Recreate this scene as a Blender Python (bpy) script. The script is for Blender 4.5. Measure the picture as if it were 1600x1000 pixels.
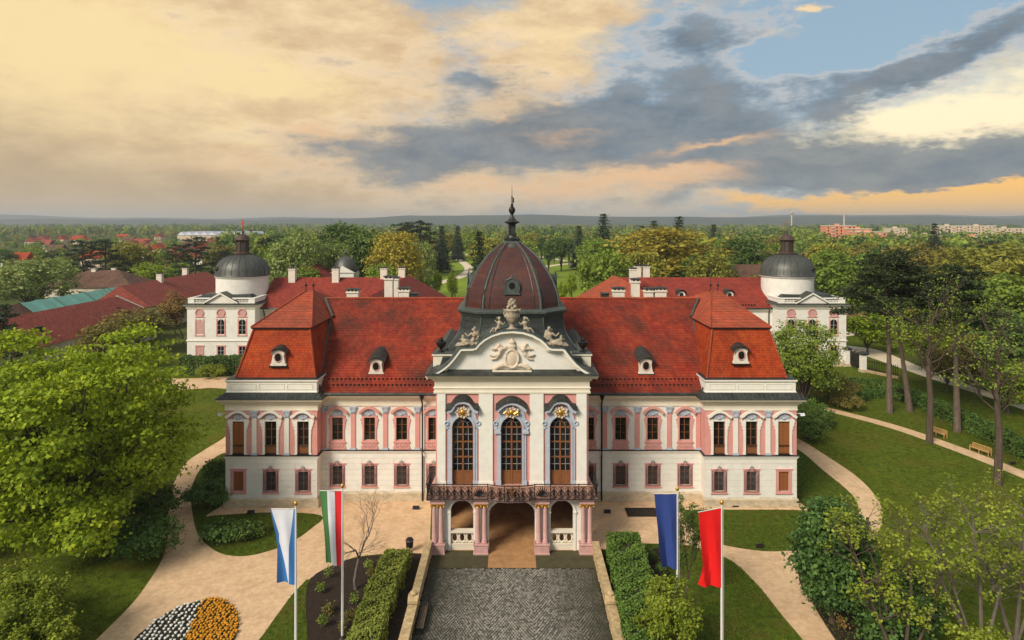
import bpy, bmesh, math, random
import numpy as np
from mathutils import Vector, Matrix
R = math.radians
scene = bpy.context.scene
for o in list(bpy.data.objects): bpy.data.objects.remove(o)
col = scene.collection

# ------------------------------------------------------------------ camera
H, F, HY, CX = 26.6, 1000.0, 345.0, 800.0     # camera height (m), focal length and horizon in photo pixels
cam = bpy.data.cameras.new('camera'); camo = bpy.data.objects.new('camera', cam); col.objects.link(camo)
camo.location = (0, 0, H); camo.rotation_euler = (R(90), 0, 0)
cam.sensor_width = 36; cam.lens = 22.5; cam.shift_y = -155 / 1600
cam.clip_start = .5; cam.clip_end = 30000
scene.camera = camo
scene.render.resolution_x, scene.render.resolution_y = 1024, 640

# ------------------------------------------------------------------ sky
SUN_EL, SUN_AZ = R(38), R(-138)               # azimuth from +Y (view direction), positive to the right
w = bpy.data.worlds.new('World'); scene.world = w; w.use_nodes = True
nt = w.node_tree; nt.nodes.clear(); NL = nt.links
def nd(t, **k):
    n = nt.nodes.new(t)
    for a, b in k.items(): setattr(n, a, b)
    return n
def lk(a, b): NL.new(a, b)
def mth(op, a, b=None, c=None, clamp=False):
    n = nd('ShaderNodeMath', operation=op, use_clamp=clamp)
    for i, x in enumerate((a, b, c)):
        if x is None: continue
        if isinstance(x, (int, float)): n.inputs[i].default_value = x
        else: lk(x, n.inputs[i])
    return n.outputs[0]
def sstep(x, a, b):
    n = nd('ShaderNodeMapRange', interpolation_type='SMOOTHSTEP'); lk(x, n.inputs[0])
    n.inputs[1].default_value = a; n.inputs[2].default_value = b
    return n.outputs[0]
def mixc(f, a, b, blend='MIX'):
    n = nd('ShaderNodeMix', data_type='RGBA', blend_type=blend)
    for i, x in ((0, f), (6, a), (7, b)):
        if isinstance(x, (int, float)): n.inputs[i].default_value = x
        elif isinstance(x, tuple): n.inputs[i].default_value = (*x, 1)
        else: lk(x, n.inputs[i])
    return n.outputs[2]
tc = nd('ShaderNodeTexCoord'); sep = nd('ShaderNodeSeparateXYZ'); lk(tc.outputs['Generated'], sep.inputs[0])
az = mth('ARCTAN2', sep.outputs[0], sep.outputs[1]); el = mth('ARCSINE', sep.outputs[2])
def noise(scale, sx, sz, detail=7, rough=.55, off=0, dist=0):
    mp = nd('ShaderNodeMapping'); lk(tc.outputs['Generated'], mp.inputs[0])
    mp.inputs['Location'].default_value = (off, off * .7, off * .3); mp.inputs['Scale'].default_value = (sx, sx, sz)
    n = nd('ShaderNodeTexNoise'); lk(mp.outputs[0], n.inputs['Vector'])
    n.inputs['Scale'].default_value = scale; n.inputs['Detail'].default_value = detail
    n.inputs['Roughness'].default_value = rough; n.inputs['Distortion'].default_value = dist
    return n
wn = noise(4.5, 1, 2.6, 5, .66, 3.1)
cmb = nd('ShaderNodeCombineXYZ'); lk(az, cmb.inputs[0]); lk(el, cmb.inputs[1])
vs = nd('ShaderNodeVectorMath', operation='SUBTRACT'); lk(wn.outputs['Color'], vs.inputs[0]); vs.inputs[1].default_value = (.5, .5, .5)
vm = nd('ShaderNodeVectorMath', operation='MULTIPLY'); lk(vs.outputs[0], vm.inputs[0]); vm.inputs[1].default_value = (.26, .13, 0)
va = nd('ShaderNodeVectorMath', operation='ADD'); lk(cmb.outputs[0], va.inputs[0]); lk(vm.outputs[0], va.inputs[1])
WV = va.outputs[0]
def blob(px, py, rx, ry, rot=0, wgt=1.0):
    """soft cloud patch in sky directions (azimuth, elevation)"""
    u, v = (px - CX) / F, (HY - py) / F
    a0 = math.atan(u); e0 = math.atan(v * math.cos(a0)); k = math.cos(a0)
    mp = nd('ShaderNodeMapping', vector_type='TEXTURE'); lk(WV, mp.inputs[0])
    mp.inputs['Location'].default_value = (a0, e0, 0); mp.inputs['Rotation'].default_value = (0, 0, R(rot))
    mp.inputs['Scale'].default_value = (1.6 * rx / F * k * k, 1.6 * ry / F * k, 1)
    g = nd('ShaderNodeTexGradient', gradient_type='QUADRATIC_SPHERE'); lk(mp.outputs[0], g.inputs[0])
    return mth('MULTIPLY', g.outputs['Fac'], wgt)
def blobs(lst):
    s = None
    for b in lst:
        x = blob(*b); s = x if s is None else mth('ADD', s, x)
    return s
sky = nd('ShaderNodeTexSky', sky_type='NISHITA', sun_disc=False)
sky.sun_elevation = SUN_EL; sky.sun_rotation = SUN_AZ; sky.air_density = 1.0; sky.dust_density = 1.5; sky.ozone_density = 1.5
SKY_S = .085
clear = mixc(1.0, sky.outputs[0], (SKY_S, SKY_S, SKY_S), 'MULTIPLY')
clear = mixc(.65, clear, (.40, .56, .68))
nA = noise(4.2, 1, 2.6, 6, .62, 0.4).outputs['Fac']
nB = noise(5.2, 1, 3.0, 7, .62, 7.7).outputs['Fac']
nC = noise(13, 1, 2.4, 5, .68, 2.2).outputs['Fac']
nD = noise(2.2, 1, 3.2, 3, .5, 5.2).outputs['Fac']
# pale warm cloud sheet, thick on the left, broken towards the right
bL = blobs([(150, 120, 800, 360, 0, .60), (500, 80, 300, 220, 0, .22), (880, 80, 220, 120, 0, .26), (960, 25, 180, 50, 0, .26), (620, 290, 700, 80, 0, .35), (1240, 28, 36, 14, 5, .55), (1330, 60, 420, 130, 10, -.30), (690, 60, 110, 170, 14, -.22)])
mL = sstep(mth('ADD', nA, bL), .44, .74)
warm = mixc(sstep(mth('ADD', mth('MULTIPLY', nC, .5), mth('MULTIPLY', nB, .6)), .40, .70), (.72, .50, .28), (1.0, .75, .43))
c = mixc(mth('MULTIPLY', mL, .96), clear, warm)
# bright breaks
g1 = sstep(mth('MULTIPLY', blobs([(1600, 175, 330, 90, 12, 1.5), (1400, 208, 300, 56, 8, 1.0), (1220, 238, 240, 46, 5, .6)]), mth('ADD', nB, .55)), .05, .95)
c = mixc(g1, c, (1.15, 1.0, .66))
g2 = sstep(mth('MULTIPLY', blobs([(30, 60, 460, 190, 0, 1.35), (370, 100, 220, 55, -12, 1.0), (440, 145, 120, 30, -10, .8), (370, 205, 100, 32, 0, .8), (900, 70, 120, 60, 0, .5)]), mth('ADD', nC, .45)), .08, 1.0)
c = mixc(mth('MULTIPLY', g2, .95), c, (1.0, .77, .40))
# grey-blue cloud bodies
bD = blobs([(1080, 175, 300, 62, -4, .60), (790, 240, 400, 80, 4, .50), (735, 125, 160, 66, 0, .42), (1090, 75, 130, 62, 10, .55), (1400, 262, 520, 62, 5, .85), (1450, 112, 360, 46, 17, .75), (1130, 250, 260, 50, 0, .40), (820, 190, 170, 50, 8, .32),
            (1400, 4, 90, 26, 10, .5), (950, 230, 280, 60, 0, .35), (560, 245, 320, 60, -8, .25), (330, 40, 260, 40, -14, .18), (1500, 182, 260, 40, 10, -.6), (150, 110, 500, 170, 0, -.28), (1590, 285, 320, 40, 0, .35), (890, 65, 150, 80, 0, -.25), (1250, 175, 150, 30, 15, -.15), (1040, 278, 140, 24, 0, -.3), (1275, 65, 230, 75, 15, -.35)])
sD = mth('ADD', mth('ADD', mth('MULTIPLY', nB, 1.15), mth('MULTIPLY', nC, .75)), bD)
rim = mth('MULTIPLY', sstep(sD, .98, 1.14), mth('SUBTRACT', 1.0, sstep(sD, 1.14, 1.36)))
c = mixc(mth('MULTIPLY', rim, .30), c, (.93, .72, .52))
mD = sstep(sD, 1.08, 1.48)
dark = mixc(sstep(nC, .28, .72), (.135, .185, .235), (.26, .285, .305))
c = mixc(mth('MULTIPLY', mD, .92), c, dark)
# dim rain haze to the left, orange light low over the horizon
m3 = sstep(blobs([(-60, 300, 720, 170, 0, 1.4), (330, 335, 640, 70, 0, .6)]), .05, .95)
c = mixc(mth('MULTIPLY', m3, .72), c, (.47, .35, .215))
m4 = sstep(mth('MULTIPLY', blobs([(1040, 277, 180, 24, 0, 1.2), (1110, 226, 180, 16, 8, .9), (840, 298, 280, 20, 0, .9), (520, 212, 160, 22, -5, .7), (870, 212, 140, 18, 0, .6), (370, 250, 280, 50, -4, .5), (860, 130, 110, 40, 0, .35)]), mth('ADD', nB, .5)), .12, .95)
c = mixc(mth('MULTIPLY', m4, .8), c, (.93, .57, .30))
m5 = sstep(mth('MULTIPLY', blobs([(1440, 316, 400, 22, 1, 2.6), (1600, 310, 260, 24, 1, 2.0)]), mth('ADD', nB, .5)), .12, .8)
c = mixc(m5, c, (1.2, .66, .15))
hz = sstep(el, .06, .0)
c = mixc(mth('MULTIPLY', hz, .3), c, (.62, .49, .35))
bg = nd('ShaderNodeBackground'); lk(c, bg.inputs[0]); bg.inputs[1].default_value = .70
wo = nd('ShaderNodeOutputWorld'); lk(bg.outputs[0], wo.inputs[0])
w.cycles.sampling_method = 'MANUAL'; w.cycles.sample_map_resolution = 512

# ------------------------------------------------------------------ sun, soft behind thin cloud
sl = bpy.data.lights.new('sun', 'SUN'); sl.energy = 3.1; sl.angle = R(20); sl.color = (1, .90, .76)
so = bpy.data.objects.new('sun', sl); col.objects.link(so); so.location = (0, 0, 80)
sd = Vector((math.sin(SUN_AZ) * math.cos(SUN_EL), math.cos(SUN_AZ) * math.cos(SUN_EL), math.sin(SUN_EL)))
so.rotation_euler = sd.to_track_quat('Z', 'Y').to_euler()
vs_ = scene.view_settings
vs_.view_transform = 'Standard'; vs_.look = 'None'; vs_.exposure = 0.5; vs_.gamma = 1; vs_.use_curve_mapping = False
scene.render.engine = 'CYCLES'
scene.cycles.max_bounces = 5; scene.cycles.diffuse_bounces = 3; scene.cycles.transparent_max_bounces = 6; scene.cycles.volume_bounces = 0

# ------------------------------------------------------------------ helpers
rng = np.random.default_rng(7); random.seed(7)
def G(px, py, z=0.0):
    """photo pixel of a point at height z -> plan position"""
    Y = (H - z) * F / (py - HY); return ((px - CX) * Y / F, Y)
def PX(px, Y): return (px - CX) * Y / F
def PZ(py, Y): return H - (py - HY) * Y / F

class MB:
    def __init__(s): s.v = []; s.f = []; s.m = []; s.mi = 0
    def add(s, vs, fs):
        b = len(s.v); s.v += [tuple(p) for p in vs]
        for f in fs: s.f.append(tuple(i + b for i in f)); s.m.append(s.mi)
        return s
    def box(s, x0, x1, y0, y1, z0, z1):
        if x0 > x1: x0, x1 = x1, x0
        if y0 > y1: y0, y1 = y1, y0
        return s.add([(x0,y0,z0),(x1,y0,z0),(x1,y1,z0),(x0,y1,z0),(x0,y0,z1),(x1,y0,z1),(x1,y1,z1),(x0,y1,z1)],
            [(0,3,2,1),(4,5,6,7),(0,1,5,4),(1,2,6,5),(2,3,7,6),(3,0,4,7)])
    def loops(s, rings, cap0=True, cap1=True, closed=True):
        n = len(rings[0]); vs = [p for r in rings for p in r]; fs = []
        for k in range(len(rings) - 1):
            for i in range(n if closed else n - 1):
                j = (i + 1) % n; fs.append((k*n+i, k*n+j, (k+1)*n+j, (k+1)*n+i))
        if cap0: fs.append(tuple(range(n - 1, -1, -1)))
        if cap1: fs.append(tuple((len(rings)-1)*n + i for i in range(n)))
        return s.add(vs, fs)
    def prism_y(s, poly, y0, y1):        # poly (x,z) counter-clockwise seen from -Y
        return s.loops([[(x, y1, z) for x, z in poly], [(x, y0, z) for x, z in poly]])
    def prism_x(s, poly, x0, x1):        # poly (y,z)
        return s.loops([[(x0, y, z) for y, z in poly], [(x1, y, z) for y, z in poly]])
    def prism_z(s, poly, z0, z1):
        return s.loops([[(x, y, z0) for x, y in poly], [(x, y, z1) for x, y in poly]])
    def tube(s, pts, r, n=6, r1=None, cap=True):
        pts = [Vector(p) for p in pts]; k = len(pts); rings = []
        up = Vector((0, 0, 1))
        for i, p in enumerate(pts):
            d = (pts[min(i+1, k-1)] - pts[max(i-1, 0)]).normalized()
            a = d.cross(up if abs(d.z) < .95 else Vector((1, 0, 0))).normalized(); b = d.cross(a)
            if isinstance(r, (list, tuple)): rr = r[i]
            else: rr = r if r1 is None else r + (r1 - r) * i / max(1, k - 1)
            rings.append([p + (a * math.cos(t) + b * math.sin(t)) * rr for t in [2*math.pi*j/n for j in range(n)]])
        return s.loops(rings, cap, cap)
    def lathe(s, prof, c=(0, 0, 0), n=16, sx=1, sy=1):
        return s.loops([[(c[0] + r*sx*math.cos(2*math.pi*i/n), c[1] + r*sy*math.sin(2*math.pi*i/n), c[2] + z) for i in range(n)] for r, z in prof])
    def ell(s, c, r, n=8, m=5):
        if not isinstance(r, (tuple, list)): r = (r, r, r)
        pr = [(math.sin(math.pi*k/m), -math.cos(math.pi*k/m)) for k in range(m + 1)]
        pr[0] = (.02, -1); pr[-1] = (.02, 1)
        return s.loops([[(c[0]+r[0]*q*math.cos(2*math.pi*i/n), c[1]+r[1]*q*math.sin(2*math.pi*i/n), c[2]+r[2]*z) for i in range(n)] for q, z in pr])
    def limb(s, pts, rad, n=8):
        s.tube(pts, list(rad), n)
        s.ell(pts[0], rad[0]*1.02, n, 6); s.ell(pts[-1], rad[-1]*1.02, n, 6); return s
    def sweep(s, path, prof, closed=False):
        """profile [(outward offset, z)] along a plan path with mitred corners; outward is to the right of travel"""
        n = len(path); rings = []
        for i in range(n):
            def dr(a, b):
                d = Vector((path[b][0]-path[a][0], path[b][1]-path[a][1])); return d.normalized()
            if closed: d0, d1 = dr((i-1) % n, i), dr(i, (i+1) % n)
            else: d0 = dr(i-1, i) if i else dr(0, 1); d1 = dr(i, i+1) if i < n-1 else d0
            n0 = Vector((d0.y, -d0.x)); n1 = Vector((d1.y, -d1.x)); m = (n0 + n1).normalized(); k = 1 / max(.3, m.dot(n0))
            rings.append([(path[i][0] + m.x*k*o, path[i][1] + m.y*k*o, z) for o, z in prof])
        if closed: rings.append(rings[0])
        return s.loops(rings, not closed, not closed, closed=True)
    def mesh(s, name, mat, smooth=False, shift=(0, 0, 0)):
        me = bpy.data.meshes.new(name)
        me.from_pydata([(a-shift[0], b-shift[1], c-shift[2]) for a, b, c in s.v], [], s.f)
        for m in (mat if isinstance(mat, (list, tuple)) else [mat]): me.materials.append(m)
        if isinstance(mat, (list, tuple)): me.polygons.foreach_set('material_index', s.m)
        if smooth: me.polygons.foreach_set('use_smooth', [True] * len(me.polygons))
        bm = bmesh.new(); bm.from_mesh(me); bmesh.ops.recalc_face_normals(bm, faces=bm.faces); bm.to_mesh(me); bm.free()
        if smooth:
            try: me.set_sharp_from_angle(angle=R(40))
            except Exception: pass
        me.update(); return me
    def build(s, name, mat, parent=None, smooth=False, link=True):
        L = parent.get('_w', (0, 0, 0)) if parent else (0, 0, 0)
        return obj(name, s.mesh(name, mat, smooth, L), parent, link)

def obj(name, me, parent=None, link=True):
    o = bpy.data.objects.new(name, me)
    if link: col.objects.link(o)
    if parent: o.parent = parent; o['_w'] = tuple(parent.get('_w', (0, 0, 0)))
    return o
def tag(o, label, cat, group=None):
    o['label'] = label; o['category'] = cat
    if group: o['group'] = group
    return o
def thing(name, label, cat, loc=(0, 0, 0), group=None, rz=0):
    o = bpy.data.objects.new(name, None); col.objects.link(o); o.location = loc; o.rotation_euler = (0, 0, rz)
    o.empty_display_size = .2; o['_w'] = tuple(loc)
    return tag(o, label, cat, group)
def stuff(o): o['kind'] = 'stuff'; return o
def struct(o): o['kind'] = 'structure'; return o
PROTO = []
def proto(name, me): o = bpy.data.objects.new(name, me); PROTO.append(o); return o
KIDS = {}
def kid(par, name, me):
    o = proto(name, me); KIDS.setdefault(par, []).append(o); return o
def place(p, parent, loc, flip=False, rz=0):
    """copy of a part and its sub-parts, loc in world metres"""
    L = parent.get('_w', (0, 0, 0)) if parent else (0, 0, 0)
    c = p.copy(); col.objects.link(c); c.parent = parent
    c.location = (loc[0]-L[0], loc[1]-L[1], loc[2]-L[2]); c.rotation_euler = (0, 0, rz)
    if flip: c.scale = (-1, 1, 1)
    for k in KIDS.get(p, []):
        d = k.copy(); col.objects.link(d); d.parent = c
    return c
def smooth_poly(pts, k=6, closed=True):
    n = len(pts); out = []
    for i in range(n if closed else n - 1):
        p = [np.array(pts[(i+j) % n if closed else min(max(i+j, 0), n-1)], float) for j in (-1, 0, 1, 2)]
        for t in np.arange(k) / k:
            out.append(tuple(.5*((2*p[1]) + (-p[0]+p[2])*t + (2*p[0]-5*p[1]+4*p[2]-p[3])*t*t + (-p[0]+3*p[1]-3*p[2]+p[3])*t**3)))
    if not closed: out.append(tuple(pts[-1]))
    return out
def inpoly(x, y, poly):
    c = False; j = len(poly) - 1
    for i in range(len(poly)):
        if (poly[i][1] > y) != (poly[j][1] > y) and x < (poly[j][0]-poly[i][0])*(y-poly[i][1])/(poly[j][1]-poly[i][1]) + poly[i][0]: c = not c
        j = i
    return c
def sheet(name, poly, z, mat, skirt=0.0, parent=None):
    from mathutils.geometry import delaunay_2d_cdt
    n = len(poly)
    vs, _, fs, *_r = delaunay_2d_cdt([Vector(p) for p in poly], [(i, (i+1) % n) for i in range(n)], [list(range(n))], 1, 1e-4)
    V_ = [(p[0], p[1], z) for p in vs]; F_ = []
    for f in fs:
        a, b, c = [Vector(V_[i]) for i in f[:3]]
        F_.append(tuple(f) if (b-a).cross(c-a).z > 0 else tuple(f)[::-1])
    if skirt:
        k = len(V_); V_ += [(x, y, z) for x, y in poly] + [(x, y, z-skirt) for x, y in poly]
        F_ += [(k+i, k+(i+1) % n, k+n+(i+1) % n, k+n+i) for i in range(n)]
    me = bpy.data.meshes.new(name); me.from_pydata(V_, [], F_); me.materials.append(mat); me.update()
    return obj(name, me, parent)

# ------------------------------------------------------------------ materials
def newmat(name):
    m = bpy.data.materials.new(name); m.use_nodes = True; t = m.node_tree; b = t.nodes['Principled BSDF']; return m, t, b
def mat(name, c, rough=.8, var=.15, scale=2.0, bump=0.0, bscale=30.0, metal=0.0, stain=None, stain_amt=.5, stain_scale=.5, spec=.3, stretch=(1, 1, 1)):
    m, t, b = newmat(name); N = t.nodes; L = t.links
    b.inputs['Roughness'].default_value = rough; b.inputs['Metallic'].default_value = metal
    b.inputs['Specular IOR Level'].default_value = spec
    tcn = N.new('ShaderNodeTexCoord'); mp = N.new('ShaderNodeMapping'); L.new(tcn.outputs['Object'], mp.inputs[0]); mp.inputs['Scale'].default_value = stretch
    n = N.new('ShaderNodeTexNoise'); n.inputs['Scale'].default_value = scale; n.inputs['Detail'].default_value = 8; n.inputs['Roughness'].default_value = .65
    L.new(mp.outputs[0], n.inputs['Vector'])
    mr = N.new('ShaderNodeMapRange'); L.new(n.outputs['Fac'], mr.inputs[0]); mr.inputs[1].default_value = .3; mr.inputs[2].default_value = .7
    mx = N.new('ShaderNodeMix'); mx.data_type = 'RGBA'; L.new(mr.outputs[0], mx.inputs[0])
    mx.inputs[6].default_value = (*[x*(1-var) for x in c], 1); mx.inputs[7].default_value = (*[min(1, x*(1+var)) for x in c], 1)
    out = mx.outputs[2]
    if stain:
        n2 = N.new('ShaderNodeTexNoise'); n2.inputs['Scale'].default_value = stain_scale; n2.inputs['Detail'].default_value = 9; n2.inputs['Roughness'].default_value = .7
        L.new(mp.outputs[0], n2.inputs['Vector'])
        r2 = N.new('ShaderNodeMapRange'); L.new(n2.outputs['Fac'], r2.inputs[0]); r2.inputs[1].default_value = .47; r2.inputs[2].default_value = .72; r2.inputs[4].default_value = stain_amt
        m2 = N.new('ShaderNodeMix'); m2.data_type = 'RGBA'; L.new(r2.outputs[0], m2.inputs[0]); L.new(out, m2.inputs[6]); m2.inputs[7].default_value = (*stain, 1); out = m2.outputs[2]
    L.new(out, b.inputs['Base Color'])
    if bump:
        n3 = N.new('ShaderNodeTexNoise'); n3.inputs['Scale'].default_value = bscale; n3.inputs['Detail'].default_value = 5; L.new(mp.outputs[0], n3.inputs['Vector'])
        bp = N.new('ShaderNodeBump'); bp.inputs['Strength'].default_value = bump; bp.inputs['Distance'].default_value = .05
        L.new(n3.outputs['Fac'], bp.inputs['Height']); L.new(bp.outputs[0], b.inputs['Normal'])
    return m
def leafmat(name, c1, c2, trans=.3):
    """leaf colour varies from leaf to leaf"""
    m, t, b = newmat(name); N = t.nodes; L = t.links
    g = N.new('ShaderNodeNewGeometry'); tcn = N.new('ShaderNodeTexCoord')
    n = N.new('ShaderNodeTexNoise'); n.inputs['Scale'].default_value = .45; n.inputs['Detail'].default_value = 3; L.new(tcn.outputs['Object'], n.inputs['Vector'])
    ad = N.new('ShaderNodeMath'); ad.operation = 'MULTIPLY_ADD'; L.new(g.outputs['Random Per Island'], ad.inputs[0]); ad.inputs[1].default_value = .55; L.new(n.outputs['Fac'], ad.inputs[2])
    oi = N.new('ShaderNodeObjectInfo'); a2 = N.new('ShaderNodeMath'); a2.operation = 'MULTIPLY_ADD'; L.new(oi.outputs['Random'], a2.inputs[0]); a2.inputs[1].default_value = .3; L.new(ad.outputs[0], a2.inputs[2])
    mr = N.new('ShaderNodeMapRange'); L.new(a2.outputs[0], mr.inputs[0]); mr.inputs[1].default_value = .5; mr.inputs[2].default_value = 1.3
    mx = N.new('ShaderNodeMix'); mx.data_type = 'RGBA'; L.new(mr.outputs[0], mx.inputs[0]); mx.inputs[6].default_value = (*c1, 1); mx.inputs[7].default_value = (*c2, 1)
    L.new(mx.outputs[2], b.inputs['Base Color']); b.inputs['Roughness'].default_value = .6; b.inputs['Specular IOR Level'].default_value = .25
    tr = N.new('ShaderNodeBsdfTranslucent'); L.new(mx.outputs[2], tr.inputs[0])
    ms = N.new('ShaderNodeMixShader'); ms.inputs[0].default_value = trans; L.new(b.outputs[0], ms.inputs[1]); L.new(tr.outputs[0], ms.inputs[2])
    L.new(ms.outputs[0], N['Material Output'].inputs[0]); return m
def tilemat(name, c, dark, stain_amt=.6, course=.24, off=0.0, light=None):
    """clay roof tiles: courses by height, staggered joints, moss and soot"""
    m, t, b = newmat(name); N = t.nodes; L = t.links
    tcn = N.new('ShaderNodeTexCoord'); s = N.new('ShaderNodeSeparateXYZ'); L.new(tcn.outputs['Object'], s.inputs[0])
    a = N.new('ShaderNodeMath'); a.operation = 'ADD'; L.new(s.outputs[0], a.inputs[0]); L.new(s.outputs[1], a.inputs[1])
    cb = N.new('ShaderNodeCombineXYZ'); L.new(a.outputs[0], cb.inputs[0]); L.new(s.outputs[2], cb.inputs[1])
    br = N.new('ShaderNodeTexBrick'); L.new(cb.outputs[0], br.inputs['Vector']); br.inputs['Scale'].default_value = 1
    br.inputs['Brick Width'].default_value = .19; br.inputs['Row Height'].default_value = course; br.inputs['Mortar Size'].default_value = .018; br.inputs['Mortar Smooth'].default_value = .4
    br.inputs['Color1'].default_value = (.80, .80, .80, 1); br.inputs['Color2'].default_value = (1.15, 1.15, 1.15, 1); br.inputs['Mortar'].default_value = (.45, .45, .45, 1)
    n = N.new('ShaderNodeTexNoise'); n.inputs['Scale'].default_value = .33; n.inputs['Detail'].default_value = 10; n.inputs['Roughness'].default_value = .68
    mp = N.new('ShaderNodeMapping'); L.new(tcn.outputs['Object'], mp.inputs[0]); mp.inputs['Location'].default_value = (off, off, 0); L.new(mp.outputs[0], n.inputs['Vector'])
    mr = N.new('ShaderNodeMapRange'); L.new(n.outputs['Fac'], mr.inputs[0]); mr.inputs[1].default_value = .40; mr.inputs[2].default_value = .72; mr.inputs[4].default_value = stain_amt
    n2 = N.new('ShaderNodeTexNoise'); n2.inputs['Scale'].default_value = 1.3; n2.inputs['Detail'].default_value = 8; L.new(mp.outputs[0], n2.inputs['Vector'])
    m0 = N.new('ShaderNodeMix'); m0.data_type = 'RGBA'; r0 = N.new('ShaderNodeMapRange'); L.new(n2.outputs['Fac'], r0.inputs[0]); r0.inputs[1].default_value = .35; r0.inputs[2].default_value = .7
    L.new(r0.outputs[0], m0.inputs[0]); m0.inputs[6].default_value = (*c, 1); m0.inputs[7].default_value = (*(light or [min(1, x*1.35+.01) for x in c]), 1)
    mx = N.new('ShaderNodeMix'); mx.data_type = 'RGBA'; L.new(mr.outputs[0], mx.inputs[0]); L.new(m0.outputs[2], mx.inputs[6]); mx.inputs[7].default_value = (*dark, 1)
    ml = N.new('ShaderNodeMix'); ml.data_type = 'RGBA'; ml.blend_type = 'MULTIPLY'; ml.inputs[0].default_value = 1; L.new(mx.outputs[2], ml.inputs[6]); L.new(br.outputs['Color'], ml.inputs[7])
    L.new(ml.outputs[2], b.inputs['Base Color']); b.inputs['Roughness'].default_value = .75; b.inputs['Specular IOR Level'].default_value = .2
    bp = N.new('ShaderNodeBump'); bp.inputs['Strength'].default_value = .6; bp.inputs['Distance'].default_value = .03; L.new(br.outputs['Color'], bp.inputs['Height']); L.new(bp.outputs[0], b.inputs['Normal'])
    return m
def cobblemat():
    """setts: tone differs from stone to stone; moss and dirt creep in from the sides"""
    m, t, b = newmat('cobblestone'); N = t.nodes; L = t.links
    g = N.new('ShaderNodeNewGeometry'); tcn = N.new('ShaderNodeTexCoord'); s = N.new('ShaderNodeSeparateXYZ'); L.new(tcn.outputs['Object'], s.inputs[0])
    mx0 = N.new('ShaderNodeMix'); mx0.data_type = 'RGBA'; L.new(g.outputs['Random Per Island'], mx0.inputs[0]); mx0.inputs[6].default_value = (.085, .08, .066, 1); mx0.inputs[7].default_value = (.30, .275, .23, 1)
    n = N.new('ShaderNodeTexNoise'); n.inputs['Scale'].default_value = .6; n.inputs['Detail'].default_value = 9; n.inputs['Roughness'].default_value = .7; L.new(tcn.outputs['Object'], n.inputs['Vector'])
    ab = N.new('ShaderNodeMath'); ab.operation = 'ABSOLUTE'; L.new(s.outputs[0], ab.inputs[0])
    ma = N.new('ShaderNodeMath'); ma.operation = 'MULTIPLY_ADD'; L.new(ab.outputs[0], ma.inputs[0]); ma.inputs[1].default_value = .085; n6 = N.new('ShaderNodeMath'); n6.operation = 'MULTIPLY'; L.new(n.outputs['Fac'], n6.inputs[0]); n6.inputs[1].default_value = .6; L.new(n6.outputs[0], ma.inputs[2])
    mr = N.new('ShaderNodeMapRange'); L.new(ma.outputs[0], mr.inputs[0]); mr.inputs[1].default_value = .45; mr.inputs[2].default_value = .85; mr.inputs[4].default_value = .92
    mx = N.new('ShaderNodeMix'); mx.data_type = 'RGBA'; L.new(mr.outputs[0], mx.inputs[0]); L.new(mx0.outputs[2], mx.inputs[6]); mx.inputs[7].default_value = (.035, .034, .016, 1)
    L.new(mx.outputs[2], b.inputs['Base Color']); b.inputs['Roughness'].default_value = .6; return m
M = {}
M['white'] = mat('white_stucco', (.72, .69, .62), .85, .06, 1.2, .15, 25, stain=(.50, .46, .37), stain_amt=.35, stain_scale=.8)
M['trim'] = mat('white_trim', (.74, .71, .63), .8, .05, 2, .08, 40, stain=(.45, .42, .34), stain_amt=.25, stain_scale=1.2)
M['ivory'] = mat('ivory_moulding', (.70, .63, .50), .8, .08, 2, .08, 40, stain=(.40, .36, .27), stain_amt=.3, stain_scale=1)
M['pink'] = mat('pink_stucco', (.60, .27, .235), .85, .08, 1.5, .12, 30, stain=(.66, .40, .35), stain_amt=.4, stain_scale=1)
M['pinkstone'] = mat('pink_stone', (.52, .30, .27), .6, .15, 3, .15, 30, stain=(.38, .25, .22), stain_amt=.5, stain_scale=2)
M['blue'] = mat('grey_blue_stucco', (.40, .43, .49), .8, .10, 3, .15, 30)
M['plinth'] = mat('weathered_plinth', (.53, .43, .29), .9, .2, 1.5, .3, 12, stain=(.20, .165, .11), stain_amt=.65, stain_scale=.9, stretch=(1, 1, 2))
M['stone'] = mat('old_limestone', (.50, .36, .19), .9, .3, 3, .5, 14, stain=(.17, .13, .07), stain_amt=.8, stain_scale=1.6)
M['statue'] = mat('statue_stone', (.37, .305, .22), .85, .3, 6, .3, 25, stain=(.07, .05, .03), stain_amt=.95, stain_scale=2.6)
M['relief'] = mat('relief_stone', (.60, .49, .37), .85, .12, 5, .2, 25)
M['tile'] = tilemat('red_roof_tile', (.235, .024, .012), (.070, .024, .016), 1.05, .20, 0, (.37, .056, .020))
M['tile_new'] = tilemat('bright_red_roof_tile', (.37, .044, .010), (.13, .022, .011), .7, .22, 5, (.48, .078, .014))
M['tile_hip'] = tilemat('orange_red_roof_tile', (.38, .066, .028), (.17, .058, .035), .75, .18, 9, (.50, .10, .04))
M['tile_wing'] = tilemat('brown_red_roof_tile', (.24, .032, .018), (.11, .03, .02), .6, .3, 13)
M['tile_barn'] = tilemat('barn_roof_tile', (.28, .062, .042), (.17, .05, .035), .5, .35, 17)
M['tile_old'] = tilemat('old_brown_roof_tile', (.13, .065, .04), (.05, .03, .02), .8, .35, 21)
M['dome'] = tilemat('maroon_dome_tile', (.070, .011, .010), (.026, .012, .008), .95, .14, 3, (.115, .030, .012))
M['dome'].node_tree.nodes['Principled BSDF'].inputs['Roughness'].default_value = .42; M['dome'].node_tree.nodes['Principled BSDF'].inputs['Specular IOR Level'].default_value = .5
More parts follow.
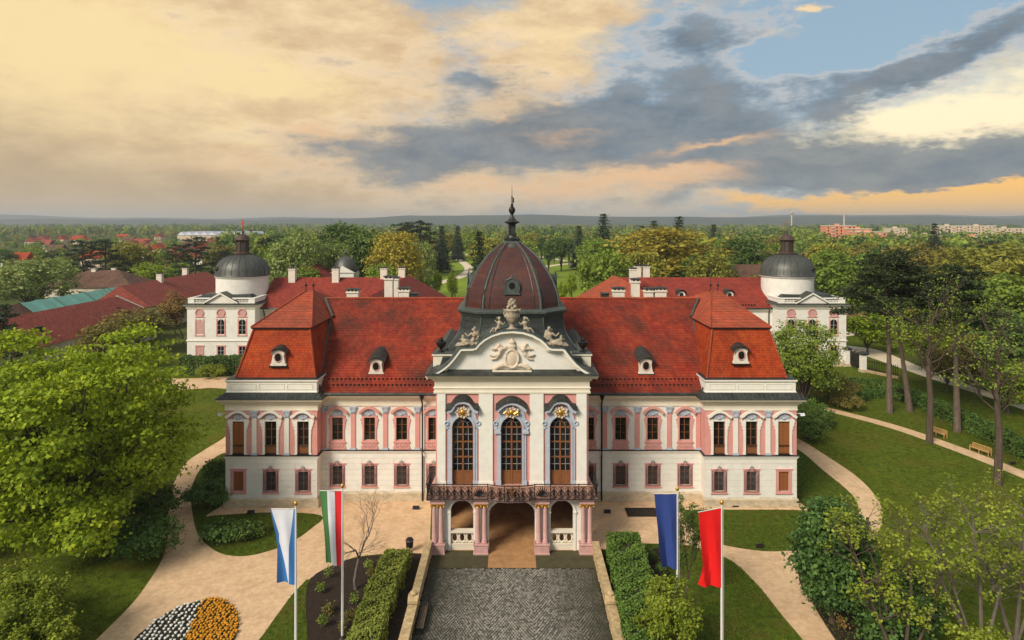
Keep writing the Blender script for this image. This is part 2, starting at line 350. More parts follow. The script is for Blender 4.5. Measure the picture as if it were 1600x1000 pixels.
M['metal'] = mat('dark_sheet_metal', (.030, .033, .030), .5, .4, 1.2, .15, 6, .35, stain=(.10, .105, .085), stain_amt=.6, stain_scale=1.5, spec=.5)
M['patina'] = mat('patinated_rib', (.085, .10, .088), .6, .3, 4, .1, 20, .3, stain=(.03, .035, .03), stain_amt=.7, stain_scale=3)
M['domemetal'] = mat('streaked_dome_metal', (.075, .078, .07), .5, .35, 3, .1, 10, .4, stain=(.16, .15, .12), stain_amt=.55, stain_scale=2, stretch=(2, 2, .5), spec=.5)
M['lantern'] = mat('brown_lantern', (.075, .045, .035), .6, .25, 4, 0, 10, .2)
M['black'] = mat('black_iron', (.018, .017, .017), .5, .3, 5, 0, 10, .4, stain=(.09, .035, .022), stain_amt=.5, stain_scale=4)
M['grille'] = mat('grey_iron_grille', (.11, .10, .105), .5, .25, 5, 0, 10, .4)
M['gold'] = mat('gilding', (.62, .33, .06), .35, .25, 8, .2, 30, .8)
M['wood'] = mat('brown_wood', (.20, .080, .030), .55, .25, 4, .1, 20, stretch=(6, 6, .6))
M['shutter'] = mat('shutter_wood', (.25, .088, .026), .6, .18, 3, .1, 20, stretch=(1, 1, 6))
M['mullion'] = mat('pale_glazing_bar', (.30, .29, .30), .5, .1)
m, t_, b_ = newmat('window_glass'); b_.inputs['Base Color'].default_value = (.012, .011, .010, 1); b_.inputs['Roughness'].default_value = .04; b_.inputs['Specular IOR Level'].default_value = .5
n_ = t_.nodes.new('ShaderNodeTexNoise'); n_.inputs['Scale'].default_value = 1.1; bp_ = t_.nodes.new('ShaderNodeBump'); bp_.inputs['Strength'].default_value = .12; t_.links.new(n_.outputs['Fac'], bp_.inputs['Height']); t_.links.new(bp_.outputs[0], b_.inputs['Normal']); M['glass'] = m
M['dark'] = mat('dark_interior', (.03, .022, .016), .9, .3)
M['gravel'] = mat('sandy_gravel', (.63, .43, .255), .95, .17, 2.6, .4, 45, stain=(.40, .25, .13), stain_amt=.7, stain_scale=.8)
M['gravel_far'] = mat('pale_path', (.62, .52, .38), .95, .1, .5)
M['sand'] = mat('orange_sand', (.40, .215, .09), .95, .2, 1.2, .3, 40, stain=(.18, .095, .045), stain_amt=.75, stain_scale=.8)
M['lawn'] = mat('lawn', (.078, .108, .008), .95, .55, 1.6, 1.0, 14, stain=(.135, .105, .016), stain_amt=.75, stain_scale=.16, spec=.1)
M['turf'] = mat('mown_turf', (.058, .090, .007), .95, .5, 2.2, 1.0, 16, stain=(.11, .075, .018), stain_amt=.7, stain_scale=.35, spec=.1)
M['meadow'] = mat('fresh_meadow', (.17, .235, .025), .95, .25, .05, .4, 5, stain=(.16, .17, .03), stain_amt=.6, stain_scale=.03, spec=.1)
M['ground'] = mat('park_ground', (.062, .080, .016), .95, .35, .02, 0, 5, stain=(.10, .085, .03), stain_amt=.7, stain_scale=.008, spec=.1)
M['soil'] = mat('bed_soil', (.026, .016, .010), .95, .35, 2, .8, 12)
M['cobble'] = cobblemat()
M['moss'] = mat('mossy_setts', (.075, .065, .03), .9, .4, 3, .5, 20, stain=(.02, .022, .01), stain_amt=.8, stain_scale=1.5)
M['bark'] = mat('brown_bark', (.085, .060, .042), .9, .35, 6, .6, 14, stretch=(1, 1, .25))
M['bark_pine'] = mat('pine_bark', (.135, .098, .072), .9, .4, 5, .6, 12, stretch=(1, 1, .3))
M['bark_grey'] = mat('grey_bark', (.13, .105, .085), .9, .3, 6, .5, 14, stretch=(1, 1, .3))
M['hill'] = mat('wooded_hill', (.030, .045, .032), 1, .35, .006, 0, 5)
M['plaster'] = mat('old_plaster', (.55, .49, .38), .9, .15, .6, .1, 10, stain=(.27, .19, .12), stain_amt=.8, stain_scale=.25)
M['tarp'] = mat('turquoise_tarpaulin', (.15, .36, .29), .6, .15, .5, .3, 1.5)
M['chim'] = mat('chimney_plaster', (.66, .60, .50), .9, .12, 2)
M['orange'] = mat('salmon_render', (.62, .26, .14), .9, .1, .3)
M['cream'] = mat('cream_render', (.58, .46, .33), .9, .1, .3)
M['whitepole'] = mat('white_painted_pole', (.66, .64, .58), .4, .05)
M['teak'] = mat('pale_teak', (.50, .30, .11), .6, .15, 5)
M['rubble'] = mat('rubble_stone', (.33, .21, .12), .95, .4, 2.5, .8, 5)
def flat(n, c): return mat(n, c, .75, .05, 2, .1, 60)
M['f_blue'] = flat('flag_azure', (.045, .165, .42)); M['f_white'] = flat('flag_white', (.66, .66, .72)); M['f_green'] = flat('flag_green', (.07, .19, .06))
M['f_red'] = flat('flag_red', (.62, .02, .025)); M['f_navy'] = flat('flag_navy', (.028, .055, .22))
M['f_scar'] = flat('flag_scarlet', (.68, .008, .008))

# ------------------------------------------------------------------ ground
struct(sheet('ground', [(-9000, -400), (9000, -400), (9000, 9000), (-9000, 9000)], -.03, M['ground']))
struct(sheet('lawn', [(-75, 10), (75, 10), (75, 125), (-75, 125)], 0.0, M['lawn']))
def gp(pts, k=5, closed=True): return smooth_poly([G(*p) for p in pts], k, closed)
PLOTS, PATHS = [], []
def plot(poly, z, m, sk): PLOTS.append(poly); return sheet('turf_plot', poly, z, m, sk)
# gravel court and walks
GRAV = gp([(385,655),(350,684),(318,704),(288,726),(268,765),(263,800),(262,840),(255,870),(235,905),(205,945),(150,1000),(60,1090),(330,1090),(405,1000),(430,965),(470,915),(520,884),(565,869),(640,864),(672,866),(672,840),(674,790),(674,768),(560,762),(420,762),(385,735)], 4)
struct(sheet('gravel_walk', GRAV, .012, M['gravel']))
GR2 = gp([(928,786),(928,850),(975,858),(1060,850),(1135,872),(1180,910),(1225,965),(1262,1010),(1310,1090),(1370,1090),(1305,1000),(1268,940),(1250,900),(1256,872),(1300,868),(1352,852),(1378,818),(1374,785),(1345,750),(1300,718),(1243,684),(1236,700),(1240,778),(1000,778)], 4)
struct(plot(gp([(1236,702),(1252,706),(1286,735),(1330,772),(1342,800),(1336,832),(1310,855),(1245,860),(1190,861),(1120,849),(1085,829),(1066,800),(1100,797),(1230,797),(1262,797),(1246,779),(1238,740)], 4), .035, M['turf'], .04))
struct(sheet('gravel_walk', GR2, .012, M['gravel']))
struct(plot(gp([(317,730),(303,752),(298,775),(303,815),(312,838),(335,860),(365,869),(402,866),(450,850),(485,827),(502,806),(430,801),(345,805),(322,806),(350,784),(349,745),(352,708)], 4), .035, M['turf'], .04))
struct(plot(gp([(405,1000),(432,965),(472,914),(482,912),(480,1000),(478,1080),(335,1090)], 4), .035, M['turf'], .04))
BEDL = gp([(480,1000),(480,915),(515,886),(565,871),(640,866),(663,872),(655,930),(640,1000),(600,1090),(478,1090)], 4)
struct(sheet('planting_bed', BEDL, .05, M['soil'], .06))
BEDR = [G(*p) for p in [(935,870),(1040,856),(1048,930),(1050,1090),(990,1090),(965,1000)]]
struct(plot(gp([(942,862),(1055,852),(1130,872),(1178,912),(1222,967),(1258,1010),(1300,1090),(985,1090),(962,1000)], 4), .035, M['turf'], .04))
struct(sheet('planting_bed', BEDR, .055, M['soil'], .03))
struct(sheet('planting_bed', gp([(1248,905),(1265,890),(1320,900),(1380,950),(1420,1020),(1440,1090),(1372,1090),(1306,1000),(1268,940)], 4), .03, M['soil'], .03))
# walks through the lawns on the right
def band(pts, wd, name='footpath', z=.012, m='gravel'):
    p = [np.array(q) for q in smooth_poly([G(*q) for q in pts], 6, False)]; L_, R_ = [], []; PATHS.append((np.array(p), wd if not callable(wd) else 8))
    for i in range(len(p)):
        d = p[min(i+1, len(p)-1)] - p[max(i-1, 0)]; d = d / np.linalg.norm(d); n = np.array((-d[1], d[0]))
        ww = wd if not callable(wd) else wd(i / (len(p)-1))
        L_.append(tuple(p[i] + n*ww/2)); R_.append(tuple(p[i] - n*ww/2))
    bm = bmesh.new(); a = [bm.verts.new((*q, z)) for q in L_]; b = [bm.verts.new((*q, z)) for q in R_]
    for i in range(len(a)-1): bm.faces.new((a[i+1], a[i], b[i], b[i+1]))
    bmesh.ops.recalc_face_normals(bm, faces=bm.faces)
    me = bpy.data.meshes.new(name); bm.to_mesh(me); bm.free(); me.materials.append(M[m])
    if me.polygons[0].normal.z < 0: me.flip_normals()
    return struct(obj(name, me))
band([(1250,630),(1310,644),(1400,668),(1500,703),(1600,742),(1700,785)], 1.9)
band([(1318,545),(1350,548),(1385,560),(1430,577),(1470,592),(1540,615),(1600,636),(1680,665)], lambda t: 6*(1-t)**2+2.2, z=.014, m='gravel_far')
band([(1260,533),(1320,522),(1370,519),(1420,512),(1500,480)], 4, z=.015, m='gravel_far')
band([(225,600),(290,600),(345,597),(400,600)], 7.5)
for pts in ([(655,451),(690,441),(722,431),(733,420),(722,409),(712,404),(722,399),(732,397)], [(690,402),(705,404),(714,405)], [(843,401),(862,404),(884,408)], [(850,417),(878,413),(900,412)]):
    band(pts, 5, 'park_path', .03, 'gravel_far')
struct(sheet('meadow', gp([(640,480),(640,455),(670,425),(690,405),(705,392),(740,390),(870,392),(905,402),(912,440),(930,470),(900,480),(760,485)], 3), .01, M['meadow']))
struct(sheet('meadow', gp([(1322,560),(1322,525),(1400,515),(1440,540),(1415,558),(1370,556)], 3), .008, M['lawn']))
# cobbled forecourt
struct(sheet('cobbled_drive', [(-6.45, 5), (6.45, 5), (6.45, 49.0), (-6.45, 49.0)], .02, mat('joint_sand', (.022, .021, .013), .95, .4, 3)))
V_, F_ = [], []                                   # setts laid in segmental arcs 3 m wide
pit = .185; rg_ = np.random.default_rng(2)
for row in range(-8, 90):
    for ix in range(-35, 36):
        X = (ix+.5*(row % 2))*pit + rg_.uniform(-.012, .012)
        if abs(X) > 6.36: continue
        u = (X+1.5) % 3.0 - 1.5; Y = 49.0 - row*pit*1.02 + .13*u*u - .2 + rg_.uniform(-.012, .012)
        if Y > 48.88 or Y < 32: continue
        a_ = math.atan(.26*u); ca, sa = math.cos(a_), math.sin(a_); h1, h2 = .070*rg_.uniform(.86, 1.06), .070*rg_.uniform(.88, 1.06)*min(1, .7+.3*ca); k0 = len(V_); zt = .052+rg_.uniform(-.006, .008)
        for kk, z in ((1.12, .018), (.9, zt)):
            for sx, sy in ((-1, -1), (1, -1), (1, 1), (-1, 1)): V_.append((X+(sx*h1*ca-sy*h2*sa)*kk, Y+(sx*h1*sa+sy*h2*ca)*kk, z))
        F_ += [(k0+4, k0+5, k0+6, k0+7)] + [(k0+i, k0+(i+1) % 4, k0+4+(i+1) % 4, k0+4+i) for i in range(4)]
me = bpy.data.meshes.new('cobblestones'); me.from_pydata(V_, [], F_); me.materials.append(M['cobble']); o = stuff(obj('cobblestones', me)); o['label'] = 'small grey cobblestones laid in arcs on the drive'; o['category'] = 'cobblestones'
struct(sheet('mossy_setts', [(-6.45, 49.0), (-1.86, 49.0), (-1.86, 51.6), (-6.45, 51.6)], .022, M['moss']))
struct(sheet('mossy_setts', [(1.86, 49.0), (6.45, 49.0), (6.45, 51.6), (1.86, 51.6)], .022, M['moss']))
struct(sheet('sand_floor', [(-1.86, 49.0), (1.86, 49.0), (1.86, 51.6), (-1.86, 51.6)], .024, M['sand']))
struct(sheet('sand_floor', [(-6.4, 51.6), (6.4, 51.6), (6.4, 60.75), (-6.4, 60.75)], .024, M['sand']))

# ------------------------------------------------------------------ palace
YR, YP, YC, YB = 60.8, 59.4, 53.3, 50.9
PAL = thing('palace', 'pink and white baroque palace with red tiled roofs and maroon central dome', 'palace', (0, 60, 0))
def P(mb, name, m, smooth=False, parent=None): return mb.build(name, m, parent or PAL, smooth)
def wall(mb, x0, x1, z0, z1, y, opens, depth=.3):
    xs = sorted({x0, x1, *[q for o in opens for q in o[:2]]}); zs = sorted({z0, z1, *[q for o in opens for q in o[2:]]})
    for i in range(len(xs)-1):
        for k in range(len(zs)-1):
            cx, cz = (xs[i]+xs[i+1])/2, (zs[k]+zs[k+1])/2
            if any(o[0] < cx < o[1] and o[2] < cz < o[3] for o in opens): continue
            mb.add([(xs[i],y,zs[k]),(xs[i+1],y,zs[k]),(xs[i+1],y,zs[k+1]),(xs[i],y,zs[k+1])], [(0,1,2,3)])
    for a, b, c, d in opens:
        mb.add([(a,y,c),(a,y+depth,c),(a,y+depth,d),(a,y,d)], [(0,1,2,3)]); mb.add([(b,y,c),(b,y+depth,c),(b,y+depth,d),(b,y,d)], [(3,2,1,0)])
        mb.add([(a,y,c),(b,y,c),(b,y+depth,c),(a,y+depth,c)], [(0,1,2,3)]); mb.add([(a,y,d),(b,y,d),(b,y+depth,d),(a,y+depth,d)], [(3,2,1,0)])
RX = [7.35, 10.4, 13.45, 16.5]; PVX = [19.3, 22.3, 25.3]; XS = -.08
GZ0, GZ1 = 1.5, 3.35            # ground-floor openings
UZ0, UZ1 = 5.75, 7.93           # upper openings, recessed wings
VZ0, VZ1 = 4.92, 8.0            # tall upper openings, end pavilions
lower, inner = MB(), MB()
for s in (-1, 1):
    upw, upp = MB(), MB()
    rx = sorted(s*x + XS for x in RX); px_ = sorted(s*x + XS for x in PVX)
    a, b = sorted((s*6.2, s*18.0 + XS)); c, d = sorted((s*18.0 + XS, s*26.5 + XS))
    wall(lower, a, b, 0, 4.7, YR, [(x-.49, x+.49, GZ0, GZ1) for x in rx]); wall(lower, c, d, 0, 4.7, YP, [(x-.49, x+.49, GZ0, GZ1) for x in px_])
    wall(upw, a, b, 4.7, 9.05, YR, [(x-.53, x+.53, UZ0, UZ1) for x in rx]); wall(upp, c, d, 4.7, 9.05, YP, [(x-.55, x+.55, VZ0, VZ1) for x in px_])
    xi, xo = s*18.0 + XS, s*26.5 + XS
    for mb, z0, z1 in ((lower, 0, 4.7), (upp, 4.7, 9.05)):
        mb.add([(xi,YP,z0),(xi,YR,z0),(xi,YR,z1),(xi,YP,z1)], [(0,1,2,3)]); mb.add([(xo,YP,z0),(xo,80,z0),(xo,80,z1),(xo,YP,z1)], [(0,1,2,3)])
    P(upw, 'upper_wall', M['white']); P(upp, 'upper_wall', M['pink'])
#B
lower.add([(-26.5,80,0),(26.5,80,0),(26.5,80,9.05),(-26.5,80,9.05)], [(0,1,2,3)])
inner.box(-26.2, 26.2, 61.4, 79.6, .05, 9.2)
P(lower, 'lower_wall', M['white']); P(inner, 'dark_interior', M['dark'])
# rusticated courses between the ground-floor windows
for s in (-1, 1):
    for xs_, y, a, b in ((sorted(s*x+XS for x in RX), YR, *sorted((s*6.6, s*18.0+XS))), (sorted(s*x+XS for x in PVX), YP, *sorted((s*18.0+XS, s*26.5+XS)))):
        cuts = [a] + [q for x in xs_ for q in (x-.74, x+.74)] + [b]
        z = .92
        while z < 4.3:
            z1 = z + .465
            for u0, u1 in ([(cuts[i], cuts[i+1]) for i in range(0, len(cuts), 2)] if z1 > GZ0-.16 and z < GZ1+.2 else [(a, b)]):
                if u1-u0 > .05: P(MB().box(u0, u1, y-.035, y+.01, z, z1), 'masonry_course', M['white'])
            z = z1 + .06
pathL = [(-26.5+XS, 80), (-26.5+XS, YP), (-18+XS, YP), (-18+XS, YR), (-6.3, YR)]
pathR = [(6.3, YR), (18+XS, YR), (18+XS, YP), (26.5+XS, YP), (26.5+XS, 80)]
for pth in (pathL, pathR):
    P(MB().sweep(pth, [(-.1, 0), (.14, 0), (.14, .74), (.06, .86), (-.1, .86)]), 'plinth', M['plinth'])
    P(MB().sweep(pth, [(-.05, 4.52), (.08, 4.52), (.10, 4.64), (.17, 4.70), (.17, 4.80), (-.05, 4.80)]), 'string_course', M['trim'])
    P(MB().sweep(pth, [(-.05, 4.80), (.21, 4.80), (.21, 4.835), (-.05, 4.88)]), 'flashing', M['metal'])
    P(MB().sweep(pth, [(-.05, 8.98), (.06, 8.98), (.09, 9.10), (.05, 9.12), (.05, 9.50), (.14, 9.54), (.2, 9.66), (.36, 9.76), (.42, 9.90), (.60, 9.98), (.66, 10.12), (.62, 10.18), (-.05, 10.2)]), 'cornice', M['ivory'])
for s in (-1, 1):
    pv = [(s*26.5+XS, 80), (s*26.5+XS, YP), (s*18+XS, YP), (s*18+XS, 64.5)]
    if s > 0: pv = pv[::-1]
    sk = P(MB().sweep(pv, [(-.2, 10.2), (.72, 10.16), (.76, 10.2), (.45, 10.36), (.12, 10.62), (-.2, 10.72)]), 'skirt_roof', M['metal'])
    mb = MB()                                   # standing seams of the metal skirt
    x = -26.9
    while x < -17.6:
        xx = -s*x*1.0 if s > 0 else x
        xx = s*abs(x) + XS
        mb.tube([(xx, YP-.74, 10.22), (xx, YP-.45, 10.385), (xx, YP-.12, 10.645)], .025, 4); x += .42
    stuff(P(mb, 'seam', M['patina'], parent=sk))
    P(MB().sweep(pv, [(-.35, 10.6), (.0, 10.6), (.0, 10.72), (-.06, 10.76), (-.06, 11.58), (.03, 11.64), (.07, 11.74), (.07, 11.82), (-.4, 11.84)]), 'attic_parapet', M['trim'])
    mb = MB()
    a, b = sorted((s*26.2+XS, s*18.3+XS)); n = 3
    for i in range(n):
        q0 = a + (b-a)*i/n + .12; q1 = a + (b-a)*(i+1)/n - .12
        mb.sweep([(q0, 0), (q1, 0)], [(0, 0), (.001, 0)]) if False else None
        for z0, z1, u0, u1 in ((10.92, 10.97, q0, q1), (11.42, 11.47, q0, q1), (10.975, 11.415, q0, q0+.05), (10.975, 11.415, q1-.05, q1)): mb.box(u0, u1, YP+.03, YP+.08, z0, z1)
    P(mb, 'parapet_panel', M['ivory'])
    P(MB().sweep(pv, [(-.42, 11.82), (.02, 11.845), (.02, 11.87), (-.7, 11.93)]), 'flashing', M['metal'])
    # mansard and hipped cap of the end pavilion
    bo, bi, to, ti = 25.85, 18.35, 24.65, 19.25
    def ring(o_, i_, y0, y1, z): return [(s*o_+XS, y0, z), (s*i_+XS, y0, z), (s*i_+XS, y1, z), (s*o_+XS, y1, z)]
    P(MB().loops([ring(bo, bi, 60.0, 79.5, 11.8), ring(to+.25, ti-.2, 61.05, 78.4, 15.3), ring(to, ti, 61.3, 78.2, 16.25)]), 'mansard_roof', M['tile_new'])
    P(MB().loops([ring(to+.1, ti-.1, 61.2, 78.3, 16.24), ring(to+.2, ti-.2, 61.1, 78.4, 16.30), ring(to+.2, ti-.2, 61.1, 78.4, 16.40), ring(to, ti, 61.3, 78.2, 16.44)]), 'eave_board', M['black'])
    cx = s*22.0
    P(MB().loops([ring(to+.22, ti-.22, 61.08, 78.42, 16.42), [(cx+s*.4, 69.4, 18.95), (cx-s*.4, 69.4, 18.95), (cx-s*.4, 70.1, 18.95), (cx+s*.4, 70.1, 18.95)]]), 'hipped_roof', M['tile_hip'])
    for k in (-.4, .4):
        P(MB().lathe([(.16, -.15), (.14, .1), (.05, .18), (.045, .55), (.13, .62), (.15, .72), (.1, .82), (.03, .9), (.02, 1.15)], (cx+k, 69.6, 18.9), 8), 'roof_finial', M['black'], True)
    for u, v in (((s*(to+.2)+XS, 61.1, 16.45), (cx+s*.4, 69.4, 18.98)), ((s*(ti-.2)+XS, 61.1, 16.45), (cx-s*.4, 69.4, 18.98)), ((s*bo+XS, 60.0, 11.85), (s*to+XS, 61.25, 16.25)), ((s*bi+XS, 60.0, 11.85), (s*ti+XS, 61.25, 16.25))):
        q0, q1 = Vector(u), Vector(v); mb = MB()
        for i in range(26):
            p0 = q0.lerp(q1, i/26); p1 = q0.lerp(q1, (i+1.12)/26); mb.tube([p0, p1], .085, 6, .10)
        P(mb, 'ridge_tile', M['tile_hip'])
    # lead valley against the main roof
    P(MB().tube([(s*18.5, 60.9, 11.3), (s*18.6, 62.6, 12.35), (s*18.95, 65.2, 14.35), (s*19.15, 67.65, 16.35)], .13, 6), 'valley_flashing', M['patina'])
    P(MB().tube([(s*18.9, 67.55, 16.5), (s*20.4, 70.0, 18.15)], .14, 6), 'valley_flashing', M['patina'])
    P(MB().tube([(s*18.0+XS, 60.1, 10.5), (s*18.3, 60.3, 11.0), (s*18.5, 61.0, 11.4)], [.25, .28, .1], 8), 'rain_hopper', M['metal'])
    # gutter, drainpipe, snow guards
    gx0, gx1 = s*17.6, s*6.9
    P(MB().tube([(gx0, 60.08, 10.33), (gx1, 60.08, 10.33)], .14, 8), 'gutter', M['metal'])
    P(MB().box(gx0, gx1, 60.14, 60.9, 10.19, 10.25), 'eave_board', M['black'])
    mb = MB(); dx = s*8.48
    mb.tube([(dx, 60.1, 10.2), (dx, 60.15, 9.75), (dx, 60.5, 9.3), (dx, 60.55, 8.9), (dx, 60.55, 4.95), (dx, 60.45, 4.8), (dx, 60.45, 4.5), (dx, 60.6, 4.35), (dx, 60.6, .1)], .075, 8)
    mb.lathe([(.09, 0), (.2, .25), (.22, .45), (.1, .47)], (dx, 60.12, 9.75), 8)
    P(mb, 'drainpipe', M['black'])
    for row in (0, 1):
        mb = MB(); yy = 60.9 + row*.55; zz = 10.35 + (yy-60.2)*.787
        for i in range(26 if row else 25):
            q = s*(7.4 + i*.40 + row*.2); mb.box(q-.045, q+.045, yy-.12, yy+.08, zz+.02, zz+.17)
        stuff(P(mb, 'snow_guard', M['black']))
# main roof
mr_ = P(MB().prism_x([(60.05, 10.26), (60.15, 10.36), (64.8, 14.0), (70, 18.1), (75.2, 14.0), (79.95, 10.26)], -20.5, 20.5), 'main_roof', M['tile'])
mb = MB()
for i in range(110):
    x = -20.4 + i*.372; mb.tube([(x, 70, 18.12), (x+.40, 70, 18.14)], .13, 6, .15)
P(mb, 'ridge_tile', M['tile_hip'], parent=mr_)
# chimneys behind the ridge
def chimney(x, y, z0, z1, wx, wy, parent, tall=False):
    c_ = MB().box(x-wx/2, x+wx/2, y-wy/2, y+wy/2, z0, z1).sweep([(x-wx/2, y-wy/2), (x+wx/2, y-wy/2), (x+wx/2, y+wy/2), (x-wx/2, y+wy/2)], [(-.02, z1-.42), (.10, z1-.38), (.10, z1-.26), (-.02, z1-.24)], True).build('chimney', M['chim'], parent)
    mb = MB()
    n = max(1, int(wx/.35))
    for i in range(n): mb.box(x-wx/2+(i+.25)*wx/n, x-wx/2+(i+.75)*wx/n, y-wy/2-.012, y-wy/2+.05, z1-.2, z1-.06)
    stuff(mb.build('flue_opening', M['black'], c_))
    MB().sweep([(x-wx/2, y-wy/2), (x+wx/2, y-wy/2), (x+wx/2, y+wy/2), (x-wx/2, y+wy/2)], [(-.3, z1+.03), (.14, z1-.02), (.14, z1+.05), (-.3, z1+.14)], True).box(x-wx/2+.1, x+wx/2-.1, y-wy/2+.1, y+wy/2-.1, z1-.05, z1+.1).build('chimney_cap', M['metal'], c_)
for px, y, z0, z1, wx, tall in ((552, 71.5, 16.5, 18.95, 1.25, 0), (632, 71.5, 16.5, 19.1, 1.15, 0), (608, 76, 13.5, 20.0, .95, 1), (966, 71.5, 16.5, 19.1, 1.25, 0), (992.5, 72.5, 16, 20.0, .85, 1), (1013, 71.5, 16.5, 19.05, .9, 0), (1031, 71.5, 16.5, 19.1, 1.25, 0)):
    chimney(PX(px, y), y, z0, z1, wx, .9, mr_)
for px in (647, 945): P(MB().box(PX(px, 71.2)-.4, PX(px, 71.2)+.4, 70.8, 71.8, 17, 18.5).box(PX(px, 71.2)-.48, PX(px, 71.2)+.48, 70.7, 71.9, 18.5, 18.58), 'roof_vent', M['metal'])
# dormers
def dormer(x, yf, z, kind):
    d = P(MB().prism_y([(x-.75, z-.12), (x+.75, z-.12), (x+.75, z+.02), (x+.66, z+.08), (x+.58, z+.45), (x+.52, z+.8), (x+.60, z+1.12), (x+.45, z+1.28), (x, z+1.38), (x-.45, z+1.28), (x-.60, z+1.12), (x-.52, z+.8), (x-.58, z+.45), (x-.66, z+.08), (x-.75, z+.02)], yf, yf+2.0 if not kind else yf+.9), 'dormer', M['chim'])
    MB().loops([[(x+.30*math.cos(t), yf-.012, z+.66+.40*math.sin(t)) for t in [2*math.pi*i/16 for i in range(16)]], [(x+.30*math.cos(t), yf+.05, z+.66+.40*math.sin(t)) for t in [2*math.pi*i/16 for i in range(16)]]]).build('dormer_window', M['glass'], d)
    MB().tube([(x+.34*math.cos(t), yf-.02, z+.66+.44*math.sin(t)) for t in [2*math.pi*i/16 for i in range(17)]], .055, 5).build('window_ring', M['pinkstone'], d)
    rf = [(x-.86, z+1.05), (x-.6, z+1.24), (x-.35, z+1.42), (x, z+1.5), (x+.35, z+1.42), (x+.6, z+1.24), (x+.86, z+1.05)]
    e = 2.6 if not kind else 1.2
    MB().loops([[(a, yf-.28, b) for a, b in rf + [(q, r+.09) for q, r in rf[::-1]]], [(a, yf+.1, b+.04) for a, b in rf + [(q, r+.09) for q, r in rf[::-1]]], [(x+(a-x)*.9, yf+e, b+.5 if not kind else b+.25) for a, b in rf + [(q, r+.09) for q, r in rf[::-1]]]]).build('dormer_roof', M['metal'], d)
    MB().box(x-.82, x+.82, yf-.1, yf+.4, z-.24, z-.12).build('dormer_sill', M['black'], d)
dormer(PX(588, 62.1), 61.95, 11.85, 0); dormer(PX(1009, 62.1), 61.95, 11.9, 0)
dormer(PX(435, 60.2), 60.12, 13.1, 1); dormer(PX(1158, 60.2), 60.12, 13.3, 1)

# ---- windows of the two storeys
def cut(mb, x0, x1, z0, z1, y, nx, nz, t=.05, d=.06):
    mb.box(x0, x1, y, y+d, z0, z0+t); mb.box(x0, x1, y, y+d, z1-t, z1); mb.box(x0, x0+t, y, y+d, z0+t, z1-t); mb.box(x1-t, x1, y, y+d, z0+t, z1-t)
    for i in range(1, nx):
        q = x0+(x1-x0)*i/nx; mb.box(q-t*.6, q+t*.6, y-.012, y+d-.012, z0+t, z1-t)
    for k in range(1, nz):
        q = z0+(z1-z0)*k/nz; mb.box(x0+t, x1-t, y+.006, y+d-.02, q-t*.3, q+t*.3)
gw, gh = .98, GZ1-GZ0
mb = MB()
mb.box(-.72, -.47, -.07, .02, -.13, gh+.16).box(.47, .72, -.07, .02, -.13, gh+.16).box(-.47, .47, -.065, .02, gh-.0, gh+.16).box(-.47, .47, -.065, .02, -.13, .0).box(-.8, .8, -.12, .0, gh+.16, gh+.24).box(-.8, .8, -.13, .0, -.22, -.13)
W_G = proto('window', mb.mesh('window', M['pink']))
mb = MB(); cut(mb, -.49, .49, 0, gh, .16, 2, 3, .05); kid(W_G, 'window_frame', mb.mesh('window_frame', M['wood']))
W_GS = proto('window', W_G.data)
pane = MB()
for i in range(2):
    for k in range(3): pane.add([(-.46+i*.46, .2+.002*((i+k) % 3), k*gh/3), (i*.46, .2+.003*((i*2+k) % 3), k*gh/3), (i*.46, .2+.002*((i+k+1) % 2), (k+1)*gh/3), (-.46+i*.46, .2, (k+1)*gh/3)], [(0,1,2,3)])
kid(W_G, 'pane', pane.mesh('pane', M['glass']))
gr = MB()
def gpt(x, z):                                   # bulging basket
    b_ = max(0, 1-(abs(x)/.66)**4) ; t = max(0, min(1, z/gh)); return (x, -.10-.13*b_*(.5+.5*math.sin(math.pi*min(1, max(0, 1.15-t)))), z)
for dsn in (-1, 1):
    c_ = -1.4
    while c_ < gh + 1.4:
        pts = []
        for i in range(7):
            x = -.64+1.28*i/6; z = c_ + dsn*x*1.25
            if 0 <= z <= gh+.02: pts.append(gpt(x, z))
        if len(pts) > 1: gr.tube(pts, .012, 4)
        c_ += .23
for z in (0.0, gh*.5, gh+.02): gr.tube([gpt(x, z) for x in (-.66, -.3, 0, .3, .66)], .02, 4)
for x in (-.66, .66): gr.tube([gpt(x, z) for z in (0, gh*.5, gh+.02)], .02, 4)
for sx in (-1, 1):                               # scrolled crest
    gr.tube([(sx*(.04+.30*t+.06*math.sin(9*t)), -.14, gh+.06+.34*(1-t)*(1+.4*math.sin(8*t))) for t in [i/10 for i in range(11)]], .018, 4)
    gr.tube([(sx*(.30+.10*math.cos(a)), -.14, gh+.14+.09*math.sin(a)) for a in [i*.7 for i in range(9)]], .016, 4)
    gr.tube([(sx*(.12+.07*math.cos(a)), -.14, gh+.33+.07*math.sin(a)) for a in [i*.8 for i in range(8)]], .016, 4)
gr.ell((0, -.14, gh+.50), (.04, .03, .09), 6, 4)
kid(W_G, 'window_grille', gr.mesh('window_grille', M['grille']))
sh = MB()
for i in range(2):
    x0 = -.48+i*.485; sh.box(x0, x0+.47, .10, .15, .01, gh-.01)
    for z in (.05, gh*.33, gh*.66): sh.box(x0+.06, x0+.41, .085, .10, z+.03, z+gh*.27)
kid(W_GS, 'shutter', sh.mesh('shutter', M['shutter']))
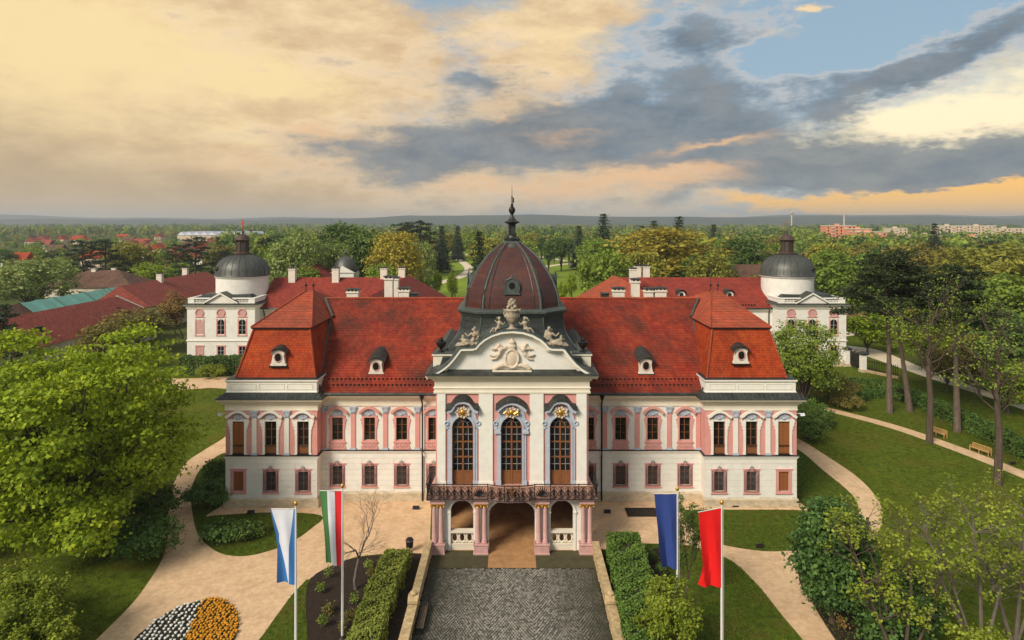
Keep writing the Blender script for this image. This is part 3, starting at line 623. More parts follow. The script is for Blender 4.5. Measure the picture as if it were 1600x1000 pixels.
# upper windows, recessed wings: pink surround, curved hood, grey shell, apron
uh = UZ1-UZ0
def side(sx, pts, y0, y1, mb): mb.prism_y([(sx*x, z) for x, z in pts], y0, y1)
mb = MB()
for sx in (-1, 1): side(sx, [(.52, -.12), (.70, -.12), (.70, .0), (.66, .25), (.66, 1.1), (.74, 1.35), (.70, 1.5), (.80, 1.62), (.75, 1.78), (.86, 1.9), (.84, 2.05), (.70, 2.2), (.74, 2.38), (.52, 2.38)], -.08, .02, mb)
mb.box(-.52, .52, -.075, .02, uh, uh+.2).box(-.52, .52, -.075, .02, -.12, 0).box(-.80, .80, -.14, .02, -.2, -.12)
mb.prism_y([(-.78, -.86), (.78, -.86), (.80, -.6), (.70, -.42), (.76, -.2), (-.76, -.2), (-.70, -.42), (-.80, -.6)], -.07, .02)
arc = [(-.98, .62-.30), (-.90, .70-.28), (-.72, .60), (-.5, .74), (-.25, .84), (0, .875), (.25, .84), (.5, .74), (.72, .60), (.90, .42), (.98, .32)]
inn = [(x*.86, z-.17) for x, z in arc]
for i in range(len(arc)-1):
    a, b, c_, d = arc[i], arc[i+1], inn[i+1], inn[i]
    mb.prism_y([(d[0], uh+.17+d[1]), (c_[0], uh+.17+c_[1]), (b[0], uh+.17+b[1]), (a[0], uh+.17+a[1])], -.26, .02)
    mb.prism_y([(q[0]*1.05, uh+.17+q[1]+.012) for q in (d, c_)] + [(b[0]*1.05, uh+.23+b[1]), (a[0]*1.05, uh+.23+a[1])], -.33, -.262)
W_U = proto('window', mb.mesh('window', M['pink']))
mb = MB(); cut(mb, -.53, .53, 0, uh, .16, 2, 3, .052); kid(W_U, 'window_frame', mb.mesh('window_frame', M['wood']))
pane = MB()
for i in range(2):
    for k in range(3): pane.add([(-.5+i*.5, .2+.004*((i+k) % 2), k*uh/3), (i*.5, .2, k*uh/3), (i*.5, .2+.003*(k % 2), (k+1)*uh/3), (-.5+i*.5, .2, (k+1)*uh/3)], [(0,1,2,3)])
kid(W_U, 'pane', pane.mesh('pane', M['glass']))
def shell(z, r):
    mb = MB()
    mb.ell((0, -.05, z+.05), (r, .06, r*.52), 12, 6)
    for i in range(9):
        a = math.pi*(i+.5)/9; mb.tube([(.1*math.cos(a), -.1, z), (r*.95*math.cos(a), -.1, z+.1+r*.62*math.sin(a))], .03, 5, .06)
    mb.ell((0, -.12, z), (.13, .08, .11), 8, 5)
    for sx in (-1, 1): mb.tube([(sx*(r*1.0+.08*math.cos(t)), -.08, z-.06+.07*math.sin(t)) for t in [j*.8 for j in range(8)]], .03, 5)
    return mb
kid(W_U, 'shell_ornament', shell(uh+.30, .46).mesh('shell_ornament', M['blue'], True))
mb = MB()
for i in range(7): x = -.54+i*.18; mb.ell((x, -.08, -.53+.05*math.cos(i*math.pi)), (.085, .05, .12), 7, 4)
for sx in (-1, 1): mb.tube([(sx*(.1+.5*t), -.09, -.36-.12*math.sin(7*t)) for t in [i/8 for i in range(9)]], .028, 5)
kid(W_U, 'apron_relief', mb.mesh('apron_relief', M['pinkstone'], True))
# tall windows of the end pavilions: white surround
vh = VZ1-VZ0
mb = MB()
for sx in (-1, 1):
    side(sx, [(.54, 0), (.78, 0), (.80, .1), (.74, .2), (.74, 1.7), (.78, 2.1), (.74, 2.25), (.86, 2.4), (.80, 2.55), (.95, 2.7), (.92, 2.85), (1.02, 3.0), (1.0, 3.22), (.86, 3.3), (.54, 3.3)], -.09, .02, mb)
mb.box(-.54, .54, -.08, .02, vh, vh+.24)
arc = [(-1.12, .33), (-1.0, .44), (-.86, .47), (-.72, .60), (-.5, .75), (-.25, .84), (0, .87), (.25, .84), (.5, .75), (.72, .60), (.86, .47), (1.0, .44), (1.12, .33)]
inn = [(x*.88, z-.17) for x, z in arc]
for i in range(len(arc)-1):
    a, b, c_, d = arc[i], arc[i+1], inn[i+1], inn[i]
    mb.prism_y([(d[0], vh+.13+d[1]), (c_[0], vh+.13+c_[1]), (b[0], vh+.13+b[1]), (a[0], vh+.13+a[1])], -.24, .02)
    mb.prism_y([(q[0]*1.04, vh+.13+q[1]+.012) for q in (d, c_)] + [(b[0]*1.04, vh+.17+b[1]), (a[0]*1.04, vh+.17+a[1])], -.32, -.242)
W_V = proto('window', mb.mesh('window', M['trim'])); W_VS = proto('window', W_V.data)
mb = MB(); cut(mb, -.55, .55, .78, vh, .16, 2, 3, .052); mb.box(-.55, .55, .14, .2, 0, .74).box(-.42, .42, .125, .14, .12, .62)
fm = mb.mesh('window_frame', M['wood']); kid(W_V, 'window_frame', fm)
pane = MB()
for i in range(2):
    for k in range(3): q = (vh-.78)/3; pane.add([(-.5+i*.5, .2, .78+k*q), (i*.5, .2+.003*(k % 2), .78+k*q), (i*.5, .2, .78+(k+1)*q), (-.5+i*.5, .2+.003*(i % 2), .78+(k+1)*q)], [(0,1,2,3)])
kid(W_V, 'pane', pane.mesh('pane', M['glass']))
bar = MB().tube([(-.55, .0, .84), (.55, .0, .84)], .03, 6).tube([(-.55, .0, .74), (.55, .0, .74)], .012, 5).box(-.55, .55, -.12, .12, -.02, .05).mesh('safety_bar', M['black'])
orn = shell(vh+.28, .48).mesh('shell_ornament', M['blue'], True)
sh = MB()
for i in range(2):
    x0 = -.54+i*.545; sh.box(x0, x0+.53, .10, .15, .06, vh-.01)
    for k in range(3): sh.box(x0+.06, x0+.47, .085, .10, .12+k*vh*.33, .02+(k+.92)*vh*.33)
kid(W_VS, 'shutter', sh.mesh('shutter', M['shutter']))
for w_ in (W_V, W_VS): kid(w_, 'safety_bar', bar); kid(w_, 'shell_ornament', orn)
for s in (-1, 1):
    for x in RX:
        place(W_G, PAL, (s*x+XS, YR, GZ0)); place(W_U, PAL, (s*x+XS, YR, UZ0))
    for x in PVX:
        out = x > 25
        place(W_GS if out else W_G, PAL, (s*x+XS, YP, GZ0)); place(W_VS if out else W_V, PAL, (s*x+XS, YP, VZ0))
# pilasters of the upper storey
def pil(shaft, capm, w_, name='pilaster'):
    p = proto(name, MB().box(-w_/2, w_/2, -.09, .02, 0, 4.1).mesh(name, shaft))
    mb = MB().prism_y([(-w_/2-.02, 3.5), (w_/2+.02, 3.5), (w_/2+.1, 4.02), (-w_/2-.1, 4.02)], -.14, .0).box(-w_/2-.14, w_/2+.14, -.19, .02, 4.0, 4.12)
    for sx in (-1, 1): mb.tube([(sx*(w_/2+.01+.09*math.cos(t)*(1-t/9)), -.16, 3.88+.09*math.sin(t)*(1-t/9)) for t in [j*.8 for j in range(9)]], .035, 5)
    for i in range(3): mb.ell((-.13+i*.13, -.16, 3.62), (.07, .05, .13), 6, 4)
    kid(p, 'capital', mb.mesh('capital', capm)); kid(p, 'pilaster_base', MB().box(-w_/2-.07, w_/2+.07, -.15, .02, .0, .10).box(-w_/2-.04, w_/2+.04, -.125, .02, .10, .2).mesh('pilaster_base', M['blue']))
    return p
P_R, P_P = pil(M['pink'], M['blue'], .42), pil(M['trim'], M['blue'], .44)
for s in (-1, 1):
    for x in (8.9, 11.95, 15.0, 17.75): place(P_R, PAL, (s*x+XS, YR, 4.88))
    for x in (20.82, 23.82): place(P_P, PAL, (s*x+XS, YP, 4.88))

# ---- central block, porch and balcony
def archwall(mb, u0, u1, z0, z1, w0, w1, arches, fn=lambda u, w_, z: (u, w_, z), n=14):
    """wall from w0 (front) to w1 (back) with arched openings (centre, half width, spring, rise, sill)"""
    def bx(a, b, c, d):
        q = [fn(a,w0,c), fn(b,w0,c), fn(b,w1,c), fn(a,w1,c), fn(a,w0,d), fn(b,w0,d), fn(b,w1,d), fn(a,w1,d)]
        mb.add(q, [(0,3,2,1),(4,5,6,7),(0,1,5,4),(1,2,6,5),(2,3,7,6),(3,0,4,7)])
    x = u0
    for cx, hw, sp, rise, sill in sorted(arches):
        bx(x, cx-hw, z0, z1); x = cx+hw
        if sill > z0: bx(cx-hw, cx+hw, z0, sill)
        cv = [(cx-hw*math.cos(math.pi*i/n), sp+rise*math.sin(math.pi*i/n)) for i in range(n+1)]
        for i in range(n):
            a, b = cv[i], cv[i+1]
            q = [fn(a[0],w0,a[1]), fn(b[0],w0,b[1]), fn(b[0],w0,z1), fn(a[0],w0,z1), fn(a[0],w1,a[1]), fn(b[0],w1,b[1]), fn(b[0],w1,z1), fn(a[0],w1,z1)]
            mb.add(q, [(0,1,2,3),(7,6,5,4),(4,5,1,0),(3,2,6,7)])
    bx(x, u1, z0, z1)
A3 = [(-4.03, .92, 3.2, .88, 0), (0, 1.85, 3.05, 1.08, 0), (4.03, .92, 3.2, .88, 0)]
mb = MB(); archwall(mb, -6.35, 6.35, 0, 4.36, 51.65, 52.15, A3); P(mb, 'porch_arcade', M['trim'])
for s in (-1, 1):
    mb = MB(); archwall(mb, 52.16, 60.75, 0, 4.36, s*5.9, s*6.35, [(55.2, 1.5, 2.7, 1.1, 0)], lambda u, w_, z: (w_, u, z)); P(mb, 'porch_side_arch', M['trim'])
mb = MB(); archwall(mb, -6.2, 6.2, 0, 4.36, 60.8, 61.2, [(-4.0, .75, 2.4, .7, .0), (0, 1.5, 2.6, 1.0, .0), (4.0, .75, 2.4, .7, .0)]); P(mb, 'porch_rear_wall', M['pinkstone'])
for cx, hw, sp, rise, sill in A3:                 # archivolts and imposts
    mb = MB(); n = 18
    for i in range(n):
        a0, a1 = math.pi*i/n, math.pi*(i+1)/n
        q = [(cx-math.cos(a)*(hw+d), sp+math.sin(a)*(rise+d)) for a, d in ((a0, .0), (a1, .0), (a1, .2), (a0, .2))]
        mb.prism_y(q[::-1], 51.56, 51.66)
    for sx in (-1, 1): mb.box(cx+sx*(hw-.02), cx+sx*(hw+.24), 51.5, 51.66, sp-.16, sp); mb.box(cx+sx*hw, cx+sx*(hw+.19), 51.57, 51.66, 0, sp-.16)
    P(mb, 'archivolt', M['trim'])
P(MB().prism_y([(-.22, 4.0), (.22, 4.0), (.3, 4.36), (-.3, 4.36)], 51.4, 51.7), 'keystone', M['ivory'])
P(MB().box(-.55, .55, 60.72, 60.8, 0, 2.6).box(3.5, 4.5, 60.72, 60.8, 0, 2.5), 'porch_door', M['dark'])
# openwork balustrades in the side arches
for s in (-1, 1):
    cx = s*4.03; b0 = P(MB().box(cx-.92, cx+.92, 51.7, 52.05, 0, .42).box(cx-.95, cx+.95, 51.6, 52.1, 1.42, 1.58).box(cx-.92, cx+.92, 51.68, 52.06, .42, .52), 'balustrade', M['ivory'])
    for k in (-1, 0, 1):
        mb = MB(); x = cx + k*.6
        mb.tube([(x+.25*math.cos(t), 51.86, .97+.38*math.sin(t)) for t in [2*math.pi*i/14 for i in range(15)]], .085, 6)
        for q in range(4):
            a = math.pi/4+q*math.pi/2; mb.tube([(x+.24*math.cos(a), 51.86, .97+.35*math.sin(a)), (x+.42*math.cos(a), 51.86, .97+.52*math.sin(a))], .08, 6)
        mb.build('pierced_panel', M['ivory'], b0)
# paired columns on pedestals
CYL = 51.25
colm = MB().lathe([(.23, 0), (.25, .06), (.21, .12), (.23, .18), (.185, .24), (.19, 1.2), (.175, 2.2), (.155, 2.85)], (0, 0, 0), 14)
COL = proto('column', colm.mesh('column', M['pinkstone'], True))
cp = MB().lathe([(.16, 2.84), (.19, 2.88), (.17, 2.92), (.26, 3.10)], (0, 0, 0), 12).box(-.28, .28, -.28, .28, 3.10, 3.17)
for sx in (-1, 1): cp.tube([(sx*(.23+.07*math.cos(t)), -.24, 3.02+.07*math.sin(t)) for t in [j*.8 for j in range(9)]], .035, 5)
kid(COL, 'capital', cp.mesh('capital', M['gold'], True))
for x in (-5.95, -2.48, 2.4, 5.97):
    P(MB().box(x-.56, x+.56, 50.92, 51.66, 0, .72).sweep([(x-.56, 50.92), (x+.56, 50.92), (x+.56, 51.6), (x-.56, 51.6)], [(-.02, .70), (.06, .74), (.06, .84), (-.02, .86)], True).box(x-.5, x+.5, 51.0, 51.6, .6, .85).sweep([(x-.56, 50.92), (x+.56, 50.92), (x+.56, 51.6), (x-.56, 51.6)], [(-.02, 0), (.05, 0), (.05, .14), (-.02, .18)], True), 'pedestal', M['pinkstone'])
    for k in (-.27, .27): place(COL, PAL, (x+k, CYL, .85))
    P(MB().box(x-.60, x+.60, 50.98, 51.64, 4.02, 4.16).box(x-.56, x+.56, 51.02, 51.64, 4.16, 4.33), 'entablature_block', M['pinkstone'])
out = [(-6.85, 53.3), (-6.85, 50.72), (-1.95, 50.72), (-1.3, 50.5), (-.5, 50.34), (.5, 50.34), (1.3, 50.5), (1.95, 50.72), (6.85, 50.72), (6.85, 53.3)]
P(MB().prism_z([(x*.98, y+.14 if y < 53 else y) for x, y in out] + [(6.3, 60.7), (-6.3, 60.7)], 4.34, 4.6).sweep([(x*.98, y+.14 if y < 53 else y) for x, y in out], [(-.02, 4.42), (.04, 4.46), (.08, 4.54), (.08, 4.58), (-.02, 4.59)]), 'balcony_slab', M['pinkstone'])
P(MB().prism_z([(x*.985, y+.06 if y < 53 else y) for x, y in out], 4.604, 4.62), 'balcony_floor', mat('balcony_tiles', (.36, .19, .13), .8, .2, 3, .1, 20))
# wrought-iron balcony railing
rail = MB()
ol = [(x*.998, y+.02 if y < 53 else y) for x, y in out]
rail.tube([(x, y, 5.70) for x, y in ol], .04, 6).tube([(x, y, 4.5) for x, y in ol], .035, 6).tube([(x, y, 5.52) for x, y in ol], .018, 5)
RAIL = P(rail, 'balcony_railing', M['black'])
def yfront(x): return float(np.interp(x, [p[0] for p in ol[1:-1]], [p[1] for p in ol[1:-1]]))
def scroll(mb, fn, cx, cz, r, turns, a0, d, t=.018):
    mb.tube([fn(cx+r*(1-i/16*.75)*math.cos(a0+d*turns*2*math.pi*i/16), cz+r*(1-i/16*.75)*math.sin(a0+d*turns*2*math.pi*i/16)) for i in range(17)], t, 4)
def panel(fn, w_, kind):
    mb = MB(); mb.tube([fn(0, 4.45), fn(0, 5.76)], .04, 5); mb.tube([fn(0, 4.62), fn(w_, 4.62)], .02, 4)
    if kind == 'leaf':
        for i in range(9):
            a = math.pi*(i+.5)/9; mb.tube([fn(w_/2, 4.75), fn(w_/2+.25*w_*math.cos(a), 4.75+.38*math.sin(a)), fn(w_/2+.46*w_*math.cos(a), 4.78+.72*math.sin(a)+.08)], [.04, .07, .02], 5)
        for sx in (-1, 1): scroll(mb, fn, w_/2+sx*w_*.3, 4.95, .16, 1.3, 0, sx, .03)
    else:
        n = max(2, round(w_/.62))
        for i in range(n):
            cx = w_*(i+.5)/n
            for sx in (-1, 1):
                scroll(mb, fn, cx+sx*w_/n*.24, 5.36, .17, 1.4, math.pi*.5, sx, .024); scroll(mb, fn, cx+sx*w_/n*.25, 4.92, .2, 1.5, -math.pi*.5, -sx, .032); scroll(mb, fn, cx+sx*w_/n*.12, 4.66, .12, 1.2, 0, sx, .024)
                mb.tube([fn(cx, 4.76), fn(cx+sx*w_/n*.12, 5.0), fn(cx+sx*w_/n*.05, 5.25), fn(cx+sx*w_/n*.2, 5.48)], .022, 4)
            for q in range(5): mb.ell(fn(cx+(q-2)*w_/n*.17, 5.12+.05*(q % 2)), (.05, .03, .07), 5, 4)
            mb.tube([fn(cx, 4.74), fn(cx, 5.5)], .016, 4)
    return mb
pp = [-6.70, -5.40, -3.17, -1.92, -.6, .55, 1.80, 3.05, 5.30, 6.70]
for i in range(9):
    x0, x1 = pp[i], pp[i+1]
    panel(lambda u, z, x0=x0: (x0+u, yfront(x0+u), z), x1-x0, 'leaf' if i in (2, 6) else 's').build('railing_panel', M['black'], RAIL)
for s in (-1, 1):
    panel(lambda u, z, s=s: (s*6.745, 50.85+u, z), 2.4, 's').build('railing_panel', M['black'], RAIL)
mb = MB(); mb.ell((0, 50.3, 5.2), (.22, .08, .3), 8, 5).ell((0, 50.27, 5.55), (.12, .1, .14), 8, 5)
for s in (-1, 1): mb.tube([(s*.1, 50.3, 5.3), (s*.35, 50.3, 5.45), (s*.42, 50.3, 5.1), (s*.3, 50.3, 4.85)], [.08, .07, .06, .03], 6)
mb.build('railing_crest', mat('bronze_crest', (.13, .06, .03), .5, .3, 8, .2, 30, .4), RAIL)

# walls of the central block
DX = [(-4.1, .88), (-.04, .88), (4.02, .88)]
mb = MB(); archwall(mb, -6.35, 6.35, 4.6, 12.32, YC, YC+.45, [(x, hw, 9.4, .9, 4.6) for x, hw in DX]); P(mb, 'central_wall', M['pink'])
P(MB().box(-6.35, -5.9, YC+.46, 61.5, 4.6, 12.32).box(5.9, 6.35, YC+.46, 61.5, 4.6, 12.32).box(-5.9, 5.9, 56.5, 56.6, 4.6, 12.3), 'central_side_wall', M['pink'])
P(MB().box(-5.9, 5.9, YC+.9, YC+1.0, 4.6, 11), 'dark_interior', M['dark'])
for a, b in ((-6.22, -5.53), (-2.76, -1.6), (1.48, 2.62), (5.36, 6.2)):
    P(MB().box(a, b, YC-.13, YC+.01, 4.62, 12.28).box(a-.05, b+.05, YC-.17, YC+.01, 4.62, 4.95), 'pilaster', M['trim'])
CP = [(-6.35, 62.5), (-6.35, YC), (6.35, YC), (6.35, 62.5)]
P(MB().sweep(CP, [(-.05, 12.26), (.17, 12.26), (.17, 12.42), (.12, 12.45), (.12, 12.66), (.2, 12.7), (.16, 12.76), (.1, 12.8), (.1, 13.22), (.2, 13.3), (.32, 13.5), (.55, 13.62), (.62, 13.76), (.78, 13.86), (-.05, 13.9)]), 'entablature', M['ivory'])
P(MB().sweep(CP, [(-.1, 13.85), (.82, 13.865), (.82, 13.9), (.02, 14.22), (-.1, 14.22)]), 'ledge_flashing', M['metal'])
# arched balcony doors
dh0, sp = 4.62, 9.4
for k, (cx, hw) in enumerate(DX):
    y = YC
    mb = MB(); n = 20
    outp = [(0, 1.46, 9.25), (12, 1.50, 9.6), (22, 1.46, 9.95), (32, 1.18, 10.05), (45, 1.12, 10.35), (60, 1.0, 10.75), (75, .95, 11.0), (85, .5, 11.12), (90, 0, 11.15)]
    def op(a):
        q = min(a, 180-a); X = np.interp(q, [o[0] for o in outp], [o[1] for o in outp]); Z = np.interp(q, [o[0] for o in outp], [o[2] for o in outp]); return (X if a <= 90 else -X, Z)
    for i in range(n):
        a0, a1 = 180*i/n, 180*(i+1)/n; p0, p1 = op(a0), op(a1)
        i0 = (hw*math.cos(R(a0)), .9*math.sin(R(a0))); i1 = (hw*math.cos(R(a1)), .9*math.sin(R(a1)))
        mb.prism_y([(cx+i0[0], sp+i0[1]), (cx+p0[0], p0[1]), (cx+p1[0], p1[1]), (cx+i1[0], sp+i1[1])], y-.10, y+.02)
        mb.prism_y([(cx+i0[0], sp+i0[1]), (cx+i0[0]*1.18, sp+i0[1]*1.18), (cx+i1[0]*1.18, sp+i1[1]*1.18), (cx+i1[0], sp+i1[1])], y-.17, y-.098)
    for s in (-1, 1):
        mb.box(cx+s*hw, cx+s*(hw+.34), y-.10, y+.02, dh0, sp-.01); mb.box(cx+s*hw, cx+s*(hw+.14), y-.16, y-.098, dh0, sp-.02)
        mb.box(cx+s*(hw-.02), cx+s*(hw+.40), y-.19, y+.02, 4.625, 5.0)
        if k == 1: mb.box(cx+s*(hw+.0), cx+s*(hw+.56), y-.3, y+.02, 8.95, 9.12); mb.box(cx+s*(hw+.04), cx+s*(hw+.5), y-.24, y-.05, 9.12, 9.3)
        mb.tube([(cx+s*(1.32+.16*math.cos(t)), y-.16, 9.78+.16*math.sin(t)) for t in [j*.7 for j in range(10)]], .06, 6)
    win = P(mb, 'balcony_door', M['blue'])
    f = MB(); yy = y+.22; zc = [dh0+1.06, 6.88, 8.14, 9.36]
    f.box(cx-hw, cx+hw, yy, yy+.08, dh0, dh0+1.04)
    for s in (-1, 1): f.box(cx+s*.42-.33, cx+s*.42+.33, yy-.02, yy, dh0+.16, dh0+.9)
    for z in zc: f.box(cx-hw, cx+hw, yy-.03, yy+.08, z-.06, z+.06)
    f.box(cx-.07, cx+.07, yy-.05, yy+.08, dh0+.06, 10.26)
    for s in (-1, 1): f.box(cx+s*(hw-.07), cx+s*hw, yy-.01, yy+.08, dh0+1.0, sp)
    f.tube([(cx+(hw-.05)*math.cos(t), yy, sp+.86*math.sin(t)) for t in [math.pi*i/16 for i in range(17)]], .06, 6)
    f.build('door_frame', M['wood'], win)
    g = MB()
    for s in (-1, 1):
        g.box(cx+s*.45-.018, cx+s*.45+.018, yy+.0, yy+.05, dh0+1.1, 9.32)
    for i in range(3):
        z = (zc[i]+zc[i+1])/2; g.box(cx-hw+.06, cx+hw-.06, yy+.01, yy+.045, z-.018, z+.018)
    g.tube([(cx+.42*math.cos(t), yy, sp+.04+.42*math.sin(t)) for t in [math.pi*i/12 for i in range(13)]], .022, 5)
    for a in (36, 72, 108, 144): g.tube([(cx+.42*math.cos(R(a)), yy, sp+.04+.42*math.sin(R(a))), (cx+.84*math.cos(R(a)), yy, sp+.84*math.sin(R(a)))], .02, 4)
    g.build('glazing_bar', M['mullion'], win)
    pn = MB()
    for i in range(4):
        for j in range(6):
            x0 = cx-hw+i*hw/2; z0 = dh0+1.06+j*(9.36-dh0-1.06)/6; z1 = z0+(9.36-dh0-1.06)/6; e = rng.uniform(-.006, .006, 4)
            pn.add([(x0, yy+.05+e[0], z0), (x0+hw/2, yy+.05+e[1], z0), (x0+hw/2, yy+.05+e[2], z1), (x0, yy+.05+e[3], z1)], [(0,1,2,3)])
    pn.add([(cx, yy+.05, sp)] + [(cx+hw*math.cos(math.pi*i/14), yy+.05, sp+.88*math.sin(math.pi*i/14)) for i in range(15)], [(0, i+1, i+2) for i in range(14)])
    pn.build('pane', M['glass'], win)
    # hood with sheet-metal cover
    if k != 1: hp = [(-1.36, 10.92), (-1.2, 11.02), (-.98, 11.06), (-.8, 11.3), (-.6, 11.58), (-.35, 11.72), (0, 11.76), (.35, 11.72), (.6, 11.58), (.8, 11.3), (.98, 11.06), (1.2, 11.02), (1.36, 10.92)]
    else: hp = [(-1.28, 10.98), (-1.0, 11.24), (-.66, 11.48), (-.33, 11.62), (0, 11.66), (.33, 11.62), (.66, 11.48), (1.0, 11.24), (1.28, 10.98)]
    h1, h2 = MB(), MB()
    for i in range(len(hp)-1):
        a, b = hp[i], hp[i+1]
        h1.prism_y([(cx+a[0]*.9, a[1]-.26), (cx+b[0]*.9, b[1]-.26), (cx+b[0], b[1]), (cx+a[0], a[1])], y-.52, y+.02)
        h2.add([(cx+a[0]*1.04, y-.62, a[1]-.03), (cx+b[0]*1.04, y-.62, b[1]-.03), (cx+b[0]*1.02, y+.01, b[1]+.34), (cx+a[0]*1.02, y+.01, a[1]+.34), (cx+a[0]*1.04, y-.62, a[1]+.02), (cx+b[0]*1.04, y-.62, b[1]+.02), (cx+b[0]*1.02, y+.01, b[1]+.39), (cx+a[0]*1.02, y+.01, a[1]+.39)], [(0,1,5,4),(4,5,6,7),(0,3,2,1)])
    h1.build('hood', M['blue'], win); h2.build('hood_cover', M['metal'], win)
    c1, c2 = MB(), MB()
    for i in range(14):
        a = 2*math.pi*i/14; r = .40+.1*(i % 2); c1.ell((cx+r*math.cos(a)*1.15, y-.24, 10.72+r*.85*math.sin(a)), (.13, .1, .12), 6, 4)
    c1.ell((cx, y-.2, 10.72), (.42, .1, .34), 10, 5)
    c2.ell((cx, y-.34, 10.72), (.2, .08, .22), 8, 5)
    for i in range(8):
        a = 2*math.pi*i/8; c2.ell((cx+.3*math.cos(a), y-.32, 10.70+.26*math.sin(a)), (.08, .05, .06), 6, 4)
    if k == 1:
        for s in (-1, 1): c2.tube([(cx+s*.2, y-.33, 10.6), (cx+s*.5, y-.33, 10.78), (cx+s*.66, y-.33, 10.66), (cx+s*.6, y-.33, 10.5)], [.08, .09, .07, .04], 6)
    c1.build('cartouche', M['relief'], win, True); c2.build('gilded_ornament', M['gold'], win, True)
# pediment
half = [(-7.15, 13.86), (-6.75, 13.92), (-6.3, 14.1), (-5.8, 14.4), (-5.33, 14.78), (-4.95, 15.2), (-4.6, 15.66), (-4.33, 16.02), (-4.1, 16.08), (-3.3, 16.1), (-3.05, 16.16), (-2.8, 16.48), (-2.35, 16.86), (-1.7, 17.22), (-.9, 17.47), (0, 17.55)]
PED = half + [(-x, z) for x, z in half[-2::-1]]
inn = []
for i, (x, z) in enumerate(PED):
    a, b = PED[max(0, i-1)], PED[min(len(PED)-1, i+1)]; d = Vector((b[0]-a[0], b[1]-a[1])).normalized(); inn.append((x+d.y*.42, z-d.x*.42))
tym = [(x, max(z, 13.9)) for x, z in [((p[0]+q[0])/2, (p[1]+q[1])/2) for p, q in zip(PED, inn)]]
P(MB().prism_y([(-6.2, 13.88), (6.2, 13.88)] + [p for p in tym[2:-2]][::-1], YC+.02, YC+.5), 'tympanum', M['white'])
m1, m2, m3 = MB(), MB(), MB()
for i in range(len(PED)-1):
    a, b, c_, d = PED[i], PED[i+1], inn[i+1], inn[i]
    def lerp(p, q, t): return (p[0]+(q[0]-p[0])*t, p[1]+(q[1]-p[1])*t)
    m1.prism_y([d, c_, lerp(b, c_, .45), lerp(a, d, .45)], YC-.22, YC+.1)
    m2.prism_y([lerp(a, d, .5), lerp(b, c_, .5), b, a], YC-.55, YC+.1)
    up = lambda p, e: (p[0], p[1]+e)
    m3.add([(a[0], YC-.62, a[1]+.015), (b[0], YC-.62, b[1]+.015), (b[0], 56.6, b[1]+.03), (a[0], 56.6, a[1]+.03), (a[0], YC-.62, a[1]+.09), (b[0], YC-.62, b[1]+.09), (b[0], 56.6, b[1]+.1), (a[0], 56.6, a[1]+.1)], [(0,1,5,4),(4,5,6,7),(3,2,1,0)])
P(m1, 'pediment_moulding', M['ivory']); P(m2, 'pediment_moulding', M['trim']); P(m3, 'pediment_roof', M['patina'])
for s in (-1, 1):
    x = s*6.0
    P(MB().box(x-.78, x+.78, 55.0, 56.2, 13.85, 15.05).sweep([(x-.78, 55.0), (x+.78, 55.0), (x+.78, 56.2), (x-.78, 56.2)], [(-.02, 14.95), (.1, 15.02), (.1, 15.14), (-.02, 15.18)], True), 'parapet_pedestal', M['ivory'])
    P(MB().box(x-.84, x+.84, 54.9, 56.25, 15.15, 15.22), 'flashing', M['patina'])
    P(MB().lathe([(.32, 0), (.28, .08), (.12, .16), (.10, .3), (.3, .5), (.42, .72), (.44, .9), (.30, .98), (.2, 1.0), (.22, 1.1), (.1, 1.25), (.03, 1.32)], (s*6.15, 55.5, 15.2), 12), 'urn', M['black'], True)
    P(MB().box(s*5.95, s*6.5, 56.25, 67.5, 13.8, 15.12), 'side_parapet', M['metal'])
    P(MB().loops([[(s*a, y, z) for a, z in ((5.8, 15.10), (6.65, 15.10), (6.7, 15.2), (6.2, 15.42), (5.78, 15.2))] for y in (56.25, 67.5)]), 'parapet_capping', M['patina'])
P(MB().prism_y([(-6.3, 13.8), (6.3, 13.8), (5.9, 15.0), (-5.9, 15.0)], 54.2, 66), 'central_flat_roof', M['metal'])
# dome
DY = 61.0
def oct_(h, z, k=.60): f_ = k*h; return [(x, DY+y, z) for x, y in ((-f_,-h),(f_,-h),(h,-f_),(h,f_),(f_,h),(-f_,h),(-h,f_),(-h,-f_))]
sk_prof = [(6.1, 14.9), (5.75, 15.25), (5.3, 15.75), (4.95, 16.3), (4.72, 16.9), (4.6, 17.5), (4.56, 18.15)]
P(MB().loops([oct_(*p) for p in sk_prof]), 'dome_base', M['metal'])
for x in (-1, 1):
    P(MB().tube([(x*p[0]*.6, DY-p[0], p[1]) for p in sk_prof], .09, 5), 'dome_rib', M['patina']); P(MB().tube([(x*p[0], DY-p[0]*.6, p[1]) for p in sk_prof], .09, 5), 'dome_rib', M['patina'])
P(MB().loops([oct_(4.95+d, z) for d, z in ((.66, 15.9), (.42, 16.3), (.19, 16.9), (.16, 16.92))]) if False else MB().add([(-2.6, 55.95, 15.85), (2.6, 55.95, 15.85), (2.55, 56.24, 16.75), (-2.55, 56.24, 16.75)], [(0,1,2,3)]), 'dome_base_tiles', M['dome'])
P(MB().loops([oct_(4.5, 18.0), oct_(4.66, 18.12), oct_(4.72, 18.3), oct_(4.95, 18.42), oct_(4.98, 18.58), oct_(4.7, 18.7), oct_(4.3, 18.78)]), 'dome_cornice', M['patina'])
dp = [(4.28, 18.7), (4.26, 19.2), (4.16, 19.8), (3.97, 20.5), (3.69, 21.16), (3.42, 21.7), (3.1, 22.23), (2.78, 22.72), (2.4, 23.2), (2.05, 23.55), (1.68, 23.87), (1.25, 24.22), (.85, 24.55)]
P(MB().loops([oct_(*p) for p in dp]), 'dome_shell', M['dome'])
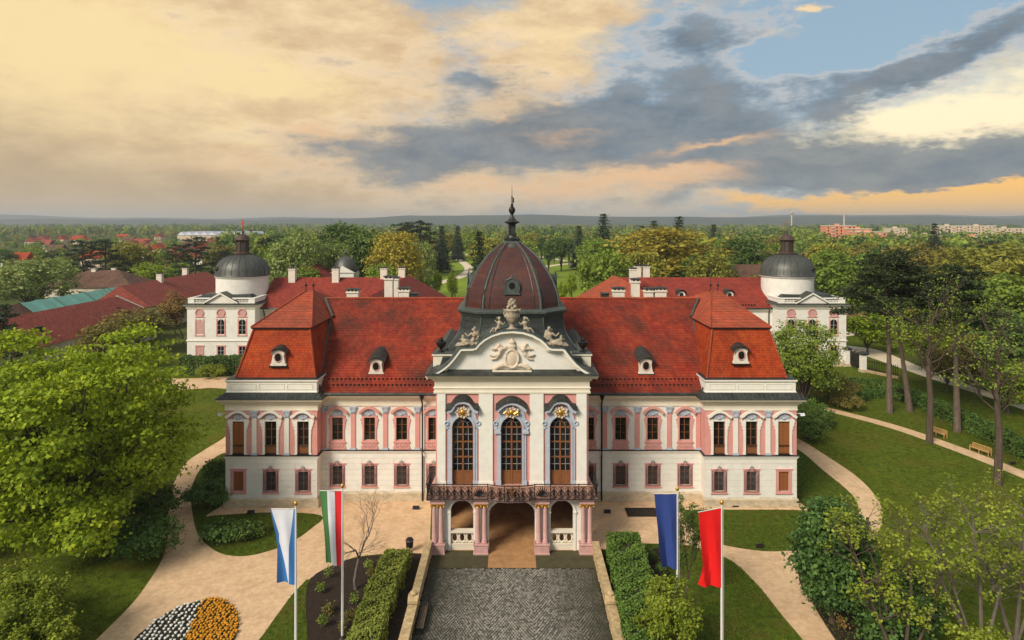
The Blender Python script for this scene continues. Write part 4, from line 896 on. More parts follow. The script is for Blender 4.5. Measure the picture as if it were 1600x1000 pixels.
for j in range(8):
    ctr = [Vector(oct_(h, z)[j]) for h, z in dp]
    P(MB().tube(ctr, .13, 6, .08), 'dome_rib', M['patina'])
    for s in (-1, 1):
        nb = [Vector(oct_(h, z)[(j+s) % 8]) for h, z in dp]
        P(MB().tube([a.lerp(b, .11) for a, b in zip(ctr, nb)], .05, 4), 'dome_rib', M['metal'])
def dome_dormer(rot):
    z, h = 20.2, 4.1
    def r3(p): x, y = p[0], p[1]; c_, s_ = math.cos(rot), math.sin(rot); return (x*c_-y*s_, DY+x*s_+y*c_, p[2])
    mb = MB().prism_y([(-.6, z), (.6, z), (.55, z+.7), (.42, z+1.1), (0, z+1.3), (-.42, z+1.1), (-.55, z+.7)], -h-.1, -h+1.1).prism_y([(-.72, z-.14), (.72, z-.14), (.72, z), (-.72, z)], -h-.2, -h+.6)
    for s in (-1, 1): mb.tube([(s*.62, -h-.08, z+.1), (s*.66, -h-.08, z+.6), (s*.46, -h-.1, z+1.12), (0, -h-.12, z+1.34)], .08, 5)
    mb.lathe([(.06, 0), (.12, .1), (.03, .28)], (0, -h-.02, z+1.35), 6)
    mb.v = [r3(p) for p in mb.v]; d = P(mb, 'dome_dormer', M['patina'])
    g = MB().loops([[(.28*math.cos(t), -h-yy, z+.62+.3*math.sin(t)) for t in [2*math.pi*i/12 for i in range(12)]] for yy in (.115, .05)]); g.v = [r3(p) for p in g.v]; g.build('dome_window', M['glass'], d)
for a in (0, math.pi/2, -math.pi/2, math.pi): dome_dormer(a)
P(MB().loops([oct_(.95, 24.35), oct_(.9, 24.6), oct_(.62, 24.72)], True, True).ell((0, DY-1.3, 24.1), (.42, .12, .4), 8, 5), 'lantern_base', M['patina'])
lan = MB().lathe([(.6, 24.6), (.75, 24.75), (.78, 24.9), (.5, 25.0), (.42, 25.2), (.46, 25.3)], (0, DY, 0), 12).box(-.22, .22, DY-.22, DY+.22, 25.2, 26.35)
lan.lathe([(.4, 26.3), (.72, 26.42), (.74, 26.5), (.5, 26.6), (.3, 26.8), (.2, 27.0), (.16, 27.1)], (0, DY, 0), 12)
for a in range(4):
    t = math.pi/4+a*math.pi/2; lan.lathe([(.12, 25.2), (.09, 25.35), (.09, 26.2), (.13, 26.35)], (.36*math.cos(t), DY+.36*math.sin(t), 0), 6); lan.ell((.7*math.cos(t), DY+.7*math.sin(t), 24.95), (.2, .2, .2), 6, 4)
P(lan, 'lantern', M['metal'], True)
P(MB().lathe([(.14, 27.05), (.12, 27.2), (.26, 27.4), (.33, 27.62), (.25, 27.85), (.1, 28.0), (.16, 28.1), (.06, 28.25), (.05, 28.8), (.1, 28.86), (.03, 28.95), (.012, 30.0)], (0, DY, 0), 10).box(.08, .20, DY-.01, DY+.01, 28.3, 28.8), 'spire', M['black'], True)
# ---- sculpture
def remesh(mb, name, m, vox=.05, parent=None):
    L = (parent or PAL)['_w']; tmp = bpy.data.objects.new('tmp', mb.mesh('tmp', m, False, L)); col.objects.link(tmp)
    md = tmp.modifiers.new('r', 'REMESH'); md.mode = 'VOXEL'; md.voxel_size = vox; md.use_smooth_shade = True
    sm = tmp.modifiers.new('s', 'SMOOTH'); sm.iterations = 2; sm.factor = .4
    dg = bpy.context.evaluated_depsgraph_get(); me = bpy.data.meshes.new_from_object(tmp.evaluated_get(dg)); me.name = name
    if not me.materials: me.materials.append(m)
    bpy.data.objects.remove(tmp); return obj(name, me, parent or PAL)
def body(mb, o, s, pose, k=1.0):
    """a small carved figure; o = hip position, s mirrors, pose = joint offsets in metres"""
    f = lambda p: (o[0]+s*p[0]*k, o[1]+p[1]*k, o[2]+p[2]*k)
    mb.limb([f(pose['hip']), f(pose['waist']), f(pose['chest'])], [.19*k, .16*k, .21*k]); mb.limb([f(pose['chest']), f(pose['neck'])], [.13*k, .08*k]); mb.ell(f(pose['head']), (.13*k, .14*k, .17*k), 10, 7)
    mb.ell(f([a+b for a, b in zip(pose['head'], (0, .04, .06))]), (.15*k, .15*k, .14*k), 8, 6)
    for l in pose['limbs']: r0 = l[0]; mb.limb([f(p) for p in l[1:]], [r0*k, r0*.8*k] + [r0*.6*k]*(len(l)-3))
mb = MB()                                         # coat of arms carried by two putti
mb.ell((0, YC-.05, 15.15), (.56, .22, .78), 14, 8); mb.tube([(.55*math.cos(t), YC-.2, 15.15+.76*math.sin(t)) for t in [2*math.pi*i/20 for i in range(21)]], .09, 6)
mb.ell((0, YC-.1, 16.15), (.36, .2, .26), 10, 6); mb.ell((0, YC-.1, 16.5), (.28, .2, .24), 10, 6); mb.ell((0, YC-.1, 16.76), (.1, .1, .12), 8, 5)
for s in (-1, 1):
    body(mb, (s*.95, YC-.1, 15.5), s, dict(hip=(0.15, 0, 0), waist=(.05, 0, .2), chest=(-.02, -.02, .4), neck=(.1, -.02, .58), head=(.15, -.05, .72), limbs=[(.1, (-.1, 0, .45), (-.3, -.05, .5), (-.45, -.05, .7)), (.1, (.15, 0, .42), (.5, 0, .5), (.75, 0, .42)), (.13, (.2, 0, -.05), (.55, -.05, -.12), (.9, 0, -.02)), (.13, (.1, 0, -.05), (.4, 0, -.35), (.75, 0, -.42))]))
    for i in range(4): mb.tube([(s*(.7+.1*i), YC-.08, 15.9+.06*i), (s*(1.0+.12*i), YC-.1, 16.3-.1*i), (s*(1.35+.06*i), YC-.06, 16.35-.2*i)], [.08, .1, .04], 6)
    mb.tube([(s*.35, YC-.1, 14.5), (s*.75, YC-.12, 14.62), (s*1.15, YC-.12, 14.5), (s*1.45, YC-.12, 14.3), (s*1.5, YC-.12, 14.15)], [.1, .17, .22, .2, .1], 8); mb.ell((s*1.42, YC-.12, 14.3), (.22, .16, .14), 8, 5)
remesh(mb, 'coat_of_arms', M['relief'], .05)
P(MB().box(-1.62, 1.62, YC-.35, YC+.03, 13.98, 14.2), 'crest_plinth', M['ivory'])
mb = MB(); mb.lathe([(.5, 0), (.5, .15), (.24, .25), (.2, .5), (.42, .8), (.55, 1.2), (.5, 1.55), (.62, 1.72), (.5, 1.8)], (0, YC+.1, 17.45), 12); y = YC+.1
for i in range(16):
    a = i*2.4; mb.ell((.38*math.cos(a)*(1-i/26), y+.3*math.sin(a)*(1-i/26), 19.2+i*.055), (.17, .17, .15), 7, 5)
for s in (-1, 1): mb.tube([(s*.5, y, 19.0), (s*.72, y, 19.25), (s*.68, y, 18.95), (s*.6, y, 18.6), (s*.4, y, 18.4)], [.1, .12, .08, .07, .06], 7)
remesh(mb, 'flower_vase', M['statue'], .05)
for s in (-1, 1):
    mb = MB(); body(mb, (s*1.1, YC+.1, 17.45), s, dict(hip=(.05, 0, .18), waist=(.0, 0, .4), chest=(-.06, 0, .62), neck=(-.06, 0, .82), head=(-.04, -.03, .98), limbs=[(.085, (.1, -.05, .68), (.3, -.1, .8), (.15, -.1, 1.1)), (.085, (-.2, -.05, .68), (-.35, -.1, .5), (-.5, -.05, .7)), (.12, (.1, -.05, .15), (.45, -.25, .22), (.7, -.2, -.12)), (.12, (-.05, -.05, .15), (.15, -.3, .2), (.35, -.3, -.2))]))
    for i in range(6): mb.ell((s*(1.3+.16*i), YC+.15, 17.35-.05*i-.02*i*i), (.2, .2, .16), 7, 5)
    remesh(mb, 'putto_statue', M['statue'], .045)
    mb = MB(); body(mb, (s*3.25, YC+.15, 16.25), s, dict(hip=(.1, 0, .2), waist=(-.05, 0, .5), chest=(-.12, -.02, .8), neck=(-.14, -.02, 1.05), head=(-.15, -.06, 1.28), limbs=[(.11, (.12, -.05, .9), (.4, -.12, .7), (.62, -.15, .95)), (.11, (-.3, -.05, .9), (-.45, -.12, .65), (-.25, -.2, .45)), (.17, (.15, -.05, .2), (.6, -.3, .42), (.95, -.25, .1)), (.17, (.1, -.1, .15), (.5, -.35, .12), (1.1, -.3, .0), (1.3, -.3, 0))]), 1.05)
    mb.limb([(s*2.75, YC+.2, 16.9), (s*2.9, YC+.25, 17.35), (s*3.3, YC+.25, 17.5)], [.12, .16, .1])
    for i in range(9): mb.ell((s*(2.9+.19*i), YC+.15+.1*math.sin(i*2), 16.28+.05*math.cos(i*3)), (.26, .28, .17), 7, 5)
    body(mb, (s*4.05, YC+.2, 16.3), s, dict(hip=(0, 0, .1), waist=(.02, 0, .26), chest=(.03, 0, .42), neck=(.04, 0, .56), head=(.05, -.03, .68), limbs=[(.07, (.1, 0, .45), (.3, 0, .5), (.4, -.05, .35)), (.07, (-.1, 0, .45), (-.25, -.05, .35), (-.4, 0, .5)), (.09, (.05, -.05, .08), (.3, -.15, .1), (.42, -.15, -.1)), (.09, (-.05, -.05, .08), (.05, -.25, .08), (.1, -.25, -.1))]), .9)
    remesh(mb, 'reclining_statue', M['statue'], .05)

# ------------------------------------------------------------------ rear wings with domed corner pavilions
def gable_roof(mb, x0, x1, y0, y1, ze, zr, axis='y', hip0=0.0, hip1=0.0, over=.4):
    """pitched roof; ridge along axis, hip0/hip1 = ridge shortening at either end"""
    if axis == 'y':
        xm = (x0+x1)/2; b = [(x0-over, y0-over, ze), (x1+over, y0-over, ze), (x1+over, y1+over, ze), (x0-over, y1+over, ze)]; r = [(xm, y0+hip0-(0 if hip0 else over), zr), (xm, y1-hip1+(0 if hip1 else over), zr)]
        fs = [(0, 1, 4), (1, 2, 5, 4), (2, 3, 5), (3, 0, 4, 5), (3, 2, 1, 0)]
    else:
        ym = (y0+y1)/2; b = [(x0-over, y0-over, ze), (x1+over, y0-over, ze), (x1+over, y1+over, ze), (x0-over, y1+over, ze)]; r = [(x0+hip0-(0 if hip0 else over), ym, zr), (x1-hip1+(0 if hip1 else over), ym, zr)]
        fs = [(0, 1, 5, 4), (1, 2, 5), (2, 3, 4, 5), (3, 0, 4), (3, 2, 1, 0)]
    return mb.add(b + r, fs)
def far_window(w_, h_, arch=False, red=False):
    mb = MB(); mb.box(-w_/2-.22, -w_/2, -.08, .05, -.2, h_+.05).box(w_/2, w_/2+.22, -.08, .05, -.2, h_+.05).box(-w_/2-.3, w_/2+.3, -.12, .05, h_+(.35 if arch else .05), h_+(.5 if arch else .25)).box(-w_/2-.3, w_/2+.3, -.12, .05, -.35, -.2)
    p = proto('window', mb.mesh('window', M['pink']))
    pts = [(-w_/2, 0), (w_/2, 0)] + ([(w_/2*math.cos(t), h_-w_/2+w_/2*math.sin(t)) for t in [math.pi*i/8 for i in range(9)]] if arch else [(w_/2, h_), (-w_/2, h_)])
    g = MB().add([(x, -.02, z) for x, z in pts], [tuple(range(len(pts)))])
    kid(p, 'shutter' if red else 'pane', g.mesh('pane', M['pinkstone'] if red else M['glass']))
    if not red: kid(p, 'window_frame', MB().box(-.05, .05, -.06, -.025, 0, h_-.02).box(-w_/2, w_/2, -.055, -.025, h_*.6-.04, h_*.6+.04).box(-w_/2, w_/2, -.055, -.025, h_*.28-.03, h_*.28+.03).mesh('window_frame', M['mullion']))
    return p
FW_A, FW_AR, FW_G, FW_GR = far_window(1.25, 2.7, True), far_window(1.25, 2.7, True, True), far_window(1.1, 1.9), far_window(1.1, 1.9, False, True)
ring_ = MB().tube([(.72*math.cos(t), -.05, .72*math.sin(t)) for t in [2*math.pi*i/20 for i in range(21)]], .12, 6)
def oculus():
    p = proto('round_window', ring_.mesh('round_window', M['pink'])); kid(p, 'shutter', MB().add([(.66*math.cos(t), -.03, .66*math.sin(t)) for t in [2*math.pi*i/20 for i in range(20)]], [tuple(range(20))]).mesh('shutter', M['pinkstone'])); return p
OCU = oculus()
def wing(s, cx, Y0, gold):
    side_ = 'left' if s < 0 else 'right'
    nm = thing('palace_wing', 'white domed chapel-like corner pavilion and red-roofed wing ' + ('with red cross, beside long barn roofs' if s < 0 else 'with gold cross, beside iron gate'), 'palace wing', (cx, Y0+6, 0))
    Q = lambda mb, n, m, sm=False, par=None: mb.build(n, M[m], par or nm, sm)
    hw = 6.2; zc = 11.3
    Q(MB().box(cx-hw, cx+hw, Y0, Y0+12.4, 0, zc), 'pavilion_wall', 'white')
    sq = [(cx-hw, Y0+12.4), (cx-hw, Y0), (cx+hw, Y0), (cx+hw, Y0+12.4)]
    Q(MB().sweep(sq, [(-.02, 0), (.18, 0), (.18, .9), (-.02, 1.0)]), 'plinth', 'plinth')
    Q(MB().sweep(sq, [(-.02, 4.55), (.14, 4.6), (.14, 4.8), (-.02, 4.85)]), 'string_course', 'trim')
    Q(MB().sweep(sq, [(-.02, 10.5), (.15, 10.55), (.2, 10.9), (.55, 11.1), (.62, 11.25), (-.02, 11.28)]), 'cornice', 'trim')
    Q(MB().sweep(sq, [(-.1, 11.26), (.68, 11.26), (.68, 11.34), (-.1, 11.5)]), 'flashing', 'metal')
    for i, x in enumerate((-3.9, 0, 3.9)):
        red = (s < 0 and i == 0)
        place(FW_GR if red else FW_G, nm, (cx+x, Y0, 1.7)); place(FW_AR if red else FW_A, nm, (cx+x, Y0, 5.9)); place(OCU, nm, (cx+x, Y0, 9.75))
        if s > 0: place(FW_G, nm, (cx+hw, Y0+6.2+x, 1.7), rz=math.pi/2)
    # parapet with balusters either side of a small pediment
    Q(MB().sweep(sq, [(-.6, 11.45), (-.1, 11.45), (-.1, 11.6), (-.6, 11.6)]).sweep(sq, [(-.6, 12.3), (-.05, 12.3), (-.05, 12.45), (-.6, 12.48)]), 'parapet_rail', 'trim')
    for a, b in ((-6.1, -5.0), (-2.6, 2.6), (5.0, 6.1)): Q(MB().box(cx+a, cx+b, Y0+.12, Y0+.55, 11.6, 12.3), 'parapet_block', 'trim')
    for k in (-1, 1):
        mb = MB()
        for i in range(9): mb.lathe([(.1, 11.6), (.07, 11.75), (.12, 11.95), (.06, 12.15), (.1, 12.3)], (cx+k*(2.75+i*.27), Y0+.33, 0), 6)
        stuff(Q(mb, 'baluster', 'trim'))
        Q(MB().box(cx+k*6.1, cx+k*5.65, Y0+.6, Y0+12, 11.5, 12.3), 'parapet_block', 'trim')
    Q(MB().prism_y([(cx-2.9, 11.5), (cx+2.9, 11.5), (cx, 13.2)], Y0-.05, Y0+1.5), 'pediment', 'white')
    for k in (-1, 1): Q(MB().loops([[(cx+k*3.1, y, 11.45), (cx+k*3.1, y, 11.75), (cx, y, 13.5), (cx, y, 13.2)] for y in (Y0-.4, Y0+3.5)]), 'pediment_moulding', 'trim'); Q(MB().add([(cx+k*3.15, Y0-.42, 11.78), (cx, Y0-.42, 13.53), (cx, Y0+3.6, 13.53), (cx+k*3.15, Y0+3.6, 11.78)], [(0, 1, 2, 3)]), 'pediment_roof', 'metal')
    Q(MB().loops([[(cx-5.6, Y0+.7, 11.6), (cx+5.6, Y0+.7, 11.6), (cx+5.6, Y0+12.2, 11.6), (cx-5.6, Y0+12.2, 11.6)], [(cx-4.4, Y0+2.2, 12.9), (cx+4.4, Y0+2.2, 12.9), (cx+4.4, Y0+11.5, 12.9), (cx-4.4, Y0+11.5, 12.9)]]), 'terrace_roof', 'metal')
    dx, dy = cx-s*(1.0 if s > 0 else -.6) * 1.0, Y0+7.0
    dx = cx + (1.0 if s < 0 else -1.6)
    Q(MB().lathe([(4.75, 12.0), (4.75, 15.7), (4.9, 15.8), (5.0, 16.0), (4.8, 16.1)], (dx, dy, 0), 40), 'drum', 'white', True)
    dm = Q(MB().lathe([(4.95, 16.0), (5.05, 16.15), (4.95, 16.4), (4.9, 17.2), (4.6, 18.1), (4.1, 18.85), (3.3, 19.5), (2.3, 19.95), (1.5, 20.15), (1.45, 20.3)], (dx, dy, 0), 40), 'dome', 'domemetal', True)
    for i in range(24):
        a = 2*math.pi*i/24; Q(MB().tube([(dx+r*math.cos(a), dy+r*math.sin(a), z) for r, z in ((4.98, 16.3), (4.92, 17.2), (4.62, 18.12), (4.12, 18.88), (3.3, 19.53), (2.3, 19.98), (1.5, 20.2))], .035, 4), 'dome_rib', 'metal', par=dm)
    a = -math.pi/2 + (-.75 if s < 0 else .75)
    Q(MB().ell((dx+4.75*math.cos(a), dy+4.75*math.sin(a), 17.5), (.5, .5, .4), 10, 6), 'dome_window', 'black', par=dm)
    ln = Q(MB().lathe([(1.6, 20.15), (1.65, 20.35), (1.3, 20.45), (1.15, 20.6), (1.1, 22.6), (1.35, 22.75), (1.5, 22.9), (1.35, 23.0), (1.2, 23.4), (.8, 23.8), (.3, 24.0), (.1, 24.3), (.2, 24.5), (.1, 24.7), (.05, 25.2)], (dx, dy, 0), 16), 'lantern', 'lantern', True)
    for i in range(8):
        t = 2*math.pi*i/8; Q(MB().box(-.12, .12, -.06, .06, 20.7, 22.6), 'x', 'black') if False else None
        Q(MB().tube([(dx+1.15*math.cos(t), dy+1.15*math.sin(t), 20.6), (dx+1.12*math.cos(t), dy+1.12*math.sin(t), 22.6)], .11, 5), 'lantern_pillar', 'metal', par=ln)
    cm = M['gold'] if gold else mat('red_cross', (.5, .06, .02), .5, .1)
    MB().box(dx-.06, dx+.06, dy-.06, dy+.06, 25.1, 26.9).box(dx-.4, dx+.4, dy-.05, dy+.05, 26.1, 26.22).ell((dx, dy, 26.16), (.2, .1, .2), 8, 5).build('cross', cm, nm)
    # east-west range and the range running back to the main block
    x0, x1 = sorted((s*20, cx-s*hw)); e0 = Y0+3.0
    Q(MB().box(x0, x1, e0, e0+16, 0, 10.2), 'range_wall', 'white')
    r1 = Q(gable_roof(MB(), x0, x1+(0 if s < 0 else 2), e0, e0+16, 10.2, 15.3, 'x', 0, 0, .5), 'range_roof', 'tile_wing')
    Q(MB().sweep([(x0, e0), (x1, e0)], [(-.02, 9.5), (.2, 9.6), (.5, 10.0), (.5, 10.15), (-.02, 10.18)]), 'cornice', 'trim')
    Q(MB().tube([(x0, e0-.5, 10.2), (x1, e0-.5, 10.2)], .15, 6), 'gutter', 'metal')
    dxp = cx - s*(hw+.6); Q(MB().tube([(dxp, e0-.5, 10.1), (dxp, e0-.15, 9.2), (dxp, e0-.15, .2)], .1, 6), 'drainpipe', 'black')
    for i in range(4):
        x = x0+3.5+i*(x1-x0-7)/3; place(FW_G, nm, (x, e0, 1.7)); place(FW_G, nm, (x, e0, 6.2))
    xi, xo = sorted((s*12.6, s*27.4))
    Q(MB().box(xi, xo, 80.2, e0+15, 0, 10.0), 'range_wall', 'white')
    r2 = Q(gable_roof(MB(), xi, xo, 79, e0+13, 10.0, 16.0, 'y', 0, 8, .4), 'range_roof', 'tile_wing' if s < 0 else 'tile_hip')
    ch = ([(457, 127), (525, 127), (600, 128), (628, 128.5)] if s < 0 else [(996, 129), (1009.5, 129), (989, 122)])
    for px, yy in ch: chimney(PX(px, yy), yy, 13, 17.3 if s < 0 else 17.6, 1.3, 1.1, r1)
    if s < 0: chimney(PX(617, 92), 92, 13, 18.5, 1.1, .9, r2)
    if s > 0:
        for px in (1064, 1139):
            x = PX(px, e0+3.2); d = Q(MB().lathe([(.0, 0), (.9, 0), (.9, 1.6), (.85, 1.65), (.0, 1.66)], (0, 0, 0), 16), 'dormer', 'chim') if False else None
            yb = e0+2.8; d = Q(MB().loops([[(x+.75*math.cos(t), y, 12.4+.75*math.sin(t)) for t in [2*math.pi*i/16 for i in range(16)]] for y in (yb, yb+2.5)]), 'dormer', 'chim')
            Q(MB().loops([[(x+.38*math.cos(t), y, 12.4+.38*math.sin(t)) for t in [2*math.pi*i/14 for i in range(14)]] for y in (yb-.03, yb+.2)]), 'dormer_window', 'black', par=d)
            Q(MB().loops([[(x+(.95+.0)*math.cos(t), y, 12.55+.85*math.sin(t)) for t in [math.pi*i/10 for i in range(11)]] for y in (yb-.5, yb+2.7)], False, False, False), 'dormer_roof', 'metal', par=d)
        mb = MB()
        for i in range(40): mb.box(x0+4+i*.55, x0+4.2+i*.55, e0+.1, e0+.35, 10.68, 10.95)
        stuff(Q(mb, 'snow_guard', 'black'))
wing(-1, -53.2, 117, False); wing(1, 54.9, 117, True)

# ------------------------------------------------------------------ outbuildings
def house(name, label, cat, x0, x1, y0, y1, ze, zr, axis, rm, wm, hips=(0, 0), wins=(), chim=(), group=None, over=.5):
    t = thing(name, label, cat, ((x0+x1)/2, (y0+y1)/2, 0), group)
    MB().box(x0, x1, y0, y1, -.1, ze).build('wall', M[wm], t)
    r = gable_roof(MB(), x0, x1, y0, y1, ze, zr, axis, hips[0], hips[1], over).build('roof', M[rm], t)
    if not hips[0] and not hips[1]:
        if axis == 'y': MB().prism_y([(x0, ze), (x1, ze), ((x0+x1)/2, zr-.25)], y0, y0+.3).build('gable', M[wm], t)
        else: MB().prism_x([(y0, ze), (y1, ze), ((y0+y1)/2, zr-.25)], x1-.3, x1).build('gable', M[wm], t); MB().prism_x([(y0, ze), (y1, ze), ((y0+y1)/2, zr-.25)], x0, x0+.3).build('gable', M[wm], t)
    for x, y, z, ww, hh, face in wins:
        w_ = MB().box(x-ww/2, x+ww/2, y-.06, y+.1, z, z+hh) if face == 'y' else MB().box(x-.1, x+.06, y-ww/2, y+ww/2, z, z+hh)
        f = w_.build('window', M['wood'], t)
        (MB().add([(x-ww/2+.1, y-.075, z+.1), (x+ww/2-.1, y-.075, z+.1), (x+ww/2-.1, y-.075, z+hh-.1), (x-ww/2+.1, y-.075, z+hh-.1)], [(0,1,2,3)]) if face == 'y' else MB().add([(x+.075, y-ww/2+.1, z+.1), (x+.075, y+ww/2-.1, z+.1), (x+.075, y+ww/2-.1, z+hh-.1), (x+.075, y-ww/2+.1, z+hh-.1)], [(0,1,2,3)])).build('pane', M['glass'], f)
    for x, y, z1 in chim: chimney(x, y, ze+1, z1, 1.4, 1.1, r)
    return t
t = house('stable_building', 'long low stable with unbroken barn-red roof and white end flashing', 'stable', -93, -81, 88, 146, 5, 9.95, 'y', 'tile_barn', 'plaster', (0, 5), [(-81, 96+i*7, 1.6, 1.3, 2.0, 'x') for i in range(7)])
MB().loops([[(-93.3, 146.2, 5.15), (-92.6, 145.6, 5.2), (-87.0, 140.9, 10.05), (-87.2, 141.6, 10.0)]]*1 + [[(-93.3, 146.2, 5.3), (-92.6, 145.6, 5.35), (-87.0, 140.9, 10.2), (-87.2, 141.6, 10.15)]]).build('roof_flashing', M['chim'], t)
MB().tube([(-87, 140.9, 10.0), (-80.6, 146.4, 5.1)], .2, 6).build('roof_flashing', M['chim'], t)
for x, y in ((-83.5, 113), (-84.5, 137)): MB().box(x-.4, x+.4, y-.4, y+.4, 6.6, 8.0).build('roof_vent', M['black'], t)
t = house('tarpaulin_barn', 'ruined barn range whose roof is covered with turquoise tarpaulin', 'barn', -108, -94.5, 108, 172, 4.5, 9.6, 'y', 'tile_old', 'plaster', (0, 0))
for y0, y1 in ((104, 124.5), (131.5, 141), (141.2, 151), (151.2, 160), (160.2, 172)):
    def rp(x, y): return (x, y, 9.6-abs(x+101.25)*(5.1/7.25)+.10+.12*math.sin(y*1.3))
    n = 6
    for k in (-1, 1):
        mb = MB()
        for i in range(n):
            a, b = y0+(y1-y0)*i/n, y0+(y1-y0)*(i+1)/n
            for q in range(3): u0, u1 = -101.25+k*6.9*q/3, -101.25+k*6.9*(q+1)/3; mb.add([rp(u0, a), rp(u1, a), rp(u1, b), rp(u0, b)], [(0,1,2,3)])
        mb.build('tarpaulin', M['tarp'], t)
house('long_outbuilding', 'white peeling outbuilding with red hipped roof and two chimneys beside bare tree', 'outbuilding', -100, -86, 152, 200, 6.2, 11.2, 'y', 'tile_barn', 'plaster', (0, 6), [(-86, 156+i*5.5, z, 1.3, 1.9, 'x') for i in range(6) for z in (1.2, 3.9)], [(PX(247, 168)+.5, 168, 12.8), (PX(287, 186)+.5, 186, 13)])
house('old_manor', 'derelict cream house with patched brown tile roof behind tarpaulin barn', 'house', -150, -122, 205, 222, 5.2, 10.2, 'x', 'tile_old', 'plaster', (9, 9), [(-144+i*6, 205, 1.8, 1.6, 2.2, 'y') for i in range(4)], [(-139, 213, 10.9), (-133, 214, 11)])
house('grey_barn', 'plain barn with dull grey roof behind domed pavilion', 'barn', -95, -52, 205, 222, 5.5, 10.8, 'x', 'tile_grey' if 'tile_grey' in M else 'tile_old', 'plaster', (6, 6))
def small_dome(name, label, x, y, ze, r, m, roof=None):
    t = thing(name, label, 'pavilion', (x, y, 0)); MB().box(x-r, x+r, y-r, y+r, 0, ze).build('wall', M['white'], t)
    MB().prism_y([(x-r-.3, ze), (x+r+.3, ze), (x, ze+2.0)], y-r-.3, y-r+.4).build('gable', M['trim'], t)
    MB().lathe([(r*1.05, ze), (r*1.08, ze+.6), (r*1.0, ze+1.6), (r*.9, ze+2.6), (r*.65, ze+3.8), (r*.35, ze+4.5), (.3, ze+4.8), (.25, ze+5.4), (.5, ze+5.7), (.2, ze+6.1), (.05, ze+7)], (x, y, 0), 24).build('dome', M[m], t, True)
    if roof: gable_roof(MB(), *roof).build('roof', M['tile_wing'], t); MB().box(roof[0], roof[1], roof[2], roof[3], 0, roof[4]).build('wall', M['white'], t)
    for i in (-1, 0, 1): MB().box(x+i*r*.55-.4, x+i*r*.55+.4, y-r-.05, y-r+.1, 6.5, 8.6).build('window', M['glass'], t)
    return t
small_dome('rear_pavilion', 'small white rear pavilion with low dark dome and red roof', -50, 192, 11.3, 3.3, 'domemetal', (-62, -53, 182, 192, 10.5, 13.6, 'y'))
small_dome('rear_pavilion', 'rear pavilion with maroon dome showing behind gold-cross dome', 91, 200, 10.5, 3.3, 'dome')
house('rear_range', 'distant range with dull brown-red roof behind the right wing', 'building', 62, 84, 190, 204, 8.5, 13.2, 'x', 'tile_old', 'plaster', (0, 0))

# ------------------------------------------------------------------ trees
LM = {'maple': leafmat('maple_leaf', (.062, .135, .006), (.46, .55, .030), .4), 'green': leafmat('green_leaf', (0.0847, 0.1461, 0.0202), (0.2962, 0.3779, 0.0443)), 'deep': leafmat('deep_green_leaf', (0.0419, 0.0870, 0.0202), (0.1442, 0.2177, 0.0363)),
      'dark': leafmat('conifer_needle', (0.0124, 0.0279, 0.0139), (0.0465, 0.0682, 0.0248), .15), 'gold': leafmat('golden_leaf', (0.2116, 0.1572, 0.0202), (0.4500, 0.3728, 0.0443)), 'olive': leafmat('olive_leaf', (0.1499, 0.1596, 0.0242), (0.3748, 0.3505, 0.0484)),
      'fresh': leafmat('fresh_leaf', (.125, .175, .012), (.40, .45, .05), .4), 'grass': leafmat('grass_blade', (.052, .082, .006), (.165, .19, .022), .3), 'blossom': leafmat('blossoming_leaf', (0.0756, 0.1461, 0.0202), (0.5038, 0.5415, 0.1713)), 'rust': leafmat('budding_twig', (0.1713, 0.1109, 0.0363), (0.3828, 0.2318, 0.0605)),
      'laurel': leafmat('laurel_leaf', (0.0282, 0.0725, 0.0202), (0.1411, 0.2418, 0.0443), .2), 'hedge': leafmat('hedge_leaf', (0.0443, 0.0967, 0.0181), (0.1511, 0.2418, 0.0363), .2), 'autumn': leafmat('brown_green_leaf', (0.1331, 0.1160, 0.0282), (0.3023, 0.2539, 0.0524)),
      'hedge_mix': leafmat('yellow_green_hedge_leaf', (0.1008, 0.1411, 0.0202), (0.3426, 0.3728, 0.0605), .25),
      'pine': leafmat('pine_needle', (0.0174, 0.0341, 0.0125), (0.0719, 0.0930, 0.0251), .15)}
def unit(a): return a / np.maximum(1e-9, np.linalg.norm(a, axis=1, keepdims=True))
def leaves(name, C, N, S, m, asp=.36, rg=rng):
    n = len(C); T = unit(np.cross(N, rg.normal(size=(n, 3)))); B = np.cross(N, T); S = np.broadcast_to(np.asarray(S).reshape(-1, 1), (n, 1))
    V = np.stack([C-B*S*.5, C+T*S*asp+N*S*.08, C+B*S*.5, C-T*S*asp+N*S*.08], 1).reshape(-1, 3)
    me = bpy.data.meshes.new(name); me.vertices.add(4*n); me.vertices.foreach_set('co', V.ravel()); me.loops.add(4*n); me.loops.foreach_set('vertex_index', np.arange(4*n))
    me.polygons.add(n); me.polygons.foreach_set('loop_start', np.arange(n)*4); me.update(calc_edges=True); me.materials.append(m); return me
def fill(cent, dirs, per, spread, rg, flat=.5, upb=.5):
    n = len(cent); off = rg.normal(size=(n, per, 3)) * spread * np.array([1, 1, flat])
    C = (cent[:, None] + off).reshape(-1, 3); N = unit((dirs[:, None]*.55 + rg.normal(size=(n, per, 3))*.55 + np.array([0, 0, upb])).reshape(-1, 3)); return C, N
